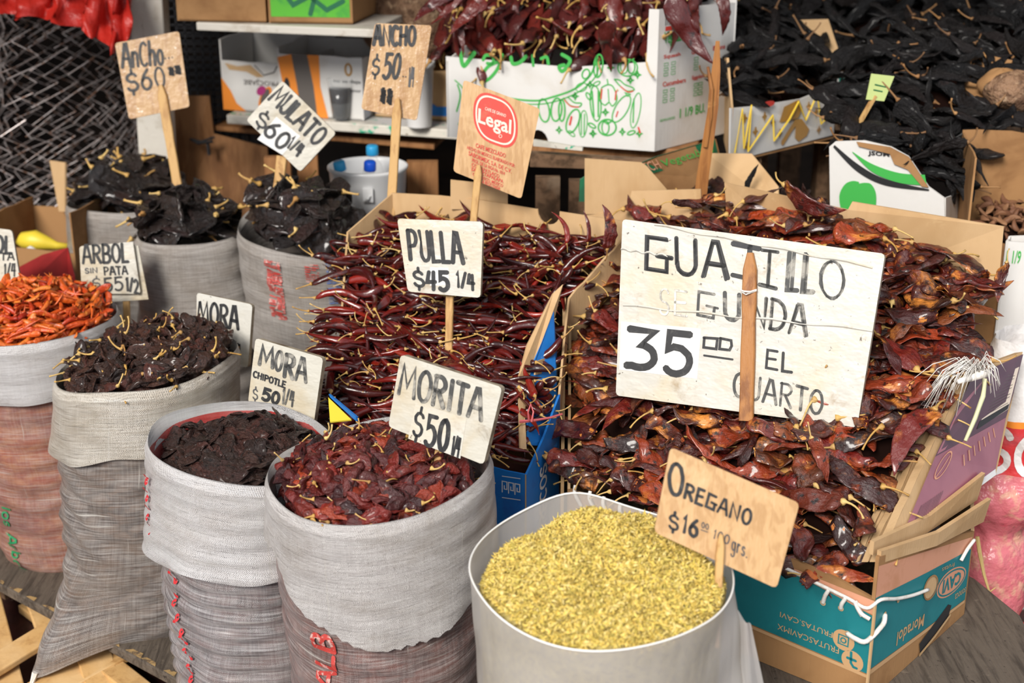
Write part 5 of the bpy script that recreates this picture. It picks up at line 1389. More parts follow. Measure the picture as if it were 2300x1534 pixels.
hang('guajillo', 'guajillo_chile', 'orange blotched chile hanging with its tip down above the OREGANO sign', W(1830, 985, 2.10), W(1866, 1085, 2.05), .6)
hang('guajillo', 'guajillo_chile', 'dark chile with upright stem at the far right end of the pile', W(2258, 590, 2.46), W(2235, 680, 2.42), .6)
# ------------------------------------------------------------------ hand lettered price signs on stakes
def sign(label, corners, Y, texts, lean=14, yaw=0, thick=.006, face='sign_card', edge='sign_edge', stake=None, papers=(), back=None, extra=None, stake_mat='stake', rough_edge=0.0):
    l, yw = math.radians(lean), math.radians(yaw)
    n = Vector((math.sin(yw) * math.cos(l), -math.cos(yw) * math.cos(l), math.sin(l)))
    cx = sum(c[0] for c in corners) / 4; cy = sum(c[1] for c in corners) / 4
    p0 = W(cx, cy, Y)
    P = lambda px, py: Wplane(px, py, p0, n)
    C4 = [P(*c) for c in corners]
    e1 = (C4[1] - C4[0]).normalized(); e2 = n.cross(e1).normalized()
    if e2.z > 0: e2 = -e2
    mpp = (C4[1] - C4[0]).length / math.hypot(corners[1][0] - corners[0][0], corners[1][1] - corners[0][1])
    fn = lambda a, b, lift=.0007: C4[0] + e1 * a + e2 * b + n * lift
    def ab(px, py):
        d = P(px, py) - C4[0]; return (d.dot(e1), d.dot(e2))
    cz = sum(C4, Vector()) / 4
    base = P(*stake[1]) if stake else min(C4, key=lambda p: p.z)
    root = empty('price_sign', base, label, 'sign')
    # board outline with slightly rounded, hand cut edges
    poly = []
    for i in range(4):
        a, b, c = C4[i - 1], C4[i], C4[(i + 1) % 4]
        r = .006
        poly += [b + (a - b).normalized() * r, b + ((a - b).normalized() + (c - b).normalized()) * r * .3, b + (c - b).normalized() * r]
        for k in range(1, 6):
            poly.append(b.lerp(c, k / 6) + n.cross((c - b).normalized()) * random.uniform(-rough_edge, rough_edge))
    mb = MB(); mb.prism(poly, thick, n); mb.m = [0, 0] + [1] * (len(mb.f) - 2)
    mb.build('board', [M[face], M[edge]], root)
    if back:   # an older board showing behind
        mb = MB(); mb.prism([P(*c) - n * (thick + .001) for c in back], .005, n); mb.build('backing_board', M['sign_dirty'], root)
    for k, pp in enumerate(papers):
        mb = MB(); mb.prism([P(*c) + n * (.0005 + .0002 * k) for c in pp[0]], .0004, n); mb.build('paper_patch', M[pp[1]], root)
    groups = {}
    for t in texts:
        s, tl, tr, bl, wpx, ink = t[:6]
        st_ = text_strokes(s, 0, 0, 1, 1, t[6] if len(t) > 6 else .015, t[7] if len(t) > 7 else .24)
        q = []
        for pl in st_:
            q.append([ab(tl[0] + x * (tr[0] - tl[0]) + y * (bl[0] - tl[0]), tl[1] + x * (tr[1] - tl[1]) + y * (bl[1] - tl[1])) for x, y in pl])
        mb = groups.setdefault(ink, MB())
        lay(mb, fn, ribbon2d(q, wpx * mpp * (1.18 if ink != 'ink_pen' else 1.1)), lift=.0012)
    for ink, mb in groups.items(): mb.build('lettering', M[ink], root)
    if stake:
        a, b, wpx, where = stake[:4]
        off = n * (.006 if where == 'front' else -(thick + .007))
        A_, B_ = P(*a) + off, P(*b) + off
        d = (B_ - A_).normalized(); B2 = B_ + d * (stake[4] if len(stake) > 4 else .07)
        w = wpx * mpp
        side = d.cross(n).normalized()
        mb = MB(); rows = []
        L = (B2 - A_).length; N_ = 10
        for i in range(N_ + 1):
            t = i / N_
            ww = w / 2 * (1 + random.uniform(-.07, .07)) * (.45 if i == 0 and where == 'front' else 1)
            c = A_ + d * L * t
            rows.append([c - side * ww - n * .004, c + side * ww - n * .004, c + side * ww * .9 + n * .004, c - side * ww * .9 + n * .004])
        mb.grid(rows, 0, None, True); k = len(rows) - 1
        mb.add(rows[0], [(0, 1, 2, 3)]); mb.add(rows[-1], [(3, 2, 1, 0)])
        bevel(mb.build('stake', M[stake_mat], root), .0015, 1)
    if extra: extra(root, P, n, fn, ab, mpp)
    return root
I, IF, IP, IG = 'ink', 'ink_faded', 'ink_pen', 'ink_ghost'
S_ = 'price sign'
sign('kraft price sign AnCho $60 on a thin stake before the white post', [(258, 97), (402, 70), (426, 240), (290, 268)], 3.43,
     [('AnCho', (271, 100), (364, 93), (275, 152), 5.5, I), ('...', (369, 120), (388, 117), (370, 132), 3.5, I), ('$60', (281, 163), (367, 150), (288, 207), 5, I), ('~~', (378, 148), (404, 142), (380, 176), 6, I)],
     face='sign_film', edge='card', stake=((362, 192), (392, 370), 22, 'front'), thick=.005)
sign('tilted square white price sign MULATO $60 wrapped in film', [(634, 181), (755, 299), (674, 386), (553, 270)], 3.12,
     [('MULATO', (632, 193), (738, 297), (603, 224), 6.5, I), ('$', (588, 246), (609, 262), (572, 277), 5, I), ('60', (615, 268), (657, 311), (590, 296), 6, I), ('1/4', (660, 306), (684, 329), (645, 330), 5, I)],
     face='sign_dirty', thick=.014, stake=((630, 350), (620, 440), 26, 'back'), papers=[([(621, 262), (675, 306), (634, 348), (578, 313)], 'paper')])
sign('tall kraft price sign ANCHO $50 with stake in front of the shelf', [(842, 52), (970, 57), (936, 271), (811, 245)], 3.03,
     [('ANCHO', (841, 59), (934, 60), (839, 101), 6.5, I), ('$', (838, 129), (854, 126), (835, 171), 4.5, I), ('50', (867, 122), (903, 122), (859, 176), 6, I), ('..', (905, 160), (914, 161), (904, 172), 3, I), ('1/4', (920, 152), (931, 152), (917, 195), 2.5, IP), ('~~', (858, 191), (884, 195), (851, 237), 6, I)],
     face='sign_film', edge='card', stake=((894, 222), (879, 470), 22, 'front'), thick=.007)
def legal(root, P, n, fn, ab, mpp):
    c = (1113, 270)
    def shape(k):
        pts = []
        for i in range(48):
            q = 2 * PI * i / 48
            x = math.copysign(abs(math.cos(q)) ** .62, math.cos(q)) * 50 * k; y = math.copysign(abs(math.sin(q)) ** .80, math.sin(q)) * 56 * k
            x *= 1 - .10 * abs(y / 56) ** 2
            pts.append((c[0] + x, c[1] + y + x * .36))
        return pts
    for k, m, l in ((1.0, 'red_print', .0007), (.90, 'cream_print', .0010), (.83, 'red_print', .0013)):
        mb = MB(); pp = [ab(*p) for p in shape(k)]
        mb.add([fn(a, b, l) for a, b in pp], [list(range(len(pp)))]); mb.build('logo_field' if m == 'red_print' else 'logo_ring', M[m], root)
    def type_(s, tl, tr, bl, mat, bold=.02, name='printed_lettering', lift=.0017):
        V, F = font2d(s, 0, 0, 1, 1, bold)
        mb = MB(); mb.add([fn(*ab(tl[0] + x * (tr[0] - tl[0]) + y * (bl[0] - tl[0]), tl[1] + x * (tr[1] - tl[1]) + y * (bl[1] - tl[1])), lift) for x, y in V], F)
        mb.build(name, M[mat], root)
    type_('Legal', (1075, 243), (1149, 270), (1073, 285), 'cream_print', .02)
    type_('CAFE DE GRANO', (1090, 240), (1137, 257), (1089, 247), 'cream_print', .01)
    mb = MB(); lay(mb, fn, ribbon2d([[ab(x, y) for x, y in arc(1124, 306, 3.5, 3.5, 0, 360, 12)]], 1.2 * mpp), lift=.0017); mb.build('printed_lettering', M['cream_print'], root)
    for s, a, b, h in (('CAFE MEZCLADO', (1069, 321), (1136, 345), 10), ('HECHO EN MEXICO, ELABORADO POR:', (1050, 327), (1157, 369), 9), ('SABORMEX, S.A. DE C.V.', (1053, 339), (1149, 380), 11),
                       ('PROL. DE LA VIGA No. 1014', (1061, 355), (1134, 386), 8), ('COL. APATLACO', (1060, 365), (1122, 392), 8), ('DEL. IZTAPALAPA', (1060, 375), (1131, 404), 8), ('CD. MEXICO, MEXICO', (1062, 387), (1130, 414), 8), ('MARCA REGISTRADA', (1068, 397), (1124, 420), 8)):
        type_(s, a, b, (a[0] - 1, a[1] + h), 'red_print', .012)
sign('kraft card sign with a red printed coffee emblem, wrapped in clear film', [(1041, 179), (1213, 244), (1171, 447), (1018, 385)], 2.80, [], face='sign_kraft', edge='card', thick=.010,
     stake=((1076, 371), (1064, 492), 18, 'front'), extra=legal)
sign('white price sign PULLA $45 standing in the blue box pile', [(892, 491), (1085, 498), (1079, 669), (916, 655)], 2.55,
     [('PULLA', (914, 516), (1034, 525), (921, 583), 7.5, I), ('$', (927, 604), (950, 607), (931, 643), 5, I), ('45', (957, 610), (1006, 612), (959, 650), 8, I), ('1/4', (1025, 610), (1064, 618), (1027, 644), 6, I)],
     face='sign_card', thick=.012, yaw=-14, stake=((1004, 660), (1003, 715), 18, 'back'), papers=[([(966, 600), (1008, 602), (1008, 640), (966, 642)], 'paper')])
def tie(root, P, n, fn, ab, mpp):
    mb = MB(); mb.tube([P(1666, 652) + n * .010, P(1676, 655) + n * .016, P(1690, 656) + n * .016, P(1702, 651) + n * .010], .0016, 5); mb.tube([P(1668, 655) + n * .010, P(1680, 662) + n * .016, P(1702, 653) + n * .010], .0012, 5)
    mb.build('string_tie', M['string'], root)
    for a, b in (((1400, 686), (1960, 742)), ((1470, 505), (1960, 600)), ((1395, 560), (1500, 575))):
        mb = MB(); A_, B_ = P(*a), P(*b)
        rows = []
        for i in range(19):
            c = A_.lerp(B_, i / 18) + Vector((0, 0, .002 * math.sin(i * 1.3)))
            rows.append([c + n * .0004 + Vector((0, 0, .0025)), c + n * .0022, c + n * .0004 - Vector((0, 0, .0025))])
        mb.grid(rows); mb.build('film_crease', M['sign_card'], root)
sign('large white price sign GUAJILLO SEGUNDA 35 EL CUARTO with brown stake', [(1398, 492), (1988, 570), (1925, 960), (1383, 888)], 2.30,
     [('GUA', (1447, 527), (1634, 546), (1449, 607), 8.5, I), ('GUA', (1452, 530), (1630, 549), (1452, 609), 5, I), ('j', (1652, 548), (1706, 556), (1650, 622), 9, I), ('|', (1711, 560), (1748, 566), (1707, 642), 7, IF), ('|', (1716, 562), (1744, 566), (1712, 641), 4, IF), ('LL', (1772, 566), (1834, 574), (1766, 650), 8, IF), ('II', (1776, 566), (1822, 574), (1770, 650), 6, IF), ('O', (1842, 582), (1900, 592), (1838, 664), 4.5, IF), ('O', (1846, 584), (1897, 592), (1842, 668), 3, IF),
      ('S', (1482, 648), (1504, 650), (1481, 706), 4, IG), ('E', (1515, 652), (1546, 656), (1514, 706), 5, IG), ('G', (1566, 652), (1610, 658), (1564, 710), 5, IF), ('U', (1626, 656), (1664, 661), (1625, 716), 7, IF), ('NDA', (1686, 662), (1816, 688), (1682, 728), 7, IF), ('NDA', (1690, 664), (1812, 690), (1686, 730), 4, IF),
      ('3', (1408, 738), (1474, 745), (1407, 822), 13, I), ('5', (1492, 746), (1554, 753), (1490, 836), 13, I), ('#', (1582, 757), (1612, 760), (1580, 781), 4.5, I), ('&', (1617, 759), (1645, 763), (1615, 784), 4.5, I), ('=', (1582, 780), (1646, 788), (1581, 806), 4, I),
      ('EL', (1722, 785), (1782, 796), (1720, 826), 5, I), ('CUARTO', (1650, 836), (1850, 880), (1646, 888), 5, IF)],
     face='sign_card', thick=.015, lean=18, yaw=-24, stake=((1687, 568), (1678, 925), 33, 'front', .015), stake_mat='stake_brown', papers=[([(1395, 722), (1575, 738), (1566, 851), (1391, 830)], 'paper')], extra=tie)
sign('small double white price sign ARBOL SIN PATA $55', [(178, 553), (299, 544), (316, 660), (184, 660)], 2.96,
     [('ARBOL', (184, 551), (286, 547), (187, 592), 5.2, I), ('SIN', (191, 603), (218, 601), (192, 614), 2.2, IP), ('PATA', (233, 600), (285, 598), (235, 618), 3.2, I), ('$', (207, 624), (225, 622), (208, 648), 2.6, IP), ('55', (232, 626), (274, 622), (235, 655), 4, I), ('1/2', (283, 622), (310, 630), (285, 652), 4, I)],
     face='sign_dirty', thick=.008, stake=((279, 640), (281, 735), 16, 'back'), back=[(205, 560), (308, 552), (331, 673), (207, 682)], papers=[([(268, 545), (299, 543), (304, 582), (266, 582)], 'sign_card')])
sign('white price sign MORA $50 behind the beige cuffed sack', [(442, 657), (567, 684), (557, 826), (440, 800)], 2.68,
     [('MORA', (447, 676), (536, 690), (446, 726), 5.5, I), ('$', (468, 762), (477, 764), (468, 779), 2.6, IP), ('50', (480, 747), (513, 757), (481, 782), 5, I), ('1/4', (519, 764), (540, 774), (519, 796), 3.5, I)],
     face='sign_card', thick=.011, yaw=-18, stake=((500, 780), (496, 850), 16, 'back'))
sign('white price sign MORA CHIPOTLE $50 standing in the red banded sack', [(574, 759), (726, 804), (703, 963), (557, 905)], 2.37,
     [('M', (587, 776), (616, 784), (583, 818), 7, IF), ('O', (622, 787), (637, 791), (617, 830), 5.5, IF), ('RA', (643, 795), (692, 808), (638, 846), 7, IF), ('CHIPOTLE', (571, 833), (643, 858), (569, 846), 2.8, I), ('$', (569, 870), (580, 873), (568, 896), 2.6, IP), ('50', (593, 872), (630, 884), (588, 896), 6.5, I), ('1/4', (637, 872), (662, 880), (634, 906), 3.5, IF)],
     face='sign_dirty', thick=.014, yaw=-18, stake=((630, 930), (622, 985), 16, 'back'))
sign('thick white price sign MORITA $50 leaning over the large front sack', [(900, 796), (1128, 870), (1086, 1044), (872, 958)], 2.045,
     [('MORITA', (905, 818), (1089, 878), (896, 884), 8, IF), ('$', (936, 918), (956, 924), (926, 978), 5, I), ('50', (962, 932), (1013, 948), (953, 998), 8, I), ('1/4', (1020, 978), (1036, 985), (1014, 1020), 3.5, I)],
     face='sign_dirty', thick=.016, yaw=-20, stake=((975, 1010), (965, 1075), 18, 'back'), papers=[([(934, 904), (1048, 940), (1034, 1030), (917, 985)], 'sign_card')])
sign('kraft price sign OREGANO $16 stuck in the oregano bag', [(1506, 1004), (1796, 1130), (1744, 1322), (1469, 1195)], 1.735,
     [('O', (1505, 1036), (1537, 1049), (1499, 1105), 6.5, I), ('REGANO', (1543, 1086), (1690, 1148), (1536, 1118), 5.5, I, .012, .34), ('$', (1504, 1150), (1525, 1158), (1501, 1186), 5.5, I), ('16', (1537, 1157), (1570, 1171), (1532, 1194), 6, I), ('00', (1576, 1172), (1592, 1178), (1575, 1184), 2, IP), ('-', (1573, 1180), (1592, 1187), (1571, 1196), 2, IP),
      ('100', (1605, 1189), (1640, 1204), (1601, 1208), 2.6, IP), ('grs.', (1646, 1203), (1682, 1222), (1642, 1234), 3, IP)],
     face='sign_kraft', edge='card', thick=.005, lean=24, stake=((1618, 1200), (1611, 1335), 19, 'front'))
sign('white price sign cut off by the left edge of the view', [(-110, 500), (27, 517), (46, 633), (-100, 645)], 2.98,
     [('ARBOL', (-82, 522), (27, 532), (-82, 560), 5, I), ('SIN PATA', (-82, 570), (32, 568), (-82, 586), 3, I), ('$60', (-70, 596), (-5, 596), (-70, 626), 4, I), ('1/4', (10, 592), (35, 592), (10, 620), 3.2, I)],
     face='sign_card', thick=.009, stake=((-10, 600), (-4, 720), 22, 'back'), stake_mat='wood_old')
# ------------------------------------------------------------------ the stall behind
def carton(label, fl, fr, depth, z0, z1, mat, front_z=None, parts=True, name='carton', cat='box', heights=None, group=None, open_front=None):
    """open card carton: front corners, depth vector; heights: (front, right, back, left)"""
    h = heights or (z1, z1, z1, z1)
    fl, fr = Vector((fl[0], fl[1], 0)), Vector((fr[0], fr[1], 0)); d = Vector((depth[0], depth[1], 0))
    c = (fl + fr + d) / 2
    root = empty(name, (c.x, c.y, z0), label, cat, group)
    bl, br = fl + d, fr + d
    for nm, a, b, hh in (('front_panel', fl, fr, h[0]), ('side_panel', fr, br, h[1]), ('back_panel', br, bl, h[2]), ('side_panel', bl, fl, h[3])):
        mb = MB(); mb.prism([up(a, z0), up(b, z0), up(b, hh)] + jag(up(b, hh), up(a, hh), 6, .003)[1:-1] + [up(a, hh)], .004); mb.build(nm, mat, root)
    mb = MB(); mb.prism([up(fl, z0 + .004), up(fr, z0 + .004), up(br, z0 + .004), up(bl, z0 + .004)], .004); mb.build('base', mat, root)
    return root
def face_of(root_fl, root_fr, z0, z1, lift=.0008):
    fl, fr = Vector((root_fl[0], root_fl[1], 0)), Vector((root_fr[0], root_fr[1], 0))
    return Sheet(up(fl, z1), up(fr, z1), up(fr, z0), up(fl, z0), lift)
def print_type(sh, s, u0, v0, u1, v1, mat, parent, bold=.01, lift=.0012, name='printed_lettering'):
    mb = MB(); lay(mb, sh, font2d(s, u0 * sh.w, v0 * sh.h, u1 * sh.w, v1 * sh.h, bold), lift=lift); return mb.build(name, M[mat] if isinstance(mat, str) else mat, parent)
def print_strokes(sh, polys, w, mat, parent, name='print', lift=.0012):
    mb = MB(); lay(mb, sh, ribbon2d([[(x * sh.w, y * sh.h) for x, y in p] for p in polys], w), lift=lift); return mb.build(name, M[mat], parent)

# ---- shelves on the left
def plank(name, pts, z, t, mat, parent=None):
    o = MB().prism([Vector((p.x, p.y, z)) for p in pts], t, Vector((0, 0, 1))).build(name, mat, parent); bevel(o, .003); return o
A1, A2 = W(508, 258, z=.87), W(1030, 293, z=.87)
dv = V3(.06, .34, 0)
shelf = empty('shelf_rack', (A1 + A2) / 2 * 1.0 - V3(0, 0, (A1.z)), 'wooden shelf rack with peeling white and green painted edges', 'shelf')
B1, B2 = W(440, 50, z=1.14), W(840, 66, z=1.14)
o = plank('shelf', [A1, A2, A2 + dv, A1 + dv], .87, .024, M['shelf_paint'], shelf)
o = plank('shelf', [B1, B2, B2 + dv, B1 + dv], 1.14, .020, M['white_paint'], shelf)
C1, C2 = W(478, 282, z=.822), W(975, 325, z=.822)
o = plank('lower_board', [C1, C2, C2 + dv, C1 + dv], .822, .014, M['wood_brown'], shelf)
for px, pw, Yp in ((622, 58, 3.55), (690, 46, 3.66), (948, 70, 3.50)):
    a, b = W(px - pw / 2, 330, Yp), W(px + pw / 2, 330, Yp)
    MB().box(((a.x + b.x) / 2, Yp, .404), (b.x - a.x, .025, .806)).build('upright', M['wood_brown'], shelf)
MB().box((A1.x + .05, A1.y + .36, .57), (.05, .03, 1.14)).build('upright', M['wood_old'], shelf)
MB().box((B2.x - .02, B2.y + .36, .57), (.05, .03, 1.14)).build('upright', M['wood_old'], shelf)
# cartons on the upper shelf
f1, f2 = W(398, 38, z=1.142), W(600, 44, z=1.142)
f1 = W(398, 38, Y=B1.y + .015); f2 = W(598, 44, Y=B1.y - .02)
ct = carton('plain kraft carton on the upper shelf, left of the green printed one', f1, f2, (.05, .28), 1.142, 1.36, M['card_dark'])
f3 = W(604, 44, Y=B1.y - .025); f4 = W(792, 36, Y=B1.y - .05)
ct = carton('kraft carton with a green picture on the upper shelf', f3, f4, (.05, .28), 1.142, 1.36, M['card_dark'])
sh = face_of(f3, f4, 1.142, 1.36)
sheet_poly('green_picture', sh, [(.03, .0), (.97, .0), (.97, .93), (.03, .93)], M['lime_print'], ct, .001)
print_strokes(sh, [[(.15, .6), (.3, .8), (.5, .7), (.7, .85), (.9, .75)], [(.5, .9), (.6, .6), (.8, .5)]], .012, 'dark_green_print', ct, 'picture_marks', .0016)
# printed fruit cartons on the lower shelf
sA0, sA1 = W(486, 246, z=.872), W(690, 262, z=.872)
sA0 = A1.lerp(A2, -.03) + V3(0, .06, 0); sA1 = A1.lerp(A2, .36) + V3(0, .05, 0)
ca = carton('torn white and orange fruit carton with upside down print on the lower shelf', sA0, sA1, (.05, .22), .872, 1.02, M['card_white'], heights=(1.005, 1.02, 1.05, 1.06))
sh = face_of(sA0, sA1, .872, 1.005)
sheet_poly('orange_corner', sh, [(0, .35), (.10, .6), (.16, .85), (.27, 1), (0, 1)], M['orange_print'], ca)
mb = MB(); lay(mb, sh, font2d('PROCJABE', .66 * sh.w, .46 * sh.h, .26 * sh.w, .33 * sh.h, .01), lift=.0012); mb.build('printed_lettering', M['grey_print'], ca)
def blob(sh, cu, cv, ru, rv, n=20, rot=0.0):
    c, s_ = math.cos(rot), math.sin(rot); out = []
    for k in range(n):
        q = 2 * PI * k / n; x, y = ru * math.cos(q), rv * math.sin(q)
        out.append((cu + x * c - y * s_, cv + x * s_ + y * c))
    return out
M['magenta_print'] = material('magenta_print', (.40, .03, .18), .5)
sheet_poly('pear_print', sh, blob(sh, .50, .70, .06, .24, rot=.25), M['orange_print'], ca, .001)
sheet_poly('pear_print', sh, blob(sh, .50, .68, .04, .17, rot=.25), M['grey_print'], ca, .0014)
sheet_poly('pear_print', sh, blob(sh, .46, .56, .05, .10, rot=.25), M['magenta_print'], ca, .0018)
sheet_poly('torn_card', sh, [(.05, .05), (.2, .10), (.35, .06), (.5, .28), (.42, .30), (.3, .20), (.1, .18)], M['card'], ca, .001)
print_strokes(sh, [[(.5, .25), (.62, .18), (.66, .05)], [(.40, .06), (.5, .24)]], .003, 'grey_print', ca)
sB0 = A1.lerp(A2, .235) + V3(.0, .035, 0); sB1 = A1.lerp(A2, .60) + V3(0, .035, 0)
cb = carton('orange, grey and white striped fruit carton on the lower shelf', sB0, sB1, (.05, .22), .872, 1.03, M['card_white'], heights=(1.035, 1.03, 1.05, 1.05))
sh = face_of(sB0, sB1, .872, 1.035)
sheet_poly('orange_stripe', sh, [(0, .06), (.17, .0), (.22, .5), (.26, 1), (.10, 1), (.05, .5)], M['orange_print'], cb)
sheet_poly('grey_stripe', sh, [(.17, .0), (.36, .0), (.42, .5), (.45, 1), (.26, 1), (.22, .5)], M['grey_print'], cb)
sheet_poly('orange_stripe', sh, [(.36, .0), (.50, .0), (.50, .5), (.58, 1), (.45, 1), (.42, .5)], M['orange_print'], cb)
print_type(sh, 'no se deje', .66, .36, .98, .43, 'black_print', cb); print_type(sh, 'que hay amor', .66, .50, .98, .57, 'black_print', cb)
print_strokes(sh, [[(x, y) for x, y in arc(.84, .20, .035, .09, 0, 360, 16)]], .006, 'gold_print', cb)
sheet_poly('hand_slot', sh, blob(sh, .10, .52, .035, .14), M['black_print'], cb, .0012)
# cup of dark drink
cp = W(766, 268, z=.874)
cup = empty('drink_cup', cp, 'clear plastic cup of dark drink on the lower shelf', 'cup')
MB().lathe([(.021, .0), (.0215, .002), (.0315, .105), (.033, .107), (.0325, .104), (.0225, .004), (.0, .003)], cp, 28).build('cup', M['clear'], cup, True)
MB().lathe([(0, .004), (.0215, .0045), (.0295, .082), (0, .0825)], cp, 28).build('drink', M['cola'], cup, True)
# foam cup
cp = W(942, 284, z=.874)
cup = empty('foam_cup', cp, 'tall white foam cup beside the ANCHO $50 sign', 'cup')
MB().lathe([(0, 0), (.030, 0), (.031, .003), (.039, .150), (.0425, .151), (.043, .166), (.041, .167), (.038, .150), (.030, .006), (0, .005)], cp, 32).build('cup', M['foam'], cup, True)
# blue and kraft carton, bag of brown goods behind
q0, q1 = A1.lerp(A2, .64) + V3(0, .10, 0), A1.lerp(A2, 1.02) + V3(0, .10, 0)
cc = carton('kraft carton with blue printed base behind the foam cup', q0, q1, (.03, .2), .872, 1.0, M['card'])
sh = face_of(q0, q1, .872, 1.0)
sheet_poly('blue_print', sh, [(0, .52), (.55, .55), (.7, .72), (.85, .70), (1, .5), (1, .9), (0, .92)], M['card_blue'], cc)
M['brown_goods'] = material('brown_pods', (.28, .16, .09), .7, [(30, (.12, .06, .03), .4, .6, 4), (50, (.42, .28, .17), .55, .7, 3)], [(40, 1.0, .02, 4)])
def lumpy(name, c, r, seed, mat, parent, n=26, amp=.12):
    wb = wobble(seed, 8, 5, 8); mb = MB(); P_ = []
    for i in range(n + 1):
        f = PI * i / n; row = []
        for k in range(n + 6):
            q = 2 * PI * k / (n + 6); e = 1 + amp * wb(q, f)
            row.append(Vector(c) + V3(r[0] * e * math.sin(f) * math.cos(q), r[1] * e * math.sin(f) * math.sin(q), r[2] * e * math.cos(f)))
        P_.append(row)
    mb.grid(P_, 0, None, True); return mb.build(name, mat, parent, True)
q = (q0 + q1) / 2 + V3(-.02, .09, 0)
sk = empty('produce_bag', V3(q.x, q.y, 1.0), 'bag of brown dried pods behind the ANCHO $50 sign', 'bag')
lumpy('brown_pods', (q.x, q.y, 1.13), (.14, .09, .135), 5, M['brown_goods'], sk)
# ---- post, plywood, black grids
a, b = W(356, 365, 3.72), W(330, -80, 3.72)
d = (b - a).normalized(); a2 = a - d * (a.z / d.z)
post = MB().beam(a2, b + d * .5, .085, .07, 0, (0, 1, 0)).build('wooden_post', M['white_paint']); bevel(post, .004)
tag(post, 'worn white painted wooden post behind the AnCho $60 sign', 'post')
ply = MB(); ply.prism([W(380, 215, 3.85), W(385, 520, 3.80), W(620, 520, 3.80), W(600, 330, 3.85), W(480, 300, 3.85), W(470, 215, 3.85)], .012)
plo = ply.build('plywood_panel', M['wood_brown']); tag(plo, 'brown plywood panel beside the white post', 'panel')
zlo = min((plo.matrix_world @ v.co).z for v in plo.data.vertices) + plo.location.z
MB().box((W(500, 520, 3.80).x, 3.83, W(500, 520, 3.80).z / 2), (.28, .03, W(500, 520, 3.80).z)).build('support', M['wood_brown'], plo)
hg = MB(); hg.tube([W(428, 312, 3.80), W(445, 322, 3.79), W(478, 318, 3.80), W(472, 308, 3.80)], .004, 5); hg.tube([W(466, 320, 3.80), W(470, 348, 3.80)], .005, 5); hg.tube([W(428, 312, 3.80), W(452, 318, 3.795), W(482, 308, 3.80)], .003, 5)
hg.build('iron_latch', M['black_print'], plo)
def wire_grid(label, x0, y0, x1, y1, Y, step, base):
    mb = MB(); a, b, c = W(x0, y0, Y), W(x1, y0, Y), W(x0, y1, Y)
    nx = max(2, int((b - a).length / step)); ny = max(2, int((c - a).length / step))
    root = empty('plastic_crate', V3((a.x + b.x) / 2, Y, base), label, 'crate')
    for dep in (0, .10):
        mb = MB()
        for i in range(nx + 1):
            p = a.lerp(b, i / nx) + V3(0, dep, 0); mb.box((p.x, p.y, (a.z + base) / 2), (.005, .004, a.z - base))
        k = 0; z = base
        while z < a.z:
            mb.box(((a.x + b.x) / 2, Y + dep, z + .002), (b.x - a.x, .004, .005)); z += step
        tag(mb.build('grid_wall', M['black_wire'], root), kind='stuff')
    MB().box(((a.x + b.x) / 2, Y + .05, base + .004), (b.x - a.x, .1, .008)).build('base', M['black_wire'], root)
wire_grid('stack of black plastic grid crates between the post and the shelf', 368, -60, 480, 240, 3.98, .022, .0)
wire_grid('black plastic grid crate under the lower shelf board', 500, 295, 590, 390, 3.9, .024, .0)
# ---- roll of chain link fence at the left
roll = empty('chain_link_roll', V3(-1.42, 4.02, .0), 'roll of rusty chain link fence at the upper left', 'fence roll')
for R_0, seed, lean_, ox in ((.38, 1, .10, 0), (.20, 2, .14, .12)):
    rr_ = random.Random(seed); mb = MB(); n_w = int(2 * PI * R_0 / .060)
    for k in range(n_w):
        q0_ = 2 * PI * k / n_w + rr_.uniform(-.02, .02)
        pts = []
        for i in range(36):
            z = .05 + i * .036 + rr_.gauss(0, .004)
            q = q0_ + (.5 if i % 2 else -.5) * (2 * PI / n_w) * 1.04 + .12 * math.sin(z * 5 + seed) + .08 * math.sin(q0_ * 3 + z * 9)
            q += rr_.gauss(0, .09) * 2 * PI / n_w
            r = R_0 + rr_.gauss(0, .004) + .020 * math.sin(q * 3 + z * 5 + seed)
            pts.append(V3(-1.42 + ox + r * math.cos(q) + lean_ * (z - .6), 4.02 + r * math.sin(q), z))
        mb.tube(pts, .0026, 4, cap=False)
    tag(mb.build('wire_mesh', M['wire'], roll), kind='stuff')
# ---- red tarpaulin swag
top = [(-60, -40), (40, -40), (120, -40), (200, -40), (262, -40), (300, -40)]
low = [(-60, 28), (40, 40), (120, 42), (200, 78), (262, 118), (288, 88)]
mb = MB(); rows = []
for i in range(15):
    t = i / 14; row = []
    for j in range(46):
        u = j / 45 * 5; k = min(4, int(u)); f = u - k; f = f * f * (3 - 2 * f)
        p0_ = W(top[k][0] * (1 - f) + top[k + 1][0] * f, top[k][1], 3.62); p1_ = W(low[k][0] * (1 - f) + low[k + 1][0] * f, low[k][1] * (1 - f) + low[k + 1][1] * f, 3.55)
        p = p0_.lerp(p1_, t); fold = math.sin(u * 7 + t * 2.5) * .02 + math.sin(u * 15 - t * 4) * .010 + math.sin(t * 9 + u * 4) * .008
        row.append(p + V3(.01 * math.sin(u * 11 + t * 5), fold, .006 * math.sin(u * 9 + 2)))
    rows.append(row)
mb.grid(rows); back = [[p + V3(0, .004, 0) for p in r] for r in rows]; mb.grid(back)
tarp = mb.build('red_tarpaulin', M['red_cloth'], None, True); tag(tarp, 'crumpled red tarpaulin hanging at the upper left corner', 'tarpaulin')
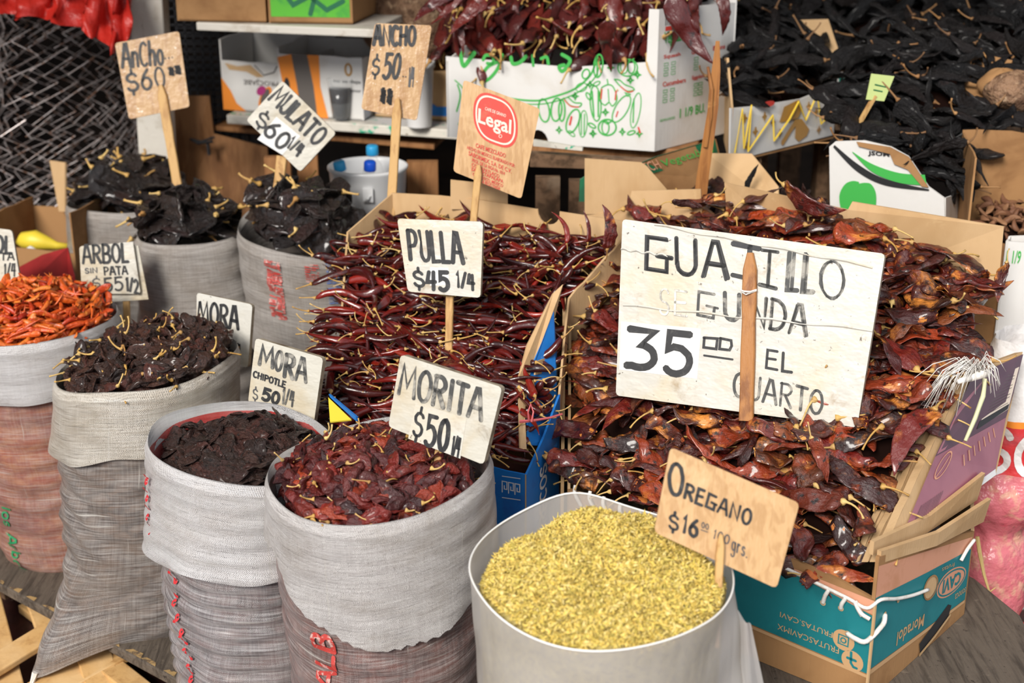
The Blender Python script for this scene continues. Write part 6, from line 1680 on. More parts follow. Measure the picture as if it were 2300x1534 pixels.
# ---- left, behind the arbol sack
l0, l1 = W(-60, 470, 3.38), W(158, 478, 3.30)
cl = carton('kraft carton behind the arbol sack at the left edge', (l0.x, l0.y), (l1.x, l1.y), (.06, .25), .0, .63, M['card_dark'], heights=(W(60, 560, 3.34).z, W(158, 478, 3.3).z, W(60, 468, 3.6).z, W(0, 470, 3.5).z))
y0 = W(95, 545, 3.44)
lumpy_ = empty('yellow_bag', V3(y0.x, y0.y, .58), 'yellow plastic bag lying in the kraft carton at the left', 'bag')
mb = MB(); mb.tube([W(40, 545, 3.46), W(55, 540, 3.45), W(80, 540, 3.44), W(105, 546, 3.44), W(128, 552, 3.44), W(152, 553, 3.44)], [.006, .022, .026, .018, .010, .007], 12); mb.build('bag', M['yellow'], lumpy_, True)
lab = empty('white_wrapper', W(75, 566, 3.38), 'crumpled white wrapper under the yellow bag', 'wrapper'); mb = MB(); mb.tube([W(45, 572, 3.39), W(70, 566, 3.385), W(92, 572, 3.38)], [.006, .016, .004], 10); mb.build('wrapper', M['foam'], lab, True)
rb = MB(); rb.prism([W(42, 600, 3.20), W(40, 660, 3.12), W(70, 1290, 3.02), W(168, 1290, 3.02), W(168, 620, 3.18), W(152, 556, 3.22), W(95, 572, 3.22)], .02)
tag(rb.build('red_board', M['red_board']), 'dark red board leaning behind the arbol sack', 'board')
fl_ = MB(); fl_.prism([W(115, 360, 3.62), W(150, 365, 3.58), W(150, 475, 3.56), W(136, 475, 3.58)], .005); tag(fl_.build('card_flap', M['card']), 'narrow upright kraft card strip beside the rear sack', 'card')
# ---- bucket with bottles
bc = W(826, 372, 3.36); bz = bc.z
buc = empty('bucket', V3(bc.x, bc.y, bz - .16), 'white enamel bucket holding bottles under the shelf', 'bucket')
MB().lathe([(0, -.155), (.082, -.155), (.084, -.15), (.093, -.012), (.097, -.006), (.097, .0), (.094, .002), (.091, -.006), (.081, -.148), (0, -.150)], (bc.x, bc.y, bz), 40).build('pail', M['enamel'], buc, True)
mb = MB(); mb.box((bc.x + .008, bc.y - .094, bz - .050), (.024, .006, .032)); mb.tube([V3(bc.x + .0, bc.y - .098, bz - .062), V3(bc.x + .008, bc.y - .105, bz - .056), V3(bc.x + .014, bc.y - .098, bz - .05)], .003, 6); mb.build('handle_lug', M['enamel'], buc)
for x, y, tx_, m, lb in ((-.062, -.03, -.35, 'cap_sky', 'clear bottle with a sky blue cap, leftmost in the white bucket'), (.004, -.045, .1, 'cap_blue', 'clear bottle with a deep blue cap, foremost in the white bucket'), (.022, .02, .0, 'cap_sky', 'clear bottle with a blue cap standing at the back of the white bucket')):
    b0 = V3(bc.x + x * .6, bc.y + y * .6, bz - .140); Rm = Matrix.Rotation(tx_ * .5, 3, 'Y') @ Matrix.Rotation(.12, 3, 'X')
    bt = empty('bottle', b0, lb, 'bottle')
    hh = .03 if y > 0 else .0
    MB().lathe([(0, 0), (.026, 0), (.028, .005), (.028, .090 + hh), (.022, .115 + hh), (.012, .130 + hh), (.011, .146 + hh), (0, .146 + hh)], b0, 20, 0, Rm).build('flask', M['clear'], bt, True)
    MB().lathe([(0, .140 + hh), (.0145, .140 + hh), (.0150, .143 + hh), (.0145, .160 + hh), (.012, .163 + hh), (0, .163 + hh)], b0, 20, 0, Rm).build('cap', M[m], bt, True)
stl = empty('stool', V3(bc.x, bc.y, 0), 'wooden stool under the white bucket', 'stool')
MB().box((bc.x, bc.y, bz - .170), (.24, .22, .025)).build('seat', M['wood_old'], stl)
for sx in (-.1, .1):
    for sy in (-.09, .09): MB().box((bc.x + sx, bc.y + sy, (bz - .182) / 2), (.03, .03, bz - .182)).build('leg', M['wood_old'], stl)
fp2 = MB(); fp2.prism([W(1012, 404, 2.885), W(1012, 470, 2.885), W(1140, 470, 2.87), W(1140, 418, 2.87)], .004); o = fp2.build('upright_flap', M['card'], pul)
# ---- table and white vegetable carton
T1, T2 = W(1150, 318, z=.895), W(1560, 338, z=.895)
tab = empty('table', V3((T1.x + T2.x) / 2, 3.3, 0), 'rough wooden plank table under the white vegetable carton', 'table')
d2 = V3(.10, .45, 0)
for k in range(3):
    a = d2 * (k / 3 + .005); b_ = d2 * ((k + 1) / 3 - .005)
    plank('plank', [T1 + a, T2 + a, T2 + b_, T1 + b_], .895, .024, M['wood_brown'] if k == 0 else M['wood_old'], tab)
m_ = T1.lerp(T2, .5)
MB().prism([W(1195, 338, 3.17), W(1490, 356, 3.12), W(1490, 378, 3.12), W(1195, 368, 3.17)], .03).build('apron', M['wood_old'], tab)
MB().prism([W(1200, 312, 3.13), W(1310, 330, 3.10), W(1310, 337, 3.10), W(1200, 326, 3.13)], .01).build('painted_strip', M['shelf_paint'], tab)
for x0_, x1_, Yl in ((1203, 1258, 3.15), (1278, 1318, 3.12)):
    a = W(x0_, 380, Yl); b_ = W(x1_, 380, Yl)
    MB().box(((a.x + b_.x) / 2, Yl, .425), (b_.x - a.x, .03, .85)).build('leg', M['wood_old'], tab)
MB().box((T2.x + .05, 3.5, .43), (.05, .05, .86)).build('leg', M['wood_old'], tab)
VF, VR = W(1010, 302, z=.897), W(1470, 317, z=.897)
VF = V3(-.155, 3.36, 0); VR = V3(.325, 3.20, 0); VB = V3(.530, 3.42, 0)
VZ0, VZ1, VZF = .897, 1.215, 1.078
veg = empty('vegetable_carton', V3(.1, 3.4, VZ0), 'white vegetable carton with green drawings, heaped with long red chiles', 'box')
nb_ = [up(VF, VZ0 + .0), up(VF.lerp(VR, .40), VZ0)]
for i in range(9):
    q = PI - PI * i / 8; c = VF.lerp(VR, .45 + .05 * math.cos(q)); nb_.append(up(c, VZ0 + .032 * math.sin(q)))
fp_ = nb_ + [up(VF.lerp(VR, .50), VZ0), up(VR, VZ0), up(VR, VZ1), up(VF.lerp(VR, .955), VZ1), up(VF.lerp(VR, .95), VZF + .02), up(VF.lerp(VR, .6), VZF), up(VF, VZF + .01)]
panel('front_panel', fp_, .005, M['card_white'], veg)
panel('side_panel', [up(VR, VZ0), up(VB, VZ0), up(VB, VZ1 - .01), up(VR, VZ1)], .005, M['card_white'], veg)
VL = VF + (VB - VR)
panel('back_panel', [up(VB, VZ0), up(VL, VZ0), up(VL, VZ1), up(VB, VZ1)], .005, M['card_white'], veg)
panel('side_panel', [up(VL, VZ0), up(VF, VZ0), up(VF, VZF), up(VL, VZ1)], .005, M['card_white'], veg)
vs_ = Sheet(up(VF, VZF), up(VR, VZF), up(VR, VZ0), up(VF, VZ0), .0008)
def vp(px, py):
    p = Wplane(px, py, up(VF, VZ0), vs_.n); d_ = p - vs_.c[0]
    return (d_.dot((vs_.c[1] - vs_.c[0]).normalized()), (vs_.c[0].z - p.z))
def vdraw(polys, wpx, mat, name, lift=.0010):
    mb = MB(); lay(mb, vs_, ribbon2d([[vp(*p) for p in pl] for pl in polys], wpx * .00108, None, .3), lift=lift); return mb.build(name, M[mat], veg)
# big script word, oval frame, and the drawn vegetables
def smooth(pts, n=6):
    out = []
    for i in range(len(pts) - 1):
        p0_, p1_, p2_, p3_ = pts[max(0, i - 1)], pts[i], pts[i + 1], pts[min(len(pts) - 1, i + 2)]
        for k in range(n):
            t = k / n
            out.append(tuple(.5 * ((2 * p1_[c]) + (p2_[c] - p0_[c]) * t + (2 * p0_[c] - 5 * p1_[c] + 4 * p2_[c] - p3_[c]) * t * t + (3 * p1_[c] - p0_[c] - 3 * p2_[c] + p3_[c]) * t ** 3) for c in (0, 1)))
    out.append(pts[-1]); return out
vdraw([smooth([(1040, 118), (1036, 130), (1042, 148), (1056, 132), (1066, 118)]), smooth([(1085, 135), (1092, 124), (1108, 128), (1106, 142), (1094, 142)]), smooth([(1128, 122), (1120, 150), (1104, 172), (1088, 182), (1084, 170), (1096, 150), (1120, 138)]), smooth([(1148, 128), (1152, 143), (1168, 140), (1182, 126)]),
       smooth([(1196, 124), (1198, 148)]), smooth([(1215, 132), (1228, 128), (1232, 144)]), smooth([(1262, 122), (1280, 134), (1274, 150), (1262, 160), (1256, 150), (1268, 146)])], 8, 'green_print', 'script_lettering')
vdraw([smooth([(1080, 200), (1130, 218), (1200, 226), (1240, 218), (1290, 200), (1325, 170), (1338, 140), (1342, 126)])], 5, 'green_print', 'oval_frame')
vdraw([smooth([(1085, 208), (1140, 228), (1200, 234), (1246, 228), (1300, 206), (1336, 174), (1348, 138)])], 2, 'green_print', 'oval_frame')
def ell(cx, cy, rx, ry, rot=0, n=20, a0=0, a1=360):
    c, s_ = math.cos(math.radians(rot)), math.sin(math.radians(rot))
    return [(cx + x * c - y * s_, cy + x * s_ + y * c) for x, y in arc(0, 0, rx, ry, a0, a1, n)]
G_ = []
G_ += [ell(1410, 152, 22, 19), ell(1402, 150, 8, 15), ell(1418, 150, 8, 15), [(1398, 132), (1410, 140), (1424, 132)]]                        # tomato
G_ += [ell(1338, 232, 12, 40, -4), [(1330, 205), (1334, 262)], [(1344, 205), (1344, 262)]]                                              # courgette
G_ += [smooth([(1352, 196), (1346, 222), (1358, 236), (1368, 230), (1376, 238), (1386, 222), (1378, 196), (1366, 190), (1352, 196)]), [(1366, 200), (1368, 228)], [(1366, 190), (1364, 178)]]   # pepper
G_ += [ell(1396, 244, 14, 34, 30), [(1410, 216), (1404, 208), (1416, 212)]]                                                              # aubergine
G_ += [ell(1428, 248, 10, 40, 10), [(1424, 222), (1422, 275)]]                                                                           # cucumber
G_ += [ell(1287, 272, 13, 28, 20), ell(1310, 278, 9, 30, 4), [(1306, 256), (1306, 302)], [(1313, 256), (1312, 302)]]                      # aubergine, cucumber
G_ += [ell(1364, 286, 20, 18), ell(1360, 286, 8, 15), [(1356, 272), (1364, 278), (1374, 272)]]                                            # tomato
G_ += [ell(1222, 248, 12, 26, -8), ell(1250, 246, 12, 26, 5), ell(1262, 248, 7, 24, 0)]                                                   # peppers
G_ += [smooth([(1380, 178), (1392, 192), (1408, 204), (1424, 202), (1420, 196), (1404, 190), (1392, 180), (1380, 178)]), smooth([(1266, 220), (1280, 236), (1300, 240), (1306, 232), (1290, 230), (1276, 218)])]   # chillies
G_ += [ell(1316, 166, 8, 11, 20), ell(1306, 196, 13, 9, -25), ell(1344, 148, 10, 26, 6), [(1340, 128), (1342, 170)]]
for x, y in ((1292, 216), (1325, 190), (1372, 152), (1416, 180), (1360, 252), (1398, 296), (1332, 300), (1256, 292), (1432, 168), (1436, 300)):
    G_ += [[(x - 7, y), (x, y - 3), (x + 7, y), (x, y + 3), (x - 7, y)], [(x, y - 8), (x + 3, y), (x, y + 8), (x - 3, y), (x, y - 8)]]
for x, y, r in ((1284, 300, 40), (1330, 282, 30), (1418, 298, -20), (1322, 216, 60), (1340, 188, -30)): G_ += [ell(x, y, 9, 4, r, 12)]
G_ += [smooth([(1028, 190), (1034, 215), (1026, 250)]), smooth([(1022, 180), (1040, 200), (1044, 240), (1030, 280)])]
vdraw(G_, 3.0, 'green_print', 'vegetable_drawings')
vdraw([smooth([(1394, 194), (1410, 206), (1422, 204)]), smooth([(1268, 224), (1282, 238), (1300, 240)]), [(1352, 200), (1350, 222)], [(1384, 204), (1382, 224)], smooth([(1284, 262), (1280, 280)]), smooth([(1388, 250), (1384, 262)]), smooth([(1434, 286), (1438, 298)])], 3.5, 'red_print', 'red_accents', .0013)
vs2 = Sheet(up(VR, VZ1), up(VB, VZ1), up(VB, VZ0), up(VR, VZ0), .0008)
print_type(vs2, '1 1/9 BU.', .30, .73, .63, .80, 'green_print', veg, .02)
print_type(vs2, 'GROWN & PACKED', .05, .775, .24, .795, 'green_print', veg)
print_type(vs2, 'Vegetables', .07, .16, .36, .27, 'green_print', veg, .02)
for s_, u0, v0, u1, v1 in (('Squash', .07, .32, .28, .355), ('Green', .42, .32, .56, .355), ('Beans', .70, .32, .86, .355), ('Cucumbers', .07, .51, .36, .545), ('Eggplant', .44, .51, .60, .545), ('Corn', .72, .51, .84, .545)):
    print_type(vs2, s_, u0, v0, u1, v1, 'red_print', veg, .02)
chk_ = []
for u, v0 in ((.08, .38), (.17, .38), (.46, .38), (.74, .38), (.08, .57), (.17, .57), (.47, .57), (.53, .57), (.74, .57)):
    for k in range(3): chk_.append([(u, v0 + k * .035), (u + .05, v0 + k * .035), (u + .05, v0 + .02 + k * .035), (u, v0 + .02 + k * .035), (u, v0 + k * .035)])
print_strokes(vs2, chk_, .0013, 'green_print', veg, 'tick_boxes')
print_strokes(vs2, [[(.08 + .022 * k, .045), (.08 + .022 * k, .115)] for k in range(8)], .0022, 'black_print', veg, 'barcode')
sheet_poly('red_label', vs2, [(.08, .125), (.26, .125), (.26, .155), (.08, .155)], M['red_print'], veg)
def veg_z(x, y):
    v = Vector((x, y, 0)) - VF; n2 = V3(.31, .95, 0); d_ = v.dot(n2)
    return VZF + .015 + .62 * d_ - .3 * d_ * d_ + .015 * math.sin(17 * x)
LR = lambda c: [(lambda x, y: x < c, ', left half of the heap'), (lambda x, y: True, ', right half of the heap')]
heap(K['colorado'], 120, in_poly([(-.16, 3.41), (.30, 3.265), (.49, 3.43), (.36, 3.55), (.0, 3.62), (-.16, 3.5)]), veg_z, 'long_red_chile', 'long flat maroon chile, white vegetable carton', 'chile', 'long red chiles heaped in the white vegetable carton',
     heading=(1.25, .5), roll=.6, pitch=.35, lift=(0, .03), under=120, under_label='packed long maroon chiles inside the white vegetable carton', core=.03, zones=LR(1210))
hang('colorado', 'long_red_chile', 'wide wrinkled red chile hanging down over the front of the vegetable carton', W(1362, 40, 3.16), W(1366, 158, 3.20), .4)
hang('colorado', 'long_red_chile', 'long dark chile hanging in front of the white carton side, nearest the split stake', W(1500, -10, 3.14), W(1592, 150, 3.10), .4)
hang('colorado', 'long_red_chile', 'short blackish chile dangling over the carton side below the script', W(1535, 20, 3.22), W(1508, 120, 3.24), .4)
hang('colorado', 'long_red_chile', 'dark chile hanging at the top of the carton side above the printed list', W(1555, -10, 3.28), W(1566, 75, 3.28), .2)
hang('colorado', 'long_red_chile', 'broad glossy maroon chile hanging at the right corner of the vegetable carton', W(1622, -15, 3.24), W(1630, 82, 3.24), .2)
for k, (x, y, x2, y2) in enumerate(((985, 0, 925, 45), (1010, 10, 968, 62), (1060, 20, 1005, 75), (985, 80, 1070, 60), (1000, 62, 1045, 130))):
    o = hang('colorado', 'long_red_chile', 'long maroon chile overhanging the left end of the vegetable carton', W(x + 30, y - 20, 3.32), W(x2, y2, 3.28), .3)
    o['group'] = 'chiles overhanging the left end of the vegetable carton'
# ---- kraft box with green band and dark chiles behind the guajillo box
g0, g1 = W(1405, 420, 2.97), W(1600, 330, 3.16)
gb = empty('cardboard_box', V3(.36, 3.05, .5), 'open kraft box with a green printed band, holding small dark chiles', 'box')
def px_in(name, pts, t, m, parent): return panel(name, [W(*p) for p in pts], t, m, parent)
px_in('back_panel', [(1395, 500, 2.98), (1420, 376, 3.00), (1470, 352, 3.04), (1605, 312, 3.18), (1640, 450, 3.18), (1600, 500, 3.1)], .004, M['card_dark'], gb)
bandm = px_in('green_band', [(1418, 385, 2.992), (1424, 372, 2.998), (1470, 352, 3.034), (1604, 313, 3.173), (1612, 350, 3.173), (1470, 388, 3.034), (1455, 392, 3.02)], .002, M['dark_green_print'], gb)
gn = Sheet(W(1424, 366, 2.992), W(1604, 313, 3.168), W(1612, 350, 3.168), W(1450, 398, 3.005), .001)
print_type(gn, 'ITCH', .02, .15, .24, .75, 'pink_print', gb, .0, .002)
print_type(gn, 'Vegetables', .27, .28, .95, .85, 'green_print', gb, .0, .002)
px_in('front_flap', [(1313, 355, 2.92), (1440, 364, 2.92), (1452, 372, 2.92), (1498, 425, 2.92), (1470, 480, 2.92), (1313, 480, 2.92)], .004, M['card'], gb)
px_in('side_flap', [(1590, 345, 3.10), (1690, 346, 3.06), (1750, 420, 2.98), (1750, 470, 2.95), (1590, 470, 3.06)], .004, M['card'], gb)
px_in('corner_strip', [(1302, 402, 2.94), (1313, 395, 2.94), (1313, 450, 2.94), (1300, 450, 2.94)], .012, M['dark_green_print'], gb)
px_in('base_wall', [(1313, 478, 2.925), (1480, 478, 2.895), (1480, 640, 2.89), (1313, 640, 2.92)], .004, M['card'], gb)
def dark_z(x, y): return .80 + .18 * (y - 2.9) + .01 * math.sin(30 * x)
heap(K['chipotle'], 60, in_poly([(.26, 2.93), (.56, 2.86), (.68, 2.98), (.52, 3.10), (.34, 3.05)]), dark_z, 'black_chile', 'small crumpled black chile in the box with the green band', 'chile', 'small black chiles in the box with the green band', heading=(0, 9), roll=.8, pitch=.5, lift=(0, .02), under=40, under_label='packed black chiles in the box with the green band', core=.02, size=(.9, 1.3))
hang('pasilla', 'black_chile', 'black chile standing upright at the right of the green banded box', W(1672, 425, 2.96), W(1702, 368, 2.98), .3)
# ---- split wooden stake in front of the white carton
stk = MB(); rows = []
for i, (px, py, w_) in enumerate(((1612, 92, 9), (1608, 160, 20), (1602, 240, 23), (1590, 320, 26), (1578, 400, 28), (1566, 500, 28))):
    rows.append([W(px - w_ / 2, py, 2.965), W(px + w_ / 2, py, 2.965), W(px + w_ / 2, py, 2.98), W(px - w_ / 2, py, 2.98)])
stk.grid(rows, 0, None, True); stk.add(rows[-1], [(0, 1, 2, 3)]); stk.add(rows[0], [(3, 2, 1, 0)])
stk.tube([W(1590, 150, 2.962), W(1598, 200, 2.96), W(1594, 262, 2.962), W(1584, 330, 2.962)], [.003, .005, .006, .005], 6)
tag(stk.build('wooden_stake', M['stake_brown']), 'split brown wooden stake standing before the white vegetable carton', 'stake')
# ---- white and gold carton with black chiles
K0, K1 = W(1636, 362, 3.12), W(1872, 300, 3.42)
gz0 = .885
gb2 = empty('gold_printed_carton', V3((K0.x + K1.x) / 2 + .1, 3.4, gz0), 'white carton with gold bells and yellow string, heaped with black chiles', 'box')
fr_ = [W(1640, 362, 3.12), W(1872, 303, 3.42), W(1880, 190, 3.42), W(1800, 222, 3.32), W(1700, 238, 3.20), W(1642, 243, 3.12)]
panel('front_panel', fr_, .005, M['card_white'], gb2)
panel('side_panel', [W(1636, 362, 3.125), W(1642, 243, 3.125), W(1632, 130, 3.25), W(1622, 130, 3.5), W(1622, 300, 3.5)], .005, M['card'], gb2)
panel('base', [W(1640, 362, 3.125), W(1872, 306, 3.425), W(1880, 300, 3.7), W(1640, 330, 3.6)], .005, M['card_dark'], gb2)
gs2 = Sheet(W(1642, 243, 3.118), W(1880, 190, 3.418), W(1872, 303, 3.418), W(1640, 362, 3.118), .001)
sheet_poly('gold_bell', gs2, [(.48, .20), (.62, .12), (.66, .30), (.62, .48), (.52, .50), (.44, .48)], M['gold_print'], gb2)
sheet_poly('gold_bell', gs2, [(.60, .50), (.66, .52), (.74, .76), (.72, .88), (.64, .96), (.60, .86)], M['gold_print'], gb2)
print_strokes(gs2, [[(.60, .55), (.54, .72), (.48, .90)]], .012, 'gold_print', gb2, 'gold_stem')
star = []
for u, v in ((.12, .25), (.30, .30), (.22, .55), (.45, .70), (.38, .45), (.80, .45), (.90, .62), (.15, .80), (.84, .82), (.72, .30)):
    star += [[(u - .02, v), (u, v - .02), (u + .02, v), (u, v + .02), (u - .02, v)], [(u, v - .08), (u + .008, v), (u, v + .08), (u - .008, v), (u, v - .08)]]
print_strokes(gs2, star, .004, 'gold_print', gb2, 'gold_stars')
sheet_poly('red_patch', gs2, blob(gs2, .88, .06, .05, .10), M['red_print'], gb2); sheet_poly('red_patch', gs2, blob(gs2, .33, .08, .06, .06), M['red_print'], gb2)
mb = MB()
zz_ = [(.02, .85), (.08, .05), (.10, .80), (.16, .02), (.14, .88), (.36, .30), (.38, .80), (.52, .45), (.60, .15), (.68, .55), (.78, .08), (.84, .70), (.94, .50), (.92, .10), (.98, .55)]
mb.tube([gs2(u * gs2.w, v * gs2.h, .006) for u, v in zz_], .0022, 5); mb.build('yellow_string', M['yellow_string'], gb2)
panel('back_flap', [W(1762, 48, 3.62), W(1860, 45, 3.62), W(1895, 150, 3.50), W(1780, 140, 3.55)], .004, M['card'], gb2)
def gold_z(x, y):
    return 1.012 + .36 * (y - 3.14 - (x - .48) * .9) - .10 * max(0, (x - .75)) + .012 * math.sin(20 * x + 9 * y)
heap(K['pasilla'], 55, in_poly([(.505, 3.20), (.78, 3.49), (.86, 3.62), (.70, 3.80), (.56, 3.72), (.51, 3.4)]), gold_z, 'pasilla_chile', 'black pasilla chile in the gold printed carton', 'chile', 'black pasilla chiles in the white and gold carton', heading=(.2, .6), roll=.8, pitch=.3, lift=(0, .03), under=80, under_label='packed black pasilla chiles in the white and gold carton', core=.03, size=(.8, 1.05), zones=LR(1740))
# ---- white carton with a green apple
ap = empty('apple_carton', V3(.82, 2.9, .62), 'torn white carton with a green apple print, heaped with black chiles', 'box')
AF = [(1862, 330, 2.93), (1876, 318, 2.93), (1940, 316, 2.90), (2000, 330, 2.87), (2040, 352, 2.85), (2085, 420, 2.82), (2120, 445, 2.80), (2126, 620, 2.80), (1866, 620, 2.93)]
panel('side_panel', [W(2124, 445, 2.80), W(2124, 620, 2.80), W(2178, 600, 3.05), W(2178, 425, 3.05)], .005, M['card_white'], ap)
TORN = ([W(1925, 318, 2.895), W(2000, 330, 2.865), W(2042, 352, 2.843), W(2086, 420, 2.815), (W(2072, 418, 2.817)), W(2040, 380, 2.838), W(2010, 368, 2.855), W(2000, 345, 2.862), W(1930, 328, 2.893)])
asn = Sheet(W(1866, 316, 2.928), W(2124, 316, 2.797), W(2124, 600, 2.797), W(1866, 600, 2.928), .001)
def aq(px, py):
    p = Wplane(px, py, asn.c[0], asn.n); d_ = p - asn.c[0]
    e_ = (asn.c[1] - asn.c[0]).normalized(); f_ = asn.n.cross(e_); f_ = f_ if f_.z < 0 else -f_
    return p + asn.n * .002
panel('front_panel', [aq(p[0], p[1]) - asn.n * .003 for p in AF], .005, M['card_white'], ap, asn.n)
mb = MB(); mb.prism([aq(*proj(p)) + asn.n * .002 for p in TORN], .003, asn.n); mb.build('torn_edge', M['card_dark'], ap)
def apoly(name, pts, mat, lift=.0):
    mb = MB(); mb.add([aq(*p) + asn.n * lift for p in pts], [list(range(len(pts)))]); return mb.build(name, M[mat], ap)
apoly('green_swoosh', smooth([(1915, 340), (1960, 368), (2020, 388), (2078, 392)]) + [(2082, 415)] + smooth([(2080, 416), (2020, 410), (1960, 386), (1915, 342)]), 'green_print')
apoly('black_swoosh', smooth([(1875, 325), (1930, 370), (1990, 402), (2088, 425)]) + smooth([(2086, 428), (1990, 416), (1925, 384), (1872, 330)]), 'black_print')
apoly('green_apple', smooth([(1930, 408), (1915, 406), (1898, 414), (1886, 438), (1890, 470), (1905, 500), (1950, 500), (1966, 470), (1968, 435), (1958, 414), (1944, 410), (1930, 412)]), 'green_print')
mb = MB(); V_, F_ = font2d('JSOM', 0, 0, 1, 1, .03); mb.add([aq(1950 + x * 48, 338 + y * 12 + x * 4) for x, y in V_], F_); mb.build('printed_lettering', M['black_print'], ap)
def ap_z(x, y):
    return .955 + .30 * (y - 2.92 + (x - .69) * .45) - .55 * max(0, x - .80) * max(0, 3.2 - y) * 2.0 + .012 * math.sin(17 * x + 11 * y)
heap(K['pasilla'], 95, in_poly([(.70, 2.95), (.84, 2.865), (.90, 2.84), (1.02, 3.0), (1.22, 3.2), (1.2, 3.45), (.85, 3.40), (.72, 3.2)]), ap_z, 'pasilla_chile', 'black pasilla chile on the green apple carton', 'chile', 'black pasilla chiles heaped on the green apple carton', heading=(-.5, .7), roll=.8, pitch=.3, lift=(0, .03), under=160, under_label='packed black pasilla chiles on the green apple carton', core=.03, size=(.7, .95), zones=LR(2080))
# ---- the great black heap behind
def big_z(x, y): return 1.00 + .34 * (y - 3.40) + .10 * max(0, x - 1.0) + .02 * math.sin(9 * x + 5 * y) + .02 * math.sin(14 * y)
heap(K['pasilla'], 145, in_poly([(.80, 3.46), (1.25, 3.30), (1.75, 3.30), (1.85, 4.3), (.95, 4.4), (.72, 4.0)]), big_z, 'pasilla_chile', 'black pasilla chile in the great heap behind', 'chile', 'black pasilla chiles in the great heap at the upper right', heading=(-.3, .8), roll=.8, pitch=.35, lift=(0, .035), under=380, under_label='packed black pasilla chiles in the great heap at the upper right', core=.03, size=(.8, 1.1), zones=LR(2060))
stand = empty('display_stand', V3(1.25, 3.7, 0), 'dark board stand carrying the black chile heap', 'stand')
MB().prism([(.72, 3.44, .93), (1.9, 3.27, .93), (1.95, 4.45, .93), (.72, 4.45, .93)], .03, V3(0, 0, 1)).build('board', M['wood_old'], stand)
for x, y in ((.8, 3.55), (1.8, 3.4), (1.8, 4.3), (.85, 4.3)): MB().box((x, y, .45), (.06, .06, .9)).build('leg', M['wood_old'], stand)
stand2 = empty('display_stand', V3(.9, 3.1, 0), 'low dark board stand under the apple and gold cartons', 'stand')
MB().prism([(.45, 3.15, .60), (.70, 2.90, .60), (1.0, 2.76, .60), (1.4, 3.2, .60), (1.3, 3.40, .60), (.6, 3.40, .60)], .02, V3(0, 0, 1)).build('board', M['wood_old'], stand2)
for x, y in ((.6, 3.1), (1.2, 3.32), (.84, 2.92)): MB().box((x, y, .29), (.05, .05, .58)).build('leg', M['wood_old'], stand2)
for x, y in ((.55, 3.25), (.82, 3.48), (.62, 3.55)): MB().box((x, y, .44 if y > 3.4 else .745), (.05, .05, .87 if y > 3.4 else .27)).build('leg', M['wood_old'], stand2)
# cartons at the top of the view and the right
b0, b1 = W(1690, 36, 4.30), W(1885, 30, 4.30)
carton('plain kraft carton behind the black chiles at the top', (b0.x, 4.40), (b1.x, 4.40), (.0, .25), 1.0, 1.5, M['card'])
cd = MB(); cd.prism([W(1956, 166, 3.02), W(2008, 172, 3.02), W(1985, 228, 3.00), W(1944, 224, 3.00)], .003); tagc = cd.build('price_card', material('pale_green_card', (.42, .50, .18), .5)); tag(tagc, 'small pale green card sign on a stick among the black chiles', 'sign')
mb = MB(); mb.beam(W(1965, 215, 3.003), W(1928, 280, 2.99), .012, .005); mb.build('stick', M['stake'], tagc)
c5 = W(1965, 180, 3.15); mb = MB(); mb.tube([W(1965, 190, 3.008), W(1990, 196, 3.008)], .0015, 4); mb.tube([W(1962, 202, 3.004), W(1982, 206, 3.004)], .0015, 4); mb.build('card_marks', M['dark_green_print'], tagc)
M['sea_green'] = material('sea_green_print', (.01, .36, .27), .5)
e0, e1 = W(1880, 300, 3.36), W(1945, 285, 3.36)
tb = carton('small white carton with a sea green patch between the black heaps', (e0.x, 3.40), (e1.x, 3.38), (.05, .12), .93, 1.04, M['card_white'])
sh = face_of((e0.x, 3.40), (e1.x, 3.38), .93, 1.04); sheet_poly('green_patch', sh, [(.05, .08), (.95, .08), (.95, .55), (.05, .55)], M['sea_green'], tb); sheet_poly('red_patch', sh, [(.5, .6), (.9, .6), (.7, 1), (.4, 1)], M['red_print'], tb)
r0, r1 = W(2170, 225, 3.15), W(2260, 250, 3.02)
rc = MB(); rc.prism([W(2160, 205, 3.2), W(2205, 145, 3.25), W(2275, 160, 3.2), W(2240, 250, 3.1), W(2180, 240, 3.12)], .03); tag(rc.build('kraft_flap', M['card_dark']), 'folded brown kraft flap in the black heap at the right edge', 'card')
pbag = empty('plastic_bag', W(2270, 220, 3.05), 'clear plastic bag of brown goods at the right edge above the heap', 'bag')
lumpy('brown_pods', W(2280, 205, 3.08), (.07, .05, .045), 9, M['brown_goods'], pbag)
lumpy('paper', W(2250, 190, 3.10), (.05, .04, .035), 12, M['card_dark'], pbag)
# far right kraft carton with spices
x0_, x1_ = W(2180, 440, 2.74), W(2420, 350, 2.78)
rk = carton('kraft carton of brown spice pods at the right edge', (W(2180, 440, 2.74).x, 2.74), (W(2420, 440, 2.70).x, 2.70), (.05, .25), .60, .9, M['card_dark'], heights=(W(2250, 545, 2.74).z, .93, .99, .985))
def sp_z(x, y): return .82 + .1 * (y - 2.75)
K['spice'] = Kind('spice_pod', material('spice_brown', (.2, .09, .04), .7, vary=[(.22, .10, .045), (.15, .06, .03), (.30, .15, .07)], island=True), [dict(L=.035, Wd=.014, T=.009, kind='oval', bend=random.uniform(-.5, .5), fold=.2, crinkle=.1, nr=9, ns=8) for _ in range(5)], seed=950)
heap(K['spice'], 90, in_poly([(W(2190, 500, 2.76).x, 2.76), (1.15, 2.74), (1.18, 2.92), (1.0, 2.95)]), sp_z, 'spice_pod', 'small brown spice pod in the kraft carton at the right edge', 'spice', 'brown spice pods in the carton at the right edge', heading=(0, 9), roll=1, pitch=.6, lift=(0, .015), under=60, under_label='packed brown spice pods in the carton at the right edge', core=.01)
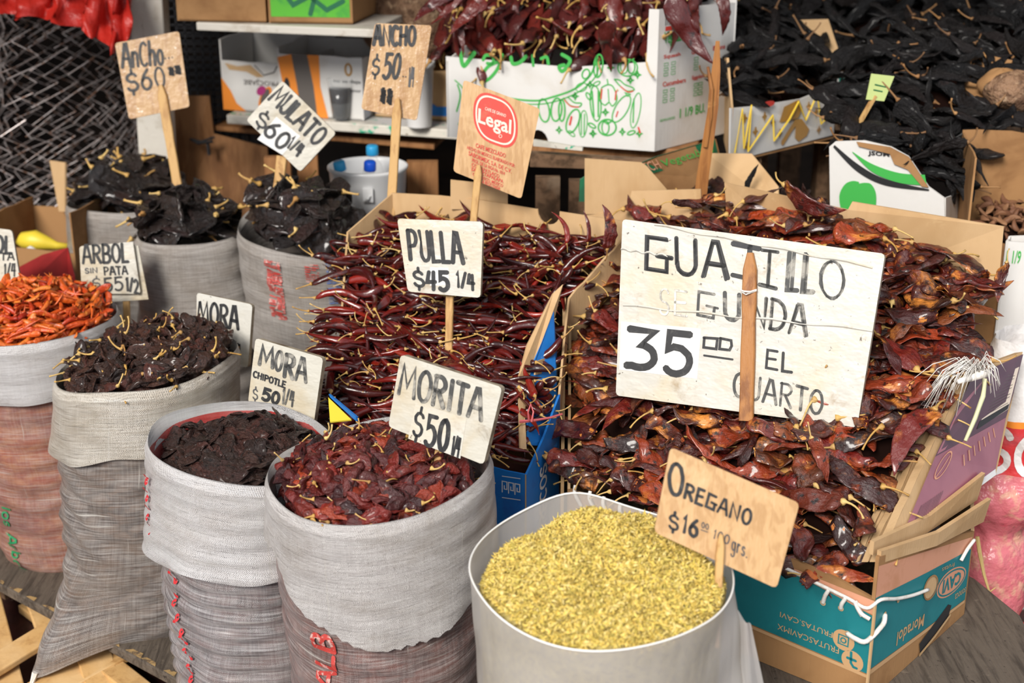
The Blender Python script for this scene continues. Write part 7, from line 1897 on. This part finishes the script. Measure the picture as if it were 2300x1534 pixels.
wl0 = W(2268, 540, 2.68)
wb_ = carton('white carton with green figures behind the teal box, at the right edge', (wl0.x, 2.70), (wl0.x + .2, 2.68), (.02, .04), .60, W(2280, 545, 2.69).z, M['card_white'])
sh = face_of((wl0.x, 2.70), (wl0.x + .2, 2.68), .60, W(2280, 545, 2.69).z); print_type(sh, '1 1/9', .02, .08, .16, .20, 'green_print', wb_, .02)
# ---- red and white plastic sack behind the teal box, whitewashed wall
rsk = empty('plastic_sack', V3(.958, 2.505, .004), 'red and white printed plastic sack slumped against the whitewashed wall', 'sack')
M['sack_red_film'] = material('red_film', (.66, .045, .05), .3, [(8, (.55, .10, .12), .5, .75, 4)], [(14, .5, .02, 4)], coat=.4)
M['sack_pink_film'] = material('pink_film', (.66, .17, .20), .32, [(30, (.70, .36, .26), .5, .68, 4), (7, (.5, .07, .1), .55, .75, 3)], [(18, .6, .02, 4)], coat=.4)
M['sack_white_film'] = material('white_film', (.80, .78, .77), .35, [(10, (.66, .62, .6), .5, .75)], [(14, .4, .02, 4)], coat=.3)
wbr = wobble(91, 7, 4, 7)
def rsp(q, z, e=0.0):
    r = .070 + .014 * math.sin(min(1, max(0, z / .30)) * PI) + .026 * math.exp(-((z - .385) / .05) ** 2) + .012 * math.exp(-((z - .56) / .10) ** 2) - .018 * math.exp(-((z - .30) / .03) ** 2)
    r += .009 * wbr(q, z * 3) + .006 * math.sin(7 * q + 40 * z) * math.sin(60 * z + 3 * q) + e
    return V3(.958 + r * math.cos(q) + .07 * (z - .4), 2.505 + r * .85 * math.sin(q), z)
def band(z0, z1, mat, name, n=8):
    mb = MB(); mb.grid([[rsp(2 * PI * k / 48, z0 + (z1 - z0) * i / n) for k in range(48)] for i in range(n + 1)], 0, None, True); return mb.build(name, mat, rsk, True)
band(.004, .335, M['sack_pink_film'], 'pink_band', 24); band(.335, .44, M['sack_pink_film'], 'bulge', 12); band(.44, .54, M['sack_red_film'], 'red_band', 10); band(.54, .553, M['orange_print'], 'orange_band', 2); band(.553, .70, M['sack_white_film'], 'white_band')
mb = MB(); f_ = lambda a, b, lift=.003: rsp(-2.50 + a / .085, .532 - b, lift)
lay(mb, f_, ribbon2d(text_strokes('SO', .0, .0, .125, .085, .0, .2), .014, .01)); mb.build('white_lettering', M['sack_white_film'], rsk)
tw = MB(); tw.tube([W(2195, 1205, 2.34), W(2200, 1240, 2.33), W(2210, 1290, 2.325), W(2222, 1330, 2.32)], [.004, .004, .003, .002], 6); tw.tube([W(2222, 1330, 2.32), W(2215, 1345, 2.32)], .0012, 4); tw.tube([W(2222, 1330, 2.32), W(2236, 1320, 2.32)], .0012, 4)
tag(tw.build('twine', M['twine']), 'straw coloured twine hanging in front of the pink sack', 'twine')
mb = MB(); mb.box((1.004 + .8 * .45 - .6 * .1, 2.62 + .6 * .45 + .8 * .1, .28), (.9, .2, .56), Matrix.Rotation(.6435, 3, 'Z')); tag(mb.build('wall_right', M['whitewash']), kind='structure')
mb = MB(); mb.prism([W(2215, 1560, z=.02), W(2235, 1440, z=.02), W(2400, 1330, z=.02), W(2420, 1620, z=.02)], .015, V3(0, 0, 1)); tag(mb.build('red_sheet', M['red_cloth']), 'red plastic sheet on the floor at the lower right corner', 'sheet')
bpy.context.view_layer.update()
